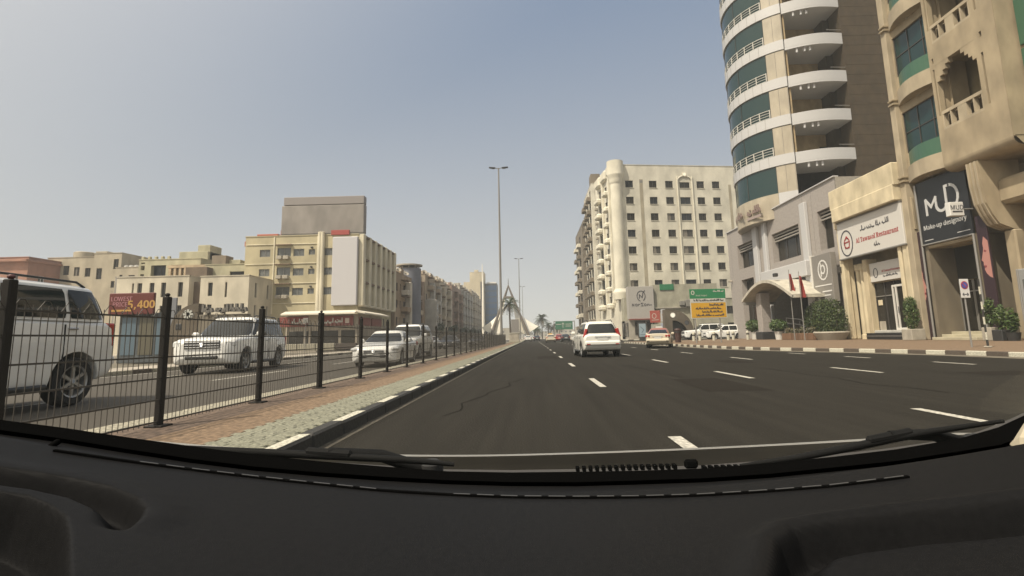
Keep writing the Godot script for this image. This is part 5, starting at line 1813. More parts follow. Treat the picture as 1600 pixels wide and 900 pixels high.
	for q in [[0.6, 3.6, 1.6, 1.9, L(0.35, 0.08, 0.06)], [1.9, 3.75, 0.7, 1.9, L(0.5, 0.5, 0.52)], [0.6, 1.7, 1.4, 1.4, L(0.33, 0.33, 0.27)], [1.9, 1.6, 1.0, 1.9, L(0.36, 0.38, 0.45)]]:
		var pz := slab(pn, "poster", Vector3(q[0], q[1], 0.0), Vector3(q[2], q[3], 0.15), mat("poster_%d" % int(q[0] * 10 + q[1] * 100), q[4], 0.6), 0.02)
		var w: float = q[2]
		strokes(pz, "poster_print", [ring(8, w * 0.2, w * 0.25, Vector2(q[0] - w * 0.1, q[1] + 0.1)), [Vector2(q[0] - w * 0.3, q[1] - 0.55), Vector2(q[0] + w * 0.3, q[1] - 0.5)]], 0.1, mat("poster_pale", L(0.5, 0.42, 0.36), 0.6), frame_at(Vector3(0, 0, 0.078), Vector3.RIGHT), 0.01)
	for x in [0.1, 2.3]:
		slab(pn, "post", Vector3(x, 2.2, -0.14), Vector3(0.1, 4.4, 0.1), M.window_frame_grey)
	var ad := thing("advert_panel", "pale blue street advertising panel in a dark frame beside the corner shop", "advert", Vector3(18.0, 0.14, -84.5))
	slab(ad, "frame", Vector3(0, 1.5, 0), Vector3(1.4, 2.5, 0.3), M.window_frame_dark, 0.04)
	slab(ad, "panel", Vector3(0, 1.55, 0.153), Vector3(1.1, 2.1, 0.01), mat("advert_blue", L(0.3, 0.38, 0.42), 0.4))
	strokes(ad, "advert_print", [[Vector2(-0.3, 2.1), Vector2(0.2, 1.6), Vector2(-0.1, 1.2)], [Vector2(-0.35, 0.8), Vector2(0.35, 0.8)]], 0.12, mat("advert_ink", L(0.12, 0.16, 0.2), 0.5), frame_at(Vector3(0, 0, 0.158), Vector3.RIGHT), 0.006)
	slab(ad, "foot", Vector3(0, 0.12, 0), Vector3(1.0, 0.25, 0.3), M.dark_metal)
	# bollards and bin by the side road
	for i in 8:
		var bo := thing("bollard", "short white bollard, number %s from the road board" % ["one", "two", "three", "four", "five", "six", "seven", "eight"][i] if false else ["white bollard just behind the left post of the road board", "white bollard below the middle of the road board", "white bollard in front of the nearer parked white car's bonnet", "white bollard by the right post of the road board", "white bollard in front of the parked cars' doors", "white bollard near the rear of the parked white cars", "white bollard close to the grey podium corner", "white bollard beside the podium wall, last of the row"][i], "bollard", Vector3(15.0 + 1.25 * i, 0.14, -58.0 + (i % 3) * 0.9), 0.0, "white bollards along the side road")
		var bm := MB.new()
		bm.lathe([Vector2(0.16, 0), Vector2(0.16, 0.85), Vector2(0.11, 0.95), Vector2(0, 0.98)], Vector3.ZERO, UP, 12)
		obj("post", bm, M.kerb_white, bo)
		var bb := MB.new()
		bb.lathe([Vector2(0.165, 0.55), Vector2(0.165, 0.7)], Vector3.ZERO, UP, 12)
		obj("dark_band", bb, M.kerb_black, bo)
	var bn := thing("litter_bin", "dark reddish litter bin left of the road board", "bin", Vector3(14.05, 0.14, -50.0))
	var bnm := MB.new()
	bnm.lathe([Vector2(0.27, 0), Vector2(0.3, 1.15), Vector2(0.34, 1.2), Vector2(0.25, 1.32), Vector2(0, 1.36)], Vector3.ZERO, UP, 16)
	obj("bin_body", bnm, mat("bin_red", L(0.045, 0.018, 0.013), 0.6), bn)
	var bnl := MB.new()
	bnl.lathe([Vector2(0.33, 0.95), Vector2(0.33, 1.08)], Vector3.ZERO, UP, 16)
	obj("bin_rim", bnl, M.dark_metal, bn)


func left_side() -> void:
	billboard_building()
	villas()
	far_left()
	shop_row()
	apartment_row()
	roadside_left()


func billboard_building() -> void:
	var yel := stucco("yellow_stucco", L(0.50, 0.44, 0.285), 0.05)
	var pale := stucco("yellow_pale", L(0.72, 0.66, 0.5), 0.05)
	var t := thing("office_building", "pale yellow four storey building carrying a large grey billboard on its roof", "building", Vector3(-40.7, 0.18, -72))
	var W := 16.2
	var H := 16.1
	var front := []
	for k in 3:
		var y := 7.55 + 2.8 * k
		front.append(Rect2(2.1, y, 1.5, 1.05))
		front.append(Rect2(4.6, y - 0.05, 1.95, 1.3))
		front.append(Rect2(6.9, y, 1.55, 1.05))
		front.append(Rect2(9.1, y + 0.15, 0.9, 0.8))
		front.append(Rect2(11.3, y, 1.3, 1.05))
	for u in [3.0, 5.0, 7.6, 8.8, 12.0, 13.6]:
		front.append(Rect2(u, 3.4, 0.8, 1.0))
	var right := []
	for i in 6:
		right.append(Rect2(1.5 + 2.75 * i, 3.2, 0.9, 1.3))
		for k in 3:
			right.append(Rect2(1.3 + 2.75 * i, 7.0 + 3.0 * k, 1.0, 2.0))
	block(t, Vector3.ZERO, W, 17.2, H, yel, front, right, [], M.window_frame_grey, M.grey_glass, 0.16, 0.8)
	for k in 4:
		slab(t, "string_course", Vector3(5.4, 6.45 + 2.82 * k, 0.05), Vector3(10.6, 0.1, 0.12), pale, 0.02)
	for u in [4.15, 10.35]:
		slab(t, "pilaster", Vector3(u, 10.5, 0.05), Vector3(0.14, 11.0, 0.1), pale)
	for k in 3:
		slab(t, "window_hood", Vector3(5.6, 9.2 + 2.8 * k, 0.25), Vector3(2.3, 0.12, 0.5), mat("hood_brown", L(0.16, 0.11, 0.07)))
		for j in 2:
			slab(t, "air_conditioner", Vector3(5.1 + 0.95 * j, 7.35 + 2.8 * k, 0.3), Vector3(0.75, 0.5, 0.5), M.concrete, 0.04)
		slab(t, "vent_fan", Vector3(9.55, 8.75 + 2.8 * k, 0.12), Vector3(0.3, 0.22, 0.24), M.window_frame_dark, 0.04)
	for i in 2:
		var p := MB.new()
		p.lathe([Vector2(0.3, 0), Vector2(0.3, 16.5), Vector2(0, 16.6)], Vector3(10.75 + 0.38 * i, 0, 0.22), UP, 12)
		obj("round_shaft", p, pale, t)
	# white advertising panel at the corner
	slab(t, "blank_panel", Vector3(14.45, 10.8, 0.3), Vector3(3.6, 9.8, 0.5), mat("panel_lilac", L(0.46, 0.45, 0.46), 0.6), 0.1)
	# finned side towards the road
	for i in 7:
		slab(t, "fin", Vector3(W + 0.4, 11.0, -0.5 - 2.75 * i), Vector3(0.8, 10.4, 1.0), pale, 0.12)
	for k in 4:
		slab(t, "ledge", Vector3(W + 0.36, 5.9 + 3.35 * k, -8.6), Vector3(0.7, 0.28, 17.0), [pale, M.hood_brown, M.hood_brown, M.hood_brown][k], 0.03)
	for i in 3:
		slab(t, "air_conditioner", Vector3(W + 0.2, 3.0, -3.6 - 4.6 * i), Vector3(0.5, 0.5, 0.8), M.concrete, 0.04)
	var red := mat("roof_red", L(0.34, 0.10, 0.06), 0.7)
	slab(t, "red_sign", Vector3(13.6, 16.4, 0.1), Vector3(2.6, 0.7, 0.3), mat("sign_red_dull", L(0.3, 0.05, 0.04), 0.6), 0.03)
	slab(t, "roof_house", Vector3(4.2, 16.9, -6.0), Vector3(3.0, 2.2, 3.0), red, 0.05)
	var bb := thing("billboard", "large blank grey billboard in two panels on the yellow building's roof", "billboard", Vector3(-29.9, 16.5, -72.9))
	var gm := mat("billboard_grey", L(0.27, 0.245, 0.22), 0.6, noise("stain", 0.012, 0.7, 1.0), Vector3(0.06, 0.03, 0.06))
	slab(bb, "main_panel", Vector3(0, 2.2, 0), Vector3(12.0, 4.3, 1.1), gm, 0.1)
	slab(bb, "top_panel", Vector3(0.1, 5.0, 0), Vector3(11.7, 1.2, 1.1), mat("billboard_top", L(0.22, 0.2, 0.19), 0.6), 0.06)
	for i in 6:
		slab(bb, "support", Vector3(-5.0 + 2.0 * i, 1.8, -0.9), Vector3(0.16, 5.4, 0.16), M.window_frame_grey)
		var br := MB.new()
		br.bar(Vector3(-5.0 + 2.0 * i, 4.0, -0.9), Vector3(-5.0 + 2.0 * i, -0.8, -3.4), 0.14, 0.14)
		obj("brace", br, M.window_frame_grey, bb)
	slab(bb, "walkway", Vector3(0, -0.1, 0.3), Vector3(12.0, 0.12, 1.2), M.window_frame_grey)
	# grey block with red cornice to its left
	var g := thing("side_block", "narrow grey block with red cornices left of the billboard building", "building", Vector3(-42.6, 0.18, -76))
	block(g, Vector3.ZERO, 4.4, 8.0, 15.4, stucco("block_grey", L(0.4, 0.36, 0.29)), [], [], [], M.window_frame_grey, M.grey_glass)
	slab(g, "cornice", Vector3(2.2, 15.8, -3.8), Vector3(4.9, 0.8, 8.6), red, 0.06)
	slab(g, "cornice", Vector3(2.9, 16.8, -3.8), Vector3(3.2, 1.1, 7.6), red, 0.06)


func villas() -> void:
	var white := stucco("villa_white", L(0.59, 0.535, 0.42), 0.05)
	var t := thing("white_villa", "long white flat roofed building with narrow slit windows", "building", Vector3(-53.8, 0.18, -66))
	var f := []
	for e in [[2.0, 0.25], [2.7, 0.62], [4.3, 0.62], [5.8, 0.62], [8.0, 0.62]]:
		f.append(Rect2(e[0], 7.2, e[1], 1.9))
		f.append(Rect2(e[0], 4.2, e[1], 1.9))
	block(t, Vector3.ZERO, 9.4, 9.0, 9.9, white, f, [], [], M.window_frame_dark, M.brown_glass, 0.25, 0.5)
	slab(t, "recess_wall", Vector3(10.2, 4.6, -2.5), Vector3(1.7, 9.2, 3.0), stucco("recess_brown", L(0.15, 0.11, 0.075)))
	var t2 := thing("white_villa", "smaller white flat roofed building with a sunlit right side next to the yellow building", "building", Vector3(-42.9, 0.18, -66))
	block(t2, Vector3.ZERO, 6.3, 7.5, 9.75, white, [Rect2(1.0, 7.2, 0.6, 1.9), Rect2(3.2, 7.0, 0.28, 2.1), Rect2(1.0, 4.2, 0.6, 1.9), Rect2(3.2, 4.2, 0.28, 1.9)], [Rect2(1.5, 7.0, 0.5, 2.0), Rect2(4.6, 7.0, 0.5, 2.0), Rect2(1.5, 4.0, 0.5, 2.0), Rect2(4.6, 4.0, 0.5, 2.0)], [], M.window_frame_dark, M.brown_glass, 0.25, 0.5)
	# villa with arches behind
	var gc := stucco("arch_cream", L(0.47, 0.435, 0.295), 0.08)
	var a := thing("arched_house", "cream house with an arcade and stepped towers behind the long white building", "building", Vector3(-60.4, 0.18, -78))
	block(a, Vector3.ZERO, 9.5, 8.0, 14.2, gc, [Rect2(1.9, 11.0, 2.3, 2.3), Rect2(0.3, 12.6, 0.6, 1.2), Rect2(0.3, 10.8, 0.6, 1.2), Rect2(5.0, 12.6, 1.7, 1.0)], [], [], M.window_frame_dark, M.brown_glass, 0.7, 0.6)
	var c := MB.new()
	for i in 8:
		c.box(Vector3(5.2 + 0.78 * i, 11.2, 0.35), Vector3(0.34, 3.2, 0.4))
	c.box(Vector3(8.0, 12.95, 0.3), Vector3(6.4, 0.4, 0.6))
	obj("arcade", c, stucco("arcade_peach", L(0.52, 0.40, 0.26), 0.1), a)
	slab(a, "tower_block", Vector3(7.0, 14.4, -4.0), Vector3(4.6, 2.6, 4.0), gc, 0.05)
	slab(a, "tower_block", Vector3(8.3, 15.6, -4.0), Vector3(2.0, 2.4, 3.0), gc, 0.05)
	slab(a, "side_wing", Vector3(10.6, 6.2, -3.0), Vector3(4.5, 12.4, 6.0), gc)
	for i in 5:
		slab(a, "roof_merlon", Vector3(0.4 + 1.0 * i, 14.5, -0.3), Vector3(0.4, 0.5, 0.4), gc, 0.05)
	var w := thing("flat_roof_house", "flat roofed house with a long dark window strip behind the smaller white building", "building", Vector3(-49.5, 0.18, -77))
	block(w, Vector3.ZERO, 9.0, 7.0, 13.0, gc, [Rect2(3.8, 11.0, 4.6, 0.9)], [], [], M.window_frame_dark, M.dark_glass, 0.3, 0.5)
	slab(w, "stair_house", Vector3(1.4, 13.8, -2.0), Vector3(2.2, 1.6, 2.0), stucco("stair_brown", L(0.26, 0.21, 0.15)), 0.05)
	slab(w, "stair_house", Vector3(3.4, 13.6, -2.6), Vector3(1.8, 0.8, 1.6), gc, 0.05)
	slab(w, "brown_bay", Vector3(-0.4, 9.0, 0.6), Vector3(3.2, 7.0, 1.6), M.recess_brown)


func far_left() -> void:
	var cream := stucco("far_cream", L(0.44, 0.385, 0.285), 0.06)
	var pink := stucco("far_pink", L(0.38, 0.2, 0.14), 0.06)
	var t := thing("pink_building", "pink block at the left end of the skyline, behind the white van", "building", Vector3(-92.5, 0.18, -86))
	block(t, Vector3.ZERO, 7.0, 8.0, 16.6, pink, [Rect2(4.2, 12.0, 1.3, 1.6)], [Rect2(2, 12, 1.2, 1.6)], [], M.window_frame_white, M.brown_glass, 0.2, 0.4)
	slab(t, "cornice", Vector3(3.6, 16.0, -3.5), Vector3(7.4, 0.4, 8.4), pink, 0.05)
	var b := thing("cream_building", "cream building with a round roof tank and square windows on the left skyline", "building", Vector3(-88.0, 0.18, -92))
	block(b, Vector3.ZERO, 9.0, 9.0, 17.4, cream, [Rect2(3.0, 14.2, 1.1, 1.7), Rect2(5.0, 14.0, 1.0, 1.6), Rect2(7.0, 13.8, 1.0, 1.6), Rect2(3.0, 10.5, 1.1, 1.7)], [], [], M.window_frame_dark, M.brown_glass, 0.2, 0.5)
	block(b, Vector3(9.0, 0, 0.6), 5.0, 7.0, 17.9, cream, [Rect2(0.6, 13.2, 1.0, 2.0), Rect2(3.6, 15.0, 0.9, 1.8), Rect2(3.4, 11.6, 0.9, 1.2)], [], [], M.window_frame_dark, M.brown_glass, 0.2, 0.5)
	var rt := MB.new()
	rt.lathe([Vector2(1.7, 0), Vector2(1.7, 1.4), Vector2(1.55, 1.5), Vector2(0, 1.55)], Vector3(4.6, 17.2, -2.5), UP, 18)
	obj("roof_tank", rt, cream, b)
	slab(b, "roof_house", Vector3(8.0, 18.0, -3.0), Vector3(2.2, 1.6, 2.0), cream, 0.05)
	var c := thing("cream_building", "lower cream building with small tanks on its roof", "building", Vector3(-73.8, 0.18, -90))
	block(c, Vector3.ZERO, 8.0, 8.0, 15.0, cream, [Rect2(0.8, 12.4, 0.5, 1.3), Rect2(2.4, 12.0, 1.1, 1.6), Rect2(4.6, 11.8, 1.0, 1.6), Rect2(6.4, 11.6, 0.9, 1.5)], [], [], M.window_frame_dark, M.brown_glass, 0.2, 0.5)
	for i in 4:
		var q := MB.new()
		q.lathe([Vector2(0.35, 0), Vector2(0.35, 0.9), Vector2(0, 1.0)], Vector3(1.0 + 0.9 * i, 14.6, -1.2), UP, 10)
		obj("roof_tank", q, M.window_frame_white, c)
	var s := thing("sign_building", "grey brown building with a long white rooftop sign on the left skyline", "building", Vector3(-69.0, 0.18, -98))
	block(s, Vector3.ZERO, 12.0, 8.0, 13.6, stucco("sign_block_brown", L(0.2, 0.15, 0.12), 0.06), grid_ops(1.0, 2.8, 4, 11.4, 2.0, 1, 1.8, 1.2), [], [], M.window_frame_dark, M.brown_glass)
	slab(s, "roof_sign", Vector3(6.4, 15.0, 0.3), Vector3(11.2, 2.0, 0.4), mat("sign_pale", L(0.36, 0.36, 0.38), 0.6), 0.04)
	strokes(s, "lettering", [[Vector2(1.8, 15.2), Vector2(5.4, 15.2)], [Vector2(7.6, 15.1), Vector2(10.8, 15.1)], [Vector2(2.2, 14.6), Vector2(5.0, 14.6)]], 0.42, M.sign_ink, frame_at(Vector3(0, 0, 0.52), Vector3.RIGHT), 0.03)
	var o := thing("orange_building", "small orange brown building beside the grey brown sign building", "building", Vector3(-64.2, 0.18, -85))
	block(o, Vector3.ZERO, 5.0, 6.0, 11.8, stucco("orange_stucco", L(0.42, 0.24, 0.1), 0.06), [Rect2(2.6, 8.4, 1.6, 1.8)], [], [], M.window_frame_white, M.brown_glass)
	var gy := thing("grey_building", "plain grey box building between the sign building and the arched house", "building", Vector3(-65.5, 0.18, -80))
	block(gy, Vector3.ZERO, 5.4, 6.0, 11.9, stucco("box_grey", L(0.33, 0.31, 0.28), 0.06), [], [], [], M.window_frame_grey, M.grey_glass)


func shop_row() -> void:
	var t := thing("shop_row", "low row of shops with red fascia signs and a pale awning below the billboard building", "shop", Vector3(-29.6, 0.18, -62))
	var wall := stucco("shoprow_beige", L(0.36, 0.31, 0.24), 0.1)
	slab(t, "wall", Vector3(4.3, 2.1, -5.0), Vector3(8.6, 4.2, 10.0), wall)
	var aw := MB.new()
	aw.prism(PackedVector2Array([Vector2(0, 0), Vector2(1.2, -0.35), Vector2(1.2, -0.5), Vector2(0, -0.25)]), Vector3(-0.15, 4.65, 0.1), Vector3.BACK, UP, 8.8)
	obj("awning", aw, mat("awning_pale", L(0.6, 0.55, 0.45), 0.7), t)
	var aw2 := MB.new()
	aw2.prism(PackedVector2Array([Vector2(0, 0), Vector2(1.2, -0.35), Vector2(1.2, -0.5), Vector2(0, -0.25)]), Vector3(8.4, 4.66, 0.6), Vector3.RIGHT, UP, 10.6)
	obj("awning", aw2, mat("awning_pale", L(0.6, 0.55, 0.45)), t)
	for i in 2:
		var s := slab(t, "fascia_sign", Vector3([0.95, 6.0][i], 3.4, 0.12), Vector3([3.4, 4.2][i], 1.2, 0.2), mat("fascia_red", L(0.17, 0.035, 0.026), 0.6), 0.03)
		strokes(s, "arabic_lettering", script_line([1.6, 2.2][i], 0.5, 80 + i), 0.11, M.board_white, frame_at(Vector3([0.4, 4.6][i], 3.25, 0.225), Vector3.RIGHT), 0.02)
		slab(s, "sign_logo", Vector3([2.1, 7.4][i], 3.4, 0.23), Vector3(0.5, 0.6, 0.03), mat("poster_pale", L(0.5, 0.42, 0.36)), 0.1)
	for i in 2:
		slab(t, "side_sign", Vector3(8.68, 3.3, -2.4 - 4.8 * i), Vector3(0.16, 1.0, 4.2), M.fascia_red, 0.03)
	for i in 4:
		slab(t, "shop_window", Vector3(1.2 + 2.1 * i, 1.5, 0.03), Vector3(1.7, 1.5, 0.08), [M.brown_glass, M.dark_glass][i % 2])
	for x in [0.1, 2.9, 4.0, 8.5]:
		slab(t, "pier", Vector3(x, 1.4, 0.08), Vector3(0.25, 2.8, 0.2), wall, 0.02)
	slab(t, "foot_band", Vector3(4.3, 0.35, 0.3), Vector3(8.6, 0.7, 0.5), mat("foot_band_dark", L(0.07, 0.055, 0.045)))  # dark band drawn along the foot of the shop fronts
	var w := thing("low_wall", "long low pale concrete barrier in front of the row of shops", "wall", Vector3(-27.0, 0.18, -56.5))
	for i in 9:
		slab(w, "barrier_block", Vector3(-12.0 + 2.05 * i, 0.38, 0), Vector3(2.0, 0.76, 0.35), M.kerb_cream, 0.04)


func apartment_row() -> void:
	var shades := [L(0.36, 0.265, 0.175), L(0.46, 0.38, 0.27), L(0.42, 0.34, 0.25), L(0.52, 0.45, 0.34), L(0.36, 0.25, 0.19), L(0.48, 0.44, 0.36), L(0.42, 0.36, 0.26)]
	var labels := ["brown apartment block with small paired windows beside the finned yellow building", "apartment block with a grey blue round tower and disc roof", "beige apartment block with a pale grey stair tower, middle of the left row", "apartment block with dark balcony hoods in the left row, fourth from the yellow building", "reddish brown apartment block in the left row before the long pale one", "long pale apartment block with white frames in the left row", "last apartment block of the left row, in front of the far cream tower"]
	var zs := [-91.0, -104.0, -115.0, -133.0, -153.0, -174.0, -206.0]
	var ds := [12.5, 10.5, 17.5, 19.5, 20.5, 31.5, 30.0]
	var hs := [13.2, 14.8, 15.6, 16.4, 17.0, 19.2, 20.0]
	for i in 7:
		var m := stucco("row_%d" % i, shades[i], 0.07)
		var t := thing("apartment_block", labels[i], "building", Vector3(-40.0, 0.18, zs[i]), 0.0, "apartment blocks along the left of the road")
		var W: float = 15.5 + [0.2, 0.0, 0.6, 0.2, 0.7, 0.1, 0.5][i]
		var ops := []
		var n := int(ds[i] / 2.6)
		var r := RandomNumberGenerator.new()
		r.seed = 90 + i
		var floors := int((hs[i] - 3.0) / 3.1)
		for k in floors:
			for j in n:
				if r.randf() < 0.88:
					ops.append(Rect2(0.8 + 2.6 * j, 3.6 + 3.1 * k, [1.1, 0.7, 1.5][(j + i) % 3], 1.5))
		var fr := []
		for k in floors:
			for j in 3: fr.append(Rect2(9.0 + 2.2 * j, 3.6 + 3.1 * k, 1.1, 1.4))
		block(t, Vector3.ZERO, W, ds[i], hs[i], m, fr, ops, [], M.window_frame_dark, [M.brown_glass, M.dark_glass][i % 2], 0.2, 0.7)
		var pm := stucco("row_trim_%d" % (i % 3), [L(0.62, 0.56, 0.46), L(0.3, 0.21, 0.14), L(0.5, 0.48, 0.44)][i % 3], 0.1)
		var bays := maxi(1, int(ds[i] / 7.0))
		for q in bays:
			var zc: float = -ds[i] * (q + 0.5) / bays
			slab(t, "bay", Vector3(W + 0.5, hs[i] * 0.55, zc - 2.0), Vector3(1.0, hs[i] * 0.72, 1.6), pm, 0.08)
			for k in floors:
				var bl := slab(t, "balcony", Vector3(W + 0.65, 3.5 + 3.1 * k, zc + 0.6), Vector3(1.3, 0.95, 2.8), [pm, m][k % 2], 0.08)
				slab(bl, "balcony_shade", Vector3(W + 0.5, 5.9 + 3.1 * k, zc + 0.6), Vector3(1.2, 0.12, 2.9), M.hood_brown)
		for q in 4:
			slab(t, "roof_house", Vector3(W - 1.5 - 2.2 * (q % 2), hs[i] + 0.5, -ds[i] * (q + 0.5) / 4.0), Vector3(1.6, 1.0 + 0.5 * (q % 3), 2.2), [m, pm][q % 2], 0.05)
			var dsh := MB.new()
			dsh.lathe([Vector2(0.0, 0), Vector2(0.35, 0.06), Vector2(0.6, 0.2)], Vector3(W - 0.9, hs[i] + 0.9, -ds[i] * (q + 0.8) / 4.2), Vector3(0.4, 0.7, 0.5), 12)
			dsh.bar(Vector3(W - 0.9, hs[i] - 0.2, -ds[i] * (q + 0.8) / 4.2), Vector3(W - 0.9, hs[i] + 0.9, -ds[i] * (q + 0.8) / 4.2), 0.07, 0.07)
			obj("satellite_dish", dsh, M.concrete, t)
		slab(t, "shop_canopy", Vector3(W + 0.7, 3.1, -ds[i] / 2), Vector3(1.4, 0.18, ds[i] - 0.6), pm, 0.03)
		if i == 0:
			slab(t, "lower_wall", Vector3(W + 0.06, 2.4, -6.2), Vector3(0.12, 2.0, 12.0), stucco("row_lower", L(0.24, 0.155, 0.07)))
		if i == 1:
			var gb := stucco("grey_blue", L(0.17, 0.18, 0.22), 0.08)
			var rt := MB.new()
			rt.lathe([Vector2(2.2, 0), Vector2(2.2, 15.6), Vector2(0, 15.65)], Vector3(W - 0.6, 0, -1.8), UP, 24)
			var n1 := obj("round_tower", rt, gb, t)
			var cp := MB.new()
			cp.lathe([Vector2(0, 16.1), Vector2(2.7, 16.15), Vector2(2.7, 16.4), Vector2(0, 16.6)], Vector3(W - 0.8, 0, -1.8), UP, 24)
			obj("disc_roof", cp, M.concrete, n1)
			for q in 7:
				slab(n1, "roof_post", Vector3(W - 0.8 + 2.0 * cos(q * 0.7), 16.0, -1.8 + 2.0 * sin(q * 0.7)), Vector3(0.2, 0.7, 0.2), M.concrete)
		if i == 2:
			slab(t, "stair_tower", Vector3(W + 1.2, 4.9, -1.5), Vector3(2.6, 9.8, 2.8), stucco("stair_grey", L(0.42, 0.40, 0.36), 0.1), 0.04)
			for k in 3:
				slab(t, "stair_window", Vector3(W + 2.52, 2.8 + 2.6 * k, -1.5), Vector3(0.06, 1.4, 0.9), M.dark_glass)
	# shrubs and small trees at the foot of the row
	for i in 5:
		var tr := thing("street_tree", ["small green tree before the beige block with the stair tower", "bushy tree at the foot of the reddish brown block", "small dark tree before the long pale block", "street tree near the end of the left row", "low tree by the far white tent frame"][i], "tree", Vector3(-21.5, 0.18, -118.0 - 22.0 * i), 0.0, "street trees along the left row")
		var tk := MB.new()
		tk.tube([Vector3(0, 0, 0), Vector3(0.1, 1.2, 0), Vector3(0, 2.4, 0.1)], [0.16, 0.12, 0.07], 7)
		obj("trunk", tk, M.bark, tr)
		foliage("crown", tr, [[Vector3(0, 3.0, 0), Vector3(1.5, 1.2, 1.5)], [Vector3(0.6, 3.8, 0.4), Vector3(1.0, 0.9, 1.0)], [Vector3(-0.7, 3.5, -0.3), Vector3(0.9, 0.8, 0.9)]], 900, 0.24, 100 + i, Color(0.045, 0.06, 0.025))


func roadside_left() -> void:
	# red price board above a grey blue kiosk
	var k := thing("price_kiosk", "grey blue booth with a dark red price board beside the white van's rear", "kiosk", Vector3(-25.9, 0.0, -32.0), 0.04)
	slab(k, "booth", Vector3(1.75, 1.6, -0.9), Vector3(3.3, 3.1, 1.6), mat("booth_blue", L(0.09, 0.1, 0.105), 0.6, noise("stain", 0.012, 0.7, 1.0), Vector3(0.3, 0.3, 0.3)), 0.04)
	for i in 3:
		slab(k, "display_pane", Vector3(0.75 + 1.05 * i, 1.7, -0.09), Vector3(0.85, 2.3, 0.06), [mat("display_blue", L(0.09, 0.13, 0.16), 0.3), mat("display_brown", L(0.1, 0.09, 0.06), 0.4), M.display_blue][i])
	slab(k, "end_panel", Vector3(3.25, 2.6, 0.05), Vector3(0.8, 2.9, 0.12), mat("end_grey", L(0.17, 0.175, 0.185), 0.6), 0.02)
	var bd := slab(k, "price_board", Vector3(0.95, 3.72, 0.1), Vector3(2.75, 1.35, 0.2), mat("board_maroon", L(0.105, 0.018, 0.012), 0.5), 0.04)
	var f := frame_at(Vector3(0, 0, 0.21), Vector3.RIGHT)
	letters(bd, "lettering", "LOWEST", 0.26, mat("board_pink", L(0.42, 0.2, 0.22), 0.5), f.translated_local(Vector3(0.35, 4.02, 0)), 0.012)
	letters(bd, "lettering", "PRICE", 0.26, M.board_pink, f.translated_local(Vector3(0.28, 3.68, 0)), 0.012)
	letters(bd, "price_figures", "5,400", 0.5, mat("board_gold", L(0.42, 0.24, 0.06), 0.5), f.translated_local(Vector3(1.58, 3.66, 0)), 0.014, "Droid Sans", 700)
	strokes(bd, "underline", [[Vector2(-0.15, 3.3), Vector2(0.95, 3.3)]], 0.12, M.board_gold, f, 0.01)
	# brown arch wall with a star window and an ornate top
	var a := thing("archway_wall", "brown wall with a quarter arch and star shaped opening behind the white four wheel drive", "wall", Vector3(-22.2, 0.0, -31.5))
	var poly := PackedVector2Array([Vector2(0, 0)])
	for i in 9:
		var q := lerpf(PI, PI / 2, i / 8.0)
		poly.append(Vector2(1.6 + 1.6 * cos(q), 1.9 + 1.7 * sin(q)))
	poly.append_array([Vector2(1.7, 3.6), Vector2(1.7, 0)])
	var m := MB.new()
	m.prism(poly, Vector3.ZERO, Vector3.RIGHT, UP, 0.5)
	obj("arch", m, stucco("arch_brown", L(0.13, 0.105, 0.075)), a)
	slab(a, "wall", Vector3(3.2, 1.45, -0.25), Vector3(3.0, 2.9, 0.45), stucco("arch_wall", L(0.19, 0.165, 0.125)), 0.03)
	var st := MB.new()
	for i in 4:
		st.box(Vector3(1.1, 2.95, 0.02), Vector3(0.6, 0.12, 0.06), Basis(Vector3.BACK, PI / 4 * i))
	obj("star_window", st, mat("star_pale", L(0.4, 0.4, 0.36), 0.6), a)
	slab(a, "dark_hole", Vector3(0.55, 2.2, 0.01), Vector3(0.36, 0.36, 0.06), M.dark_metal, 0.1)
	strokes(a, "ornament", script_line(2.9, 0.4, 55), 0.12, mat("ornament_grey", L(0.13, 0.12, 0.105), 0.6), frame_at(Vector3(1.75, 3.1, -0.1), Vector3.RIGHT), 0.2)
	# fine lamp post in front of the shops
	var p := thing("sign_post", "thin grey post in front of the red shop signs", "post", Vector3(-22.0, 0.18, -50.0))
	var pm := MB.new()
	pm.tube([Vector3.ZERO, Vector3(0, 3.2, 0)], 0.05, 6)
	obj("post", pm, M.galvanised, p)
	slab(p, "plate", Vector3(0, 3.0, 0.06), Vector3(0.5, 0.5, 0.03), M.window_frame_grey, 0.01)


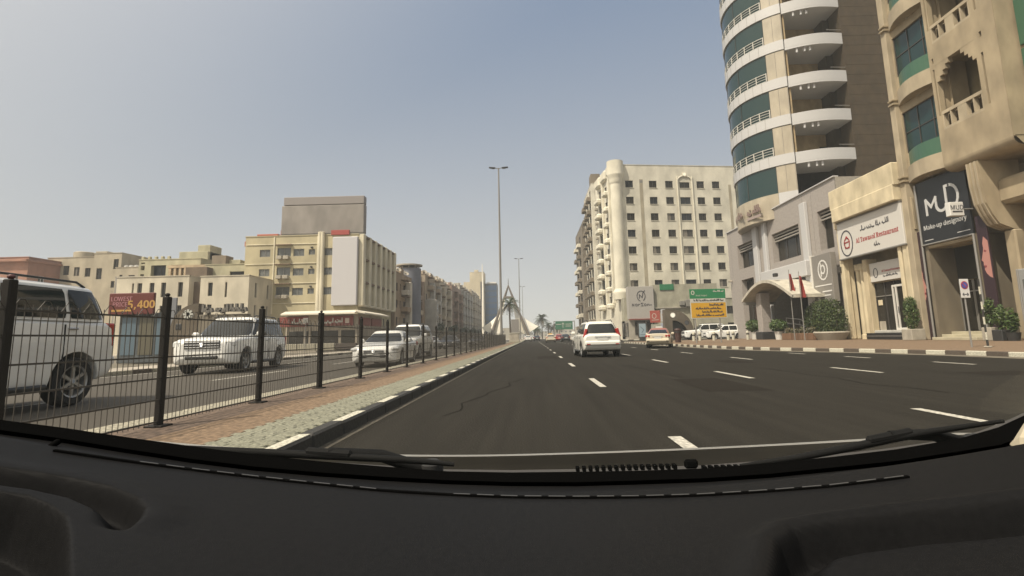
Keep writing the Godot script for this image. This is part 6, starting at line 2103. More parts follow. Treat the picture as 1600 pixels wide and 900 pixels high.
func median() -> void:
	raised("median_paving", [[-2.25, 6], [-2.25, -76], [-2.9, -76], [-2.9, 6]], 0.125, M.grey_paving)
	raised("median_red_paving", [[-2.9, 6], [-2.9, -110], [-3.65, -110], [-3.65, 6]], 0.145, M.red_paving)
	raised("median_brown_paving", [[-3.65, 6], [-3.65, -110], [-4.34, -110], [-4.34, 6]], 0.143, M.brown_paving)
	raised("median_far_paving", [[-2.25, -76], [-2.25, -260], [-2.9, -260], [-2.9, -76]], 0.141, M.grey_paving)
	var pv := Node3D.new()
	pv.name = "median_pavers"
	add_child(pv)
	pv.set_meta("kind", "structure")
	var sizes := Vector3(0.208, 0.04, 0.1)
	var pb := MB.new()
	pb.bbox(Vector3(0, -0.02, 0), sizes, 0.008)
	var pm := pb.mesh()
	var rest := MB.new()
	var count := 0
	for j in 400:
		for i in 3:
			var at := Vector3(-2.36 - 0.213 * i - (0.05 if j % 2 else 0.0), 0.146 + rng.randf_range(-0.003, 0.003), -4.0 - 0.104 * j)
			if count < 300:
				obj("paver", pm, M["paver_%d" % rng.randi_range(0, 2)], pv, Transform3D(Basis(UP, rng.randf_range(-0.02, 0.02)), at))
				count += 1
			else:
				rest.box(at - Vector3(0, 0.02, 0), sizes)
	var rn := struct("median_paver_band", rest, M.paver_0)
	rn.set_meta("kind", "stuff")
	var k := Node3D.new()
	k.name = "median_kerb"
	add_child(k)
	k.set_meta("kind", "structure")
	kerb_row(k, [[-2.17, -1.0], [-2.17, -110]], 0.8, 0.15, 0.16, [M.kerb_black], M.kerb_white)  # black sides: bare stone plus the road face's shade, put into the colour
	var k2 := Node3D.new()
	k2.name = "median_back_kerb"
	add_child(k2)
	k2.set_meta("kind", "structure")
	kerb_row(k2, [[-4.53, -1.0], [-4.53, -110]], 1.0, 0.16, 0.38, [M.kerb_cream])
	# mesh fence: posts at their places, one mesh panel per bay
	var f := thing("mesh_fence", "dark welded mesh fence on square posts along the median", "fence", Vector3(-4.1, 0.14, 0))
	var zs := [-1.9, -4.0, -5.75, -7.8, -10.0, -12.35, -14.6, -16.9, -19.4, -22.0, -24.6]
	while zs[-1] > -78.0:
		zs.append(zs[-1] - 2.45)
	for i in zs.size():
		var wide: float = 0.14 if i == 4 else 0.075
		var hh: float = [1.42, 1.42, 1.42, 1.4, 1.44, 1.42][mini(i, 5)]
		var pn := slab(f, "post", Vector3(0, hh / 2, zs[i] + rng.randf_range(-0.03, 0.03) * 0.0), Vector3(0.07, hh, wide), M.fence_paint, 0.01)
		slab(pn, "cap", Vector3(0, hh + 0.02, zs[i]), Vector3(0.05, 0.04, 0.05), mat("cap_red", L(0.06, 0.012, 0.012), 0.5) if i == 1 else M.fence_paint, 0.015)
		slab(pn, "foot_plate", Vector3(0, 0.012, zs[i]), Vector3(0.2, 0.024, 0.18), M.fence_paint, 0.006)
		if i + 1 < zs.size():
			var l: float = zs[i] - zs[i + 1]
			var m := MB.new()
			var d := 0.0052
			var n := int(l / 0.068)
			for j in range(1, n):
				var z: float = zs[i] - l * j / n
				m.box(Vector3(rng.randf_range(-0.002, 0.002), 0.63, z + rng.randf_range(-0.004, 0.004)), Vector3(d, 1.2, d))
			for y in [0.06, 0.29, 0.52, 0.75, 0.98, 1.18]:
				m.box(Vector3(0.011, y, (zs[i] + zs[i + 1]) / 2), Vector3(0.012, 0.016, l))
			# wire loops along the top edge
			var lo := int(l / 0.2)
			for j in lo:
				var z0: float = zs[i] - l * j / lo
				var z1: float = zs[i] - l * (j + 1) / lo
				var zm := (z0 + z1) / 2
				m.bar(Vector3(0, 1.18, z0 - 0.02), Vector3(0, 1.27, zm + 0.02), d, d, Vector3.RIGHT)
				m.bar(Vector3(0, 1.18, z1 + 0.02), Vector3(0, 1.27, zm - 0.02), d, d, Vector3.RIGHT)
				m.box(Vector3(0, 1.27, zm), Vector3(d, d, 0.05))
			var pm2 := obj("wire_mesh", m, M.wire_paint, f)
			pm2.set_meta("kind", "stuff")
	# pale wall block at the end of the fence
	var w := thing("end_wall", "pale concrete wall block where the median fence ends", "wall", Vector3(-3.2, 0.14, -92))
	slab(w, "block", Vector3(0, 0.8, 0), Vector3(1.7, 1.6, 2.5), M.concrete, 0.05)
	slab(w, "plinth", Vector3(0.0, 0.15, 0.1), Vector3(1.9, 0.3, 2.8), M.kerb_cream, 0.03)
	slab(w, "coping", Vector3(0, 1.66, 0), Vector3(1.85, 0.12, 2.65), M.kerb_white, 0.03)
	# tall twin arm street lamps
	for i in 3:
		var z: float = [-76.0, -168.0, -262.0][i]
		var t := thing("street_lamp", ["tallest double arm street lamp, nearest on the median", "second double arm street lamp farther along the median", "farthest small street lamp beyond the white tent frame"][i], "street lamp", Vector3([-4.55, -3.9, -4.6][i], 0.14, z), 0.0, "double arm street lamps on the median")
		var H := 26.8
		var p := MB.new()
		p.tube([Vector3(0, 0, 0), Vector3(0, 1.2, 0), Vector3(0, 1.25, 0), Vector3(0, 14, 0), Vector3(0, H, 0)], [0.26, 0.26, 0.2, 0.16, 0.1], 12)
		obj("pole", p, M.pole_grey, t)
		slab(t, "base", Vector3(0, 0.15, 0), Vector3(0.8, 0.3, 0.8), M.concrete, 0.04)
		for s in [-1.0, 1.0]:
			var a := MB.new()
			a.tube([Vector3(0, H - 0.1, 0), Vector3(s * 0.5, H + 0.02, 0)], 0.06, 6)
			var n := obj("arm", a, M.pole_grey, t)
			var h := MB.new()
			h.bbox(Vector3(s * 0.98, H + 0.06, 0), Vector3(1.0, 0.2, 0.4), 0.07, Basis(Vector3.BACK, s * 0.08))
			obj("lamp_head", h, M.dark_metal, n)
			var l := MB.new()
			l.bbox(Vector3(s * 0.85, H - 0.06, 0), Vector3(0.5, 0.1, 0.3), 0.04, Basis(Vector3.BACK, s * 0.08))
			obj("lamp_glass", l, M.grey_glass, n)


func palm(called: String, label: String, at: Vector3, h: float, r: float, seed_: int, group := "") -> void:
	var rg := RandomNumberGenerator.new()
	rg.seed = seed_
	var t := thing(called, label, "palm tree", at, rg.randf() * TAU, group)
	var tk := MB.new()
	tk.tube([Vector3(0, 0, 0), Vector3(0.05, h * 0.3, 0), Vector3(0.12, h * 0.7, 0.05), Vector3(0.1, h, 0.05)], [0.32, 0.22, 0.2, 0.26], 9)
	obj("trunk", tk, M.bark, t)
	var b := MB.new()
	b.tinted = true
	var top := Vector3(0.1, h, 0.05)
	for i in 46:
		var an := TAU * rg.randf()
		var el := lerpf(1.25, -0.75, pow(rg.randf(), 0.8))
		var l := r * rg.randf_range(0.85, 1.15)
		var d := Vector3(cos(an) * cos(el), sin(el), sin(an) * cos(el))
		var pts := []
		for k in 8:
			var q := k / 7.0
			pts.append(top + d * l * q + Vector3(0, -0.85 * l * 0.55 * q * q, 0))
		var dry := el < -0.35
		for k in 7:
			var dir: Vector3 = (pts[k + 1] - pts[k]).normalized()
			var sd := dir.cross(UP).normalized()
			for s in [-1.0, 1.0]:
				for j in 3:
					var q: Vector3 = pts[k].lerp(pts[k + 1], j / 3.0)
					var ll := r * 0.26 * (1.0 - 0.6 * absf(k / 7.0 - 0.35)) * rg.randf_range(0.8, 1.2)
					var tip: Vector3 = q + (sd * s + dir * 0.7 + Vector3(0, -0.35, 0)).normalized() * ll
					var kk := rg.randf_range(0.6, 1.4)
					b.tint = Color(0.075 * kk, 0.06 * kk, 0.03 * kk) if dry else Color(0.042 * kk, 0.06 * kk, 0.022 * kk)
					b.tri(q, q + dir * ll * 0.16, tip)
	obj("crown", b, M.leaf, t)


func far_end() -> void:
	palm("palm_tree", "palm tree on the median in front of the white tent frame", Vector3(-5.4, 0.14, -128), 9.4, 3.0, 5)
	var pl := [[4.4, -232.0, 9.4, 4.2], [0.9, -236.0, 5.4, 3.2], [7.4, -238.0, 6.6, 3.2], [10.0, -240.0, 5.6, 3.0], [2.2, -228.0, 4.8, 3.0], [12.6, -236.0, 5.4, 3.0]]
	for i in 6:
		palm("palm_tree", ["tallest of the far palms beyond the end of the road", "short far palm just right of the tent frame", "far palm left of the green overhead sign", "far palm partly behind the green overhead sign", "shortest far palm, between the tent frame and the tall palm", "far palm at the right end of the overhead sign"][i], Vector3(pl[i][0], 0, pl[i][1]), pl[i][2], pl[i][3], 20 + i, "far palms at the end of the road")
	# white tent monument: a tall frame of four legs with swept fabric
	var t := thing("tent_monument", "tall pointed frame with white fabric sails at the end of the median", "monument", Vector3(-9.5, 0, -212))
	var leg := stucco("tent_leg", L(0.16, 0.13, 0.1))
	var top := Vector3(0, 22.5, 0)
	for q in [Vector3(-8.0, 0, 3.0), Vector3(8.6, 0, 3.0), Vector3(-7.0, 0, -5.0), Vector3(7.6, 0, -5.0)]:
		var b := MB.new()
		b.tube([q, q.lerp(top, 0.5), top], [0.75, 0.5, 0.3], 8)
		obj("leg", b, leg, t)
	var mast := MB.new()
	mast.tube([top - UP * 0.6, top + UP * 3.0], [0.2, 0.08], 6)
	obj("finial", mast, leg, t)
	slab(t, "platform", Vector3(-0.2, 17.6, 0), Vector3(3.6, 0.9, 2.2), leg, 0.1)
	var cloth := mat("tent_white", L(0.74, 0.7, 0.6), 0.75)
	for s in [-1.0, 1.0]:
		var rows := []
		for i in 13:
			var v := i / 12.0
			var row := []
			for j in 7:
				var u := j / 6.0
				var inner := Vector3(s * (1.3 + 2.6 * v), 16.5 - 14.5 * v, 2.6)
				var outer := Vector3(s * (2.1 + 8.6 * pow(v, 1.5) + (0.9 if s < 0 else 1.4) * pow(v, 4.0)), 17.0 - 11.5 * pow(v, 0.75), -2.0)
				row.append(inner.lerp(outer, u) + Vector3(0, -0.8 * sin(PI * u) * v, 0.4 * sin(PI * u)))
			rows.append(row)
		var b := MB.new()
		b.grid(rows, false, s > 0)
		obj("sail", b, cloth, t)
		var r2 := []
		for i in 13:
			var v := i / 12.0
			var row := []
			for j in 5:
				var u := j / 4.0
				row.append(Vector3(s * (4.8 + (2.5 + 3.0 * u) * pow(v, 1.3)), 8.6 - 8.4 * v + 1.5 * u, 2.0 - 4.0 * u))
			r2.append(row)
		var b2 := MB.new()
		b2.grid(r2, false, s > 0)
		obj("lower_sail", b2, cloth, t)
	slab(t, "notice_board", Vector3(2.6, 5.6, 4.5), Vector3(3.2, 5.5, 0.4), mat("notice_grey", L(0.2, 0.18, 0.16), 0.7), 0.05)
	slab(t, "notice_leg", Vector3(2.6, 1.5, 4.4), Vector3(2.6, 3.0, 0.5), leg)
	# towers beyond
	var c := thing("far_tower", "pale cream tower block beyond the left row of apartments", "building", Vector3(-31.5, 0, -262))
	var cm := stucco("far_tower_cream", L(0.62, 0.54, 0.38), 0.02)
	block(c, Vector3.ZERO, 7.2, 10.0, 35.0, cm, [], grid_ops(1.0, 3.0, 3, 4.0, 3.5, 8, 1.4, 1.6), [], M.window_frame_dark, M.dark_glass, 0.3)
	slab(c, "shoulder", Vector3(-1.6, 15.0, -4.0), Vector3(3.2, 30.0, 8.0), cm)
	slab(c, "dark_strip", Vector3(5.9, 15.0, 0.1), Vector3(0.9, 30.0, 0.3), mat("strip_dark", L(0.05, 0.05, 0.05)))
	slab(c, "roof_house", Vector3(3.0, 35.8, -4.0), Vector3(2.0, 1.6, 2.0), cm)
	var bt := thing("blue_tower", "blue glass tower behind the white mast", "building", Vector3(-23.8, 0, -264))
	slab(bt, "core", Vector3(3.0, 14.6, -5.0), Vector3(6.0, 29.2, 10.0), M.dark_metal)
	for k in 9:
		for j in 4:
			slab(bt, "glass_panel", Vector3(0.78 + 1.48 * j, 2.0 + 3.1 * k, 0.04), Vector3(1.36, 2.6, 0.1), M.blue_glass)
	slab(bt, "crown", Vector3(3.2, 29.6, -5.0), Vector3(5.0, 0.8, 8.0), M.window_frame_white, 0.1)
	var ms := thing("white_mast", "tall tapering white mast standing left of the blue glass tower", "mast", Vector3(-23.6, 0, -250))
	var mm := MB.new()
	mm.tube([Vector3.ZERO, Vector3(0, 10, 0), Vector3(0, 25, 0), Vector3(-0.3, 37.5, 0)], [0.75, 0.7, 0.5, 0.12], 10)
	obj("spire", mm, cloth, ms)
	slab(ms, "foot", Vector3(0, 0.5, 0), Vector3(3, 1, 3), M.concrete, 0.1)
	# overhead direction sign
	var g := thing("gantry_sign", "green overhead direction sign at the end of the road", "sign", Vector3(11.5, 0, -186))
	for x in [-3.6, 3.8]:
		var p := MB.new()
		p.tube([Vector3(x, 0, 0), Vector3(x, 6.6, 0)], 0.16, 8)
		obj("post", p, M.galvanised, g)
	slab(g, "beam", Vector3(0.1, 6.4, -0.1), Vector3(7.4, 0.3, 0.3), M.galvanised)
	slab(g, "green_panel", Vector3(0, 5.0, 0.1), Vector3(6.2, 3.0, 0.15), mat("gantry_green", L(0.02, 0.13, 0.07), 0.5), 0.05)
	strokes(g, "arrow", [[Vector2(-0.4, 4.2), Vector2(-0.4, 5.9)], [Vector2(-0.8, 5.4), Vector2(-0.4, 5.9), Vector2(0, 5.4)]], 0.2, M.board_white, frame_at(Vector3(0, 0, 0.18), Vector3.RIGHT), 0.03)
	strokes(g, "lettering", [[Vector2(0.6, 5.4), Vector2(2.7, 5.4)], [Vector2(0.6, 4.7), Vector2(2.4, 4.7)], [Vector2(-2.8, 5.4), Vector2(-1.2, 5.4)]], 0.22, M.board_white, frame_at(Vector3(0, 0, 0.18), Vector3.RIGHT), 0.03)
	# low far buildings closing the view
	for i in 5:
		var q := thing("distant_building", ["low distant building left of the tent frame", "distant flat building right behind the tall far palm", "distant long building behind the overhead sign", "distant beige block right of the overhead sign", "distant low block just left of the brown buildings"][i], "building", Vector3([-40.0, 3.0, 22.0, 40.0, 60.0][i], 0, [-420.0, -560.0, -520.0, -480.0, -600.0][i]), 0.0, "distant low buildings")
		block(q, Vector3.ZERO, [24.0, 30.0, 26.0, 22.0, 30.0][i], 12.0, [9.0, 7.0, 8.0, 9.5, 10.0][i], stucco("distant_%d" % i, L(0.4, 0.36, 0.28) * (0.9 + 0.06 * i), 0.03), grid_ops(2.0, 4.4, 4, 2.0, 3.2, 2, 2.0, 1.5), [], [], M.window_frame_dark, M.brown_glass)
	var hz := MB.new()
	for i in 40:
		var x := -500.0 + 25.0 * i
		hz.box(Vector3(x, 2.5 + 1.5 * sin(i * 2.3), -900 - 30 * sin(i * 1.7)), Vector3(22, 6 + 3 * sin(i * 3.1), 14))
	var hm := struct("far_built_horizon", hz, stucco("horizon_beige", L(0.36, 0.33, 0.27), 0.01))
	hm.set_meta("kind", "stuff")


func scaled(s: Dictionary, k: float) -> Dictionary:
	s["scale"] = k
	return s


func traffic() -> void:
	var w: Material = M.white_paint
	car("white_van", "large white estate vehicle seen side on at the left edge, driving towards us", "suv", "", Vector3(-9.25, 0, -7.35), PI + 0.02, van_spec(), w)
	car("white_suv", "white four wheel drive facing us with a dark grille behind the median fence", "suv", "", Vector3(-12.0, 0, -21.0), PI + 0.13, scaled(suv_spec(), 1.1), w)
	car("white_sedan", "white saloon car facing us behind the fence, right of the white four wheel drive", "car", "", Vector3(-6.2, 0, -22.2), PI + 0.05, sedan_spec(), w)
	car("white_suv", "white vehicle right behind the white saloon on the opposite road", "suv", "", Vector3(-7.2, 0, -30.3), PI, suv_spec(), w)
	car("silver_suv", "silver white crossover driving ahead in the middle of our road", "suv", "", Vector3(3.15, 0, -26.2), 0.05, crossover_spec(), M.white_paint_warm)
	var tx := car("taxi", "beige taxi saloon with a red roof turning off to the right", "taxi", "", Vector3(9.7, 0, -39.5), -0.3, sedan_spec(), M.beige_paint, glossy("taxi_roof", L(0.25, 0.09, 0.065), 0.3, 0.7))
	slab(tx, "roof_sign", Vector3(0, 1.5, 0.1), Vector3(0.5, 0.1, 0.15), M.plate, 0.03)
	var tx2 := car("taxi", "far beige taxi ahead in the lane right of the tall far palm", "taxi", "", Vector3(3.3, 0, -95.0), 0.0, sedan_spec(), M.beige_paint)
	slab(tx2, "roof_sign", Vector3(0, 1.53, 0.1), Vector3(0.7, 0.16, 0.2), M.board_yellow, 0.03)
	var far := [[5.7, -112.0, 0.0, "red", "far red car right of the far beige taxi", M.red_paint], [6.6, -104.0, 0.0, "dark", "dark far car close behind the silver crossover's left side", M.black_paint], [-1.1, -128.0, 0.0, "white", "far white car at the end of the median kerb", w], [1.2, -140.0, 0.0, "dark", "far dark car left of the far beige taxi", M.black_paint], [-0.3, -160.0, 0.0, "white", "farthest white car below the tent frame's right sail", w],
		[-9.0, -56.0, PI, "black", "black car with headlights coming along the opposite road", M.black_paint], [-7.0, -66.0, PI, "black", "second dark car farther along the opposite road", M.black_paint], [-12.2, -62.0, PI, "silver", "silver car on the outer lane of the opposite road", M.silver_paint]]
	for e in far:
		var s := sedan_spec()
		car(e[3] + "_car", e[4], "car", "far cars on the two roads", Vector3(e[0], 0, e[1]), e[2], s, e[5])
	car("parked_suv", "white parked four wheel drive, the farther of two by the road board", "suv", "parked white cars by the side road", Vector3(24.6, 0.0, -74.0), PI / 2, scaled(suv_spec(), 1.18), w)
	car("parked_suv", "white parked crossover, the nearer of two by the grey podium", "suv", "parked white cars by the side road", Vector3(25.6, 0.0, -69.0), PI / 2 - 0.05, scaled(crossover_spec(), 1.18), w)


# ---- the car we sit in ----
const SEAL_TOP := [Vector3(-0.86, 1.0, -0.55), Vector3(-0.731, 0.936, -0.609), Vector3(-0.648, 0.918, -0.638), Vector3(-0.584, 0.904, -0.655), Vector3(-0.515, 0.888, -0.670), Vector3(-0.441, 0.873, -0.682), Vector3(-0.364, 0.858, -0.693), Vector3(-0.283, 0.846, -0.701), Vector3(-0.201, 0.836, -0.707), Vector3(-0.117, 0.827, -0.710), Vector3(-0.032, 0.823, -0.712), Vector3(0.053, 0.822, -0.711), Vector3(0.137, 0.822, -0.708), Vector3(0.221, 0.824, -0.703), Vector3(0.302, 0.830, -0.696), Vector3(0.381, 0.838, -0.687), Vector3(0.456, 0.848, -0.675), Vector3(0.527, 0.862, -0.661), Vector3(0.569, 0.876, -0.652), Vector3(0.604, 0.895, -0.642), Vector3(0.68, 0.945, -0.62)]
const SEAL_BOT := [Vector3(-0.85, 0.99, -0.535), Vector3(-0.716, 0.930, -0.597), Vector3(-0.634, 0.907, -0.626), Vector3(-0.572, 0.892, -0.643), Vector3(-0.504, 0.875, -0.658), Vector3(-0.432, 0.859, -0.670), Vector3(-0.357, 0.845, -0.681), Vector3(-0.278, 0.834, -0.689), Vector3(-0.197, 0.825, -0.695), Vector3(-0.115, 0.818, -0.698), Vector3(-0.032, 0.813, -0.700), Vector3(0.052, 0.811, -0.699), Vector3(0.134, 0.812, -0.696), Vector3(0.216, 0.814, -0.691), Vector3(0.295, 0.819, -0.684), Vector3(0.372, 0.827, -0.675), Vector3(0.446, 0.836, -0.663), Vector3(0.516, 0.849, -0.649), Vector3(0.555, 0.857, -0.640), Vector3(0.59, 0.873, -0.630), Vector3(0.67, 0.92, -0.605)]
const HOOD_A := [Vector2(-0.76, -0.46), Vector2(-0.6, -0.488), Vector2(-0.508, -0.506), Vector2(-0.455, -0.516), Vector2(-0.409, -0.513), Vector2(-0.368, -0.496), Vector2(-0.346, -0.478), Vector2(-0.333, -0.456), Vector2(-0.324, -0.432)]
const HOOD_B := [Vector2(-0.76, -0.43), Vector2(-0.5, -0.446), Vector2(-0.462, -0.462), Vector2(-0.442, -0.465), Vector2(-0.413, -0.455), Vector2(-0.384, -0.439), Vector2(-0.357, -0.413), Vector2(-0.298, -0.348), Vector2(-0.260, -0.307), Vector2(-0.2, -0.2)]
const STEP_R := [Vector2(0.75, -0.40), Vector2(0.472, -0.437), Vector2(0.410, -0.456), Vector2(0.361, -0.463), Vector2(0.311, -0.471), Vector2(0.255, -0.471), Vector2(0.218, -0.463), Vector2(0.192, -0.438), Vector2(0.161, -0.380), Vector2(0.137, -0.327), Vector2(0.1, -0.2)]
const SEAM := [Vector2(-0.532, -0.587), Vector2(-0.462, -0.604), Vector2(-0.397, -0.617), Vector2(-0.328, -0.626), Vector2(-0.254, -0.631), Vector2(-0.178, -0.628), Vector2(-0.103, -0.627), Vector2(-0.029, -0.623), Vector2(0.045, -0.618), Vector2(0.117, -0.609), Vector2(0.185, -0.598), Vector2(0.252, -0.588), Vector2(0.316, -0.576), Vector2(0.392, -0.566)]


# signed distance to a curve, positive on the side of the windscreen
func beside(p: Vector2, line: Array) -> float:
	var best := 1e9
	var s := 1.0
	for i in line.size() - 1:
		var q := Geometry2D.get_closest_point_to_segment(p, line[i], line[i + 1])
		var d := p.distance_to(q)
		if d < best - 1e-6:
			best = d
			s = signf((line[i + 1] - line[i]).cross(p - line[i]))
	return best * s


func dash_y(x: float, z: float) -> float:
	var y := 0.811 + 0.21 * (x - 0.05) * (x - 0.05) + 0.06 * (z + 0.70)
	var p := Vector2(x, z)
	# instrument hood on the left: a lip, a groove under it, a rounded rim, then the deep recess
	var a := beside(p, HOOD_A)
	if x < -0.2:
		var fade := 1.0 - smoothstep(-0.465, -0.425, z)
		y += 0.004 * exp(-pow((a + 0.01) / 0.02, 2.0)) * fade
		if a > 0.0:
			y -= 0.024 * smoothstep(-0.001, 0.010, a) * (1.0 - smoothstep(0.010, 0.038, a)) * fade
		var b := beside(p, HOOD_B)
		if b > -0.02:
			y -= 0.05 * smoothstep(-0.001, 0.012, b)
	# passenger side: step down with a soft padded rim
	if x > 0.05:
		var k := -beside(p, STEP_R)
		if k > -0.02:
			y -= 0.03 * smoothstep(-0.001, 0.011, k) * (1.0 - 0.6 * smoothstep(0.011, 0.038, k))
		y += 0.006 * exp(-pow((k + 0.012) / 0.012, 2.0))
	return y


func own_car() -> void:
	var t := thing("own_car", "dark dashboard, windscreen edge and wipers of the car we sit in", "car interior", Vector3(0, 0, 0))
	var grain := noise("leather", 0.12, 0.0, 1.0, 512, 2, FastNoiseLite.TYPE_CELLULAR)
	var dm := mat("dash_black", L(0.0125, 0.0125, 0.013), 0.5, noise("dash_wear", 0.01, 0.88, 1.0, 512, 4), Vector3(3, 3, 3), grain, 0.02)
	dm.metallic_specular = 0.11
	dm.uv1_scale = Vector3(20, 20, 20)
	var at := func(line: Array, q: float) -> Vector3:
		var f := clampf(q, 0, 1) * (line.size() - 1)
		var i := mini(int(f), line.size() - 2)
		return (line[i] as Vector3).lerp(line[i + 1], f - i)
	# dashboard: from the seal towards the seats
	var rows := []
	for j in 171:
		var v := j / 170.0
		var row := []
		for i in 421:
			var u := i / 420.0
			var e: Vector3 = at.call(SEAL_BOT, u)
			var x := lerpf(e.x, e.x * 0.98, v)
			var z := lerpf(e.z, -0.2, v)
			var y := dash_y(x, z)
			y = lerpf(e.y - 0.004, y, smoothstep(0.0, 0.12, v))
			if v > 0.96: y -= (v - 0.96) * 2.0
			row.append(Vector3(x, y, z))
		rows.append(row)
	var b := MB.new()
	b.grid(rows, false, false)
	if b.n[500].y < 0:
		b = MB.new()
		b.grid(rows, false, true)
	var dash := obj("dashboard", b, dm, t)
	# defroster slot seam; its light glints are painted in as pale dashes
	var ls := Curve3D.new()
	for p in SEAM:
		ls.add_point(Vector3(p.x, dash_y(p.x, p.y) + 0.001, p.y))
	var len := ls.get_baked_length()
	var slot := MB.new()
	for i in 60:
		slot.bar(ls.sample_baked(len * i / 60.0) + UP * 0.0002, ls.sample_baked(len * (i + 1.03) / 60.0) + UP * 0.0002, 0.0042, 0.002)
	obj("defroster_slot", slot, mat("slot_black", L(0.004, 0.004, 0.004), 0.95), dash)
	M.slot_black.metallic_specular = 0.05
	for i in 34:
		if i < 3 or (i > 12 and i < 16): continue
		var s := MB.new()
		s.bar(ls.sample_baked(len * (i + 0.12) / 34.0) + UP * 0.0009, ls.sample_baked(len * (i + 0.82) / 34.0) + UP * 0.0009, 0.0011, 0.0018)
		obj("seam_glint", s, mat("glint_grey", L(0.09, 0.09, 0.09), 0.4), dash)
	var pin := MB.new()
	pin.tube([Vector3(-0.553, 0.895, -0.615), Vector3(-0.556, 0.886, -0.6)], 0.0035, 6)
	obj("defroster_pin", pin, M.slot_black, dash)
	# black seal along the foot of the windscreen
	var sr := []
	for e in [[0, 0.0, 0.0], [0, -0.004, 0.004], [1, 0.002, 0.004], [1, 0.0, 0.0], [1, -0.01, 0.0]]:
		var row := []
		for i in 81:
			var p: Vector3 = at.call(SEAL_TOP if e[0] == 0 else SEAL_BOT, i / 80.0)
			row.append(p + Vector3(0, e[1], e[2]))
		sr.append(row)
	var sb := MB.new()
	sb.grid(sr)
	if sb.n[100].y < 0:
		sb = MB.new()
		sb.grid(sr, false, true)
	var sm := mat("seal_black", L(0.003, 0.003, 0.003), 0.9)
	sm.metallic_specular = 0.05
	obj("windscreen_seal", sb, sm, t)
	# windscreen: curved glass from the seal up to the header
	var gr := []
	for j in 13:
		var v := j / 12.0
		var row := []
		for i in 41:
			var p: Vector3 = at.call(SEAL_TOP, i / 40.0)
			var topp := Vector3(lerpf(-0.7, 0.56, i / 40.0), 1.42, 0.02 + 0.05 * pow(i / 20.0 - 1.0, 2.0))
			row.append(p.lerp(topp, v) + Vector3(0, 0.012, -0.02) * sin(PI * v))
		gr.append(row)
	var gb := MB.new()
	gb.grid(gr)
	var gm := StandardMaterial3D.new()
	gm.resource_name = "windscreen_glass"
	gm.albedo_color = Color(0.9, 0.95, 0.92, 0.03)
	gm.transparency = BaseMaterial3D.TRANSPARENCY_ALPHA
	gm.roughness = 0.0
	gm.metallic_specular = 0.16
	obj("windscreen", gb, gm, t)
	# roof, header, side pillars with pale trim
	var trim := mat("trim_beige", L(0.42, 0.37, 0.27), 0.8)
	slab(t, "roof", Vector3(-0.07, 1.45, 0.8), Vector3(1.5, 0.05, 1.6), M.white_paint, 0.02)
	slab(t, "headlining", Vector3(-0.07, 1.41, 0.8), Vector3(1.4, 0.025, 1.5), trim)
	for s in [0, 1]:
		var foot: Vector3 = SEAL_TOP[0 if s == 0 else -1]
		var topp := Vector3(-0.72 if s == 0 else 0.58, 1.43, 0.08)
		var pm := MB.new()
		pm.tube([foot + Vector3(0, -0.12, -0.04), foot, foot.lerp(topp, 0.5), topp], [0.055, 0.05, 0.042, 0.04], 10)
		obj("pillar", pm, trim if s == 1 else M.trim, t)
		slab(t, "door_panel", Vector3(-0.86 if s == 0 else 0.72, 0.7, 0.1), Vector3(0.06, 0.5, 1.4), M.trim, 0.02)
	var tm := MB.new()
	tm.bbox(Vector3(0.606, 0.868, -0.6), Vector3(0.07, 0.03, 0.1), 0.012, Basis(UP, 0.5) * Basis(Vector3.BACK, 0.5))
	obj("pillar_trim", tm, trim, t)
	# front panel below the dashboard, so that light stays out of the footwell
	slab(t, "bulkhead", Vector3(-0.06, 0.45, -0.78), Vector3(1.5, 0.6, 0.05), M.underbody)
	slab(t, "floor", Vector3(-0.06, 0.18, 0.1), Vector3(1.5, 0.05, 1.9), M.underbody)
	# cowl with its two vent grilles
	var cm := mat("cowl_grey", L(0.05, 0.046, 0.042), 0.7)
	var cr := []
	for e in [[0.0, 0.0, 0.0], [0.25, 0.0, 0.0], [0.6, 0.0, 0.0], [1.0, 0.0, 0.0]]:
		var row := []
		for i in 61:
			var u := i / 60.0
			var p: Vector3 = at.call(SEAL_TOP, u)
			var q := p + Vector3(p.x * 0.25, -0.034 + 0.006 * absf(u - 0.5), -0.2)
			row.append(p.lerp(q, e[0]) + Vector3(0, -0.012 - 0.012 * sin(PI * e[0]), 0))
		cr.append(row)
	var cb := MB.new()
	cb.grid(cr)
	if cb.n[50].y < 0:
		cb = MB.new()
		cb.grid(cr, false, true)
	var cowl := obj("cowl", cb, cm, t)
	for g in 2:
		for i in [16, 9][g]:
			slab(cowl, "vent_slot", Vector3([0.062, 0.25][g] + 0.0096 * i, [0.8062, 0.8025][g] - 0.0015, -0.796), Vector3(0.0052, 0.006, 0.012), M.slot_black)
	slab(cowl, "clip", Vector3(0.229, 0.809, -0.79), Vector3(0.02, 0.013, 0.008), M.slot_black, 0.003)
	# bonnet: white, falling away to the front
	var br := []
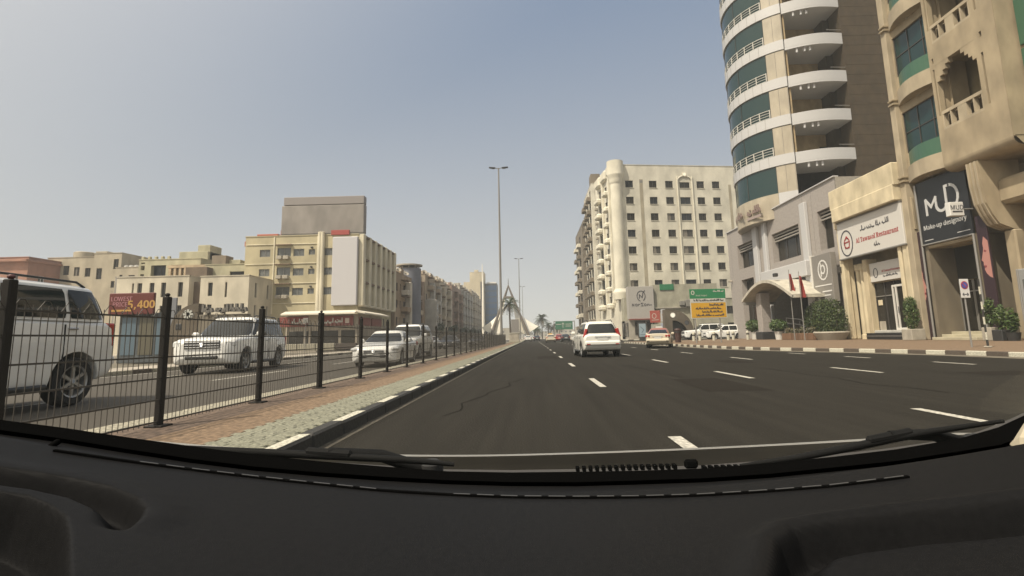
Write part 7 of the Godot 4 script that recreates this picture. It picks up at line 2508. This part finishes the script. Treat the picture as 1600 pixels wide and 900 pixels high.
	for j in 17:
		var v := j / 16.0
		var row := []
		for i in 61:
			var u := i / 60.0
			var x := lerpf(-0.85, 0.75, u)
			var q := (x + 0.02)
			var edge := Vector3(x, 0.793 + (0.05 if q > 0.0 else 0.11) * q * q, -0.945 + 0.1 * q * q)
			row.append(edge + Vector3(0, -0.006 * (1.0 - cos(minf(v * 12.0, PI))) - 0.34 * pow(v, 1.5) - 0.06 * v, -1.0 * v))
		br.append(row)
	var bb := MB.new()
	bb.grid(br)
	if bb.n[50].y < 0:
		bb = MB.new()
		bb.grid(br, false, true)
	obj("bonnet", bb, M.white_paint, t)
	# wipers
	var wmat := mat("wiper_black", L(0.01, 0.01, 0.01), 0.7)
	wmat.metallic_specular = 0.2
	for w in 2:
		var pts: Array = [[Vector3(-0.66, 0.868, -0.76), Vector3(-0.52, 0.854, -0.77), Vector3(-0.40, 0.843, -0.78), Vector3(-0.305, 0.835, -0.785), Vector3(-0.189, 0.826, -0.785), Vector3(-0.12, 0.818, -0.785)], [Vector3(0.30, 0.806, -0.785), Vector3(0.386, 0.815, -0.785), Vector3(0.473, 0.829, -0.785), Vector3(0.523, 0.838, -0.785), Vector3(0.582, 0.848, -0.78), Vector3(0.68, 0.862, -0.77)]][w]
		var wn := Node3D.new()
		wn.name = "wiper" if w == 0 else "wiper_001"
		t.add_child(wn)
		var bm := MB.new()
		bm.tube(pts, [0.0025, 0.005, 0.006, 0.006, 0.005, 0.003], 6)
		obj("blade", bm, wmat, wn)
		var am := MB.new()
		var mid: Vector3 = pts[3]
		var piv: Vector3 = [Vector3(-0.16, 0.80, -0.82), Vector3(0.66, 0.82, -0.80)][w]
		am.tube([piv, piv.lerp(mid, 0.5) + Vector3(0, 0.012, 0), mid + Vector3(0, 0.006, 0)], [0.011, 0.009, 0.006], 8)
		obj("arm", am, wmat, wn)
		var jm := MB.new()
		jm.bbox(mid + Vector3(0, 0.004, 0), Vector3(0.07, 0.012, 0.012), 0.004, Basis(Vector3.BACK, [-0.09, 0.16][w]))
		obj("joint", jm, wmat, wn)
		var pv := MB.new()
		pv.lathe([Vector2(0.018, -0.01), Vector2(0.018, 0.012), Vector2(0.01, 0.018), Vector2(0, 0.02)], piv, UP, 12)
		obj("pivot", pv, M.rubber, wn)
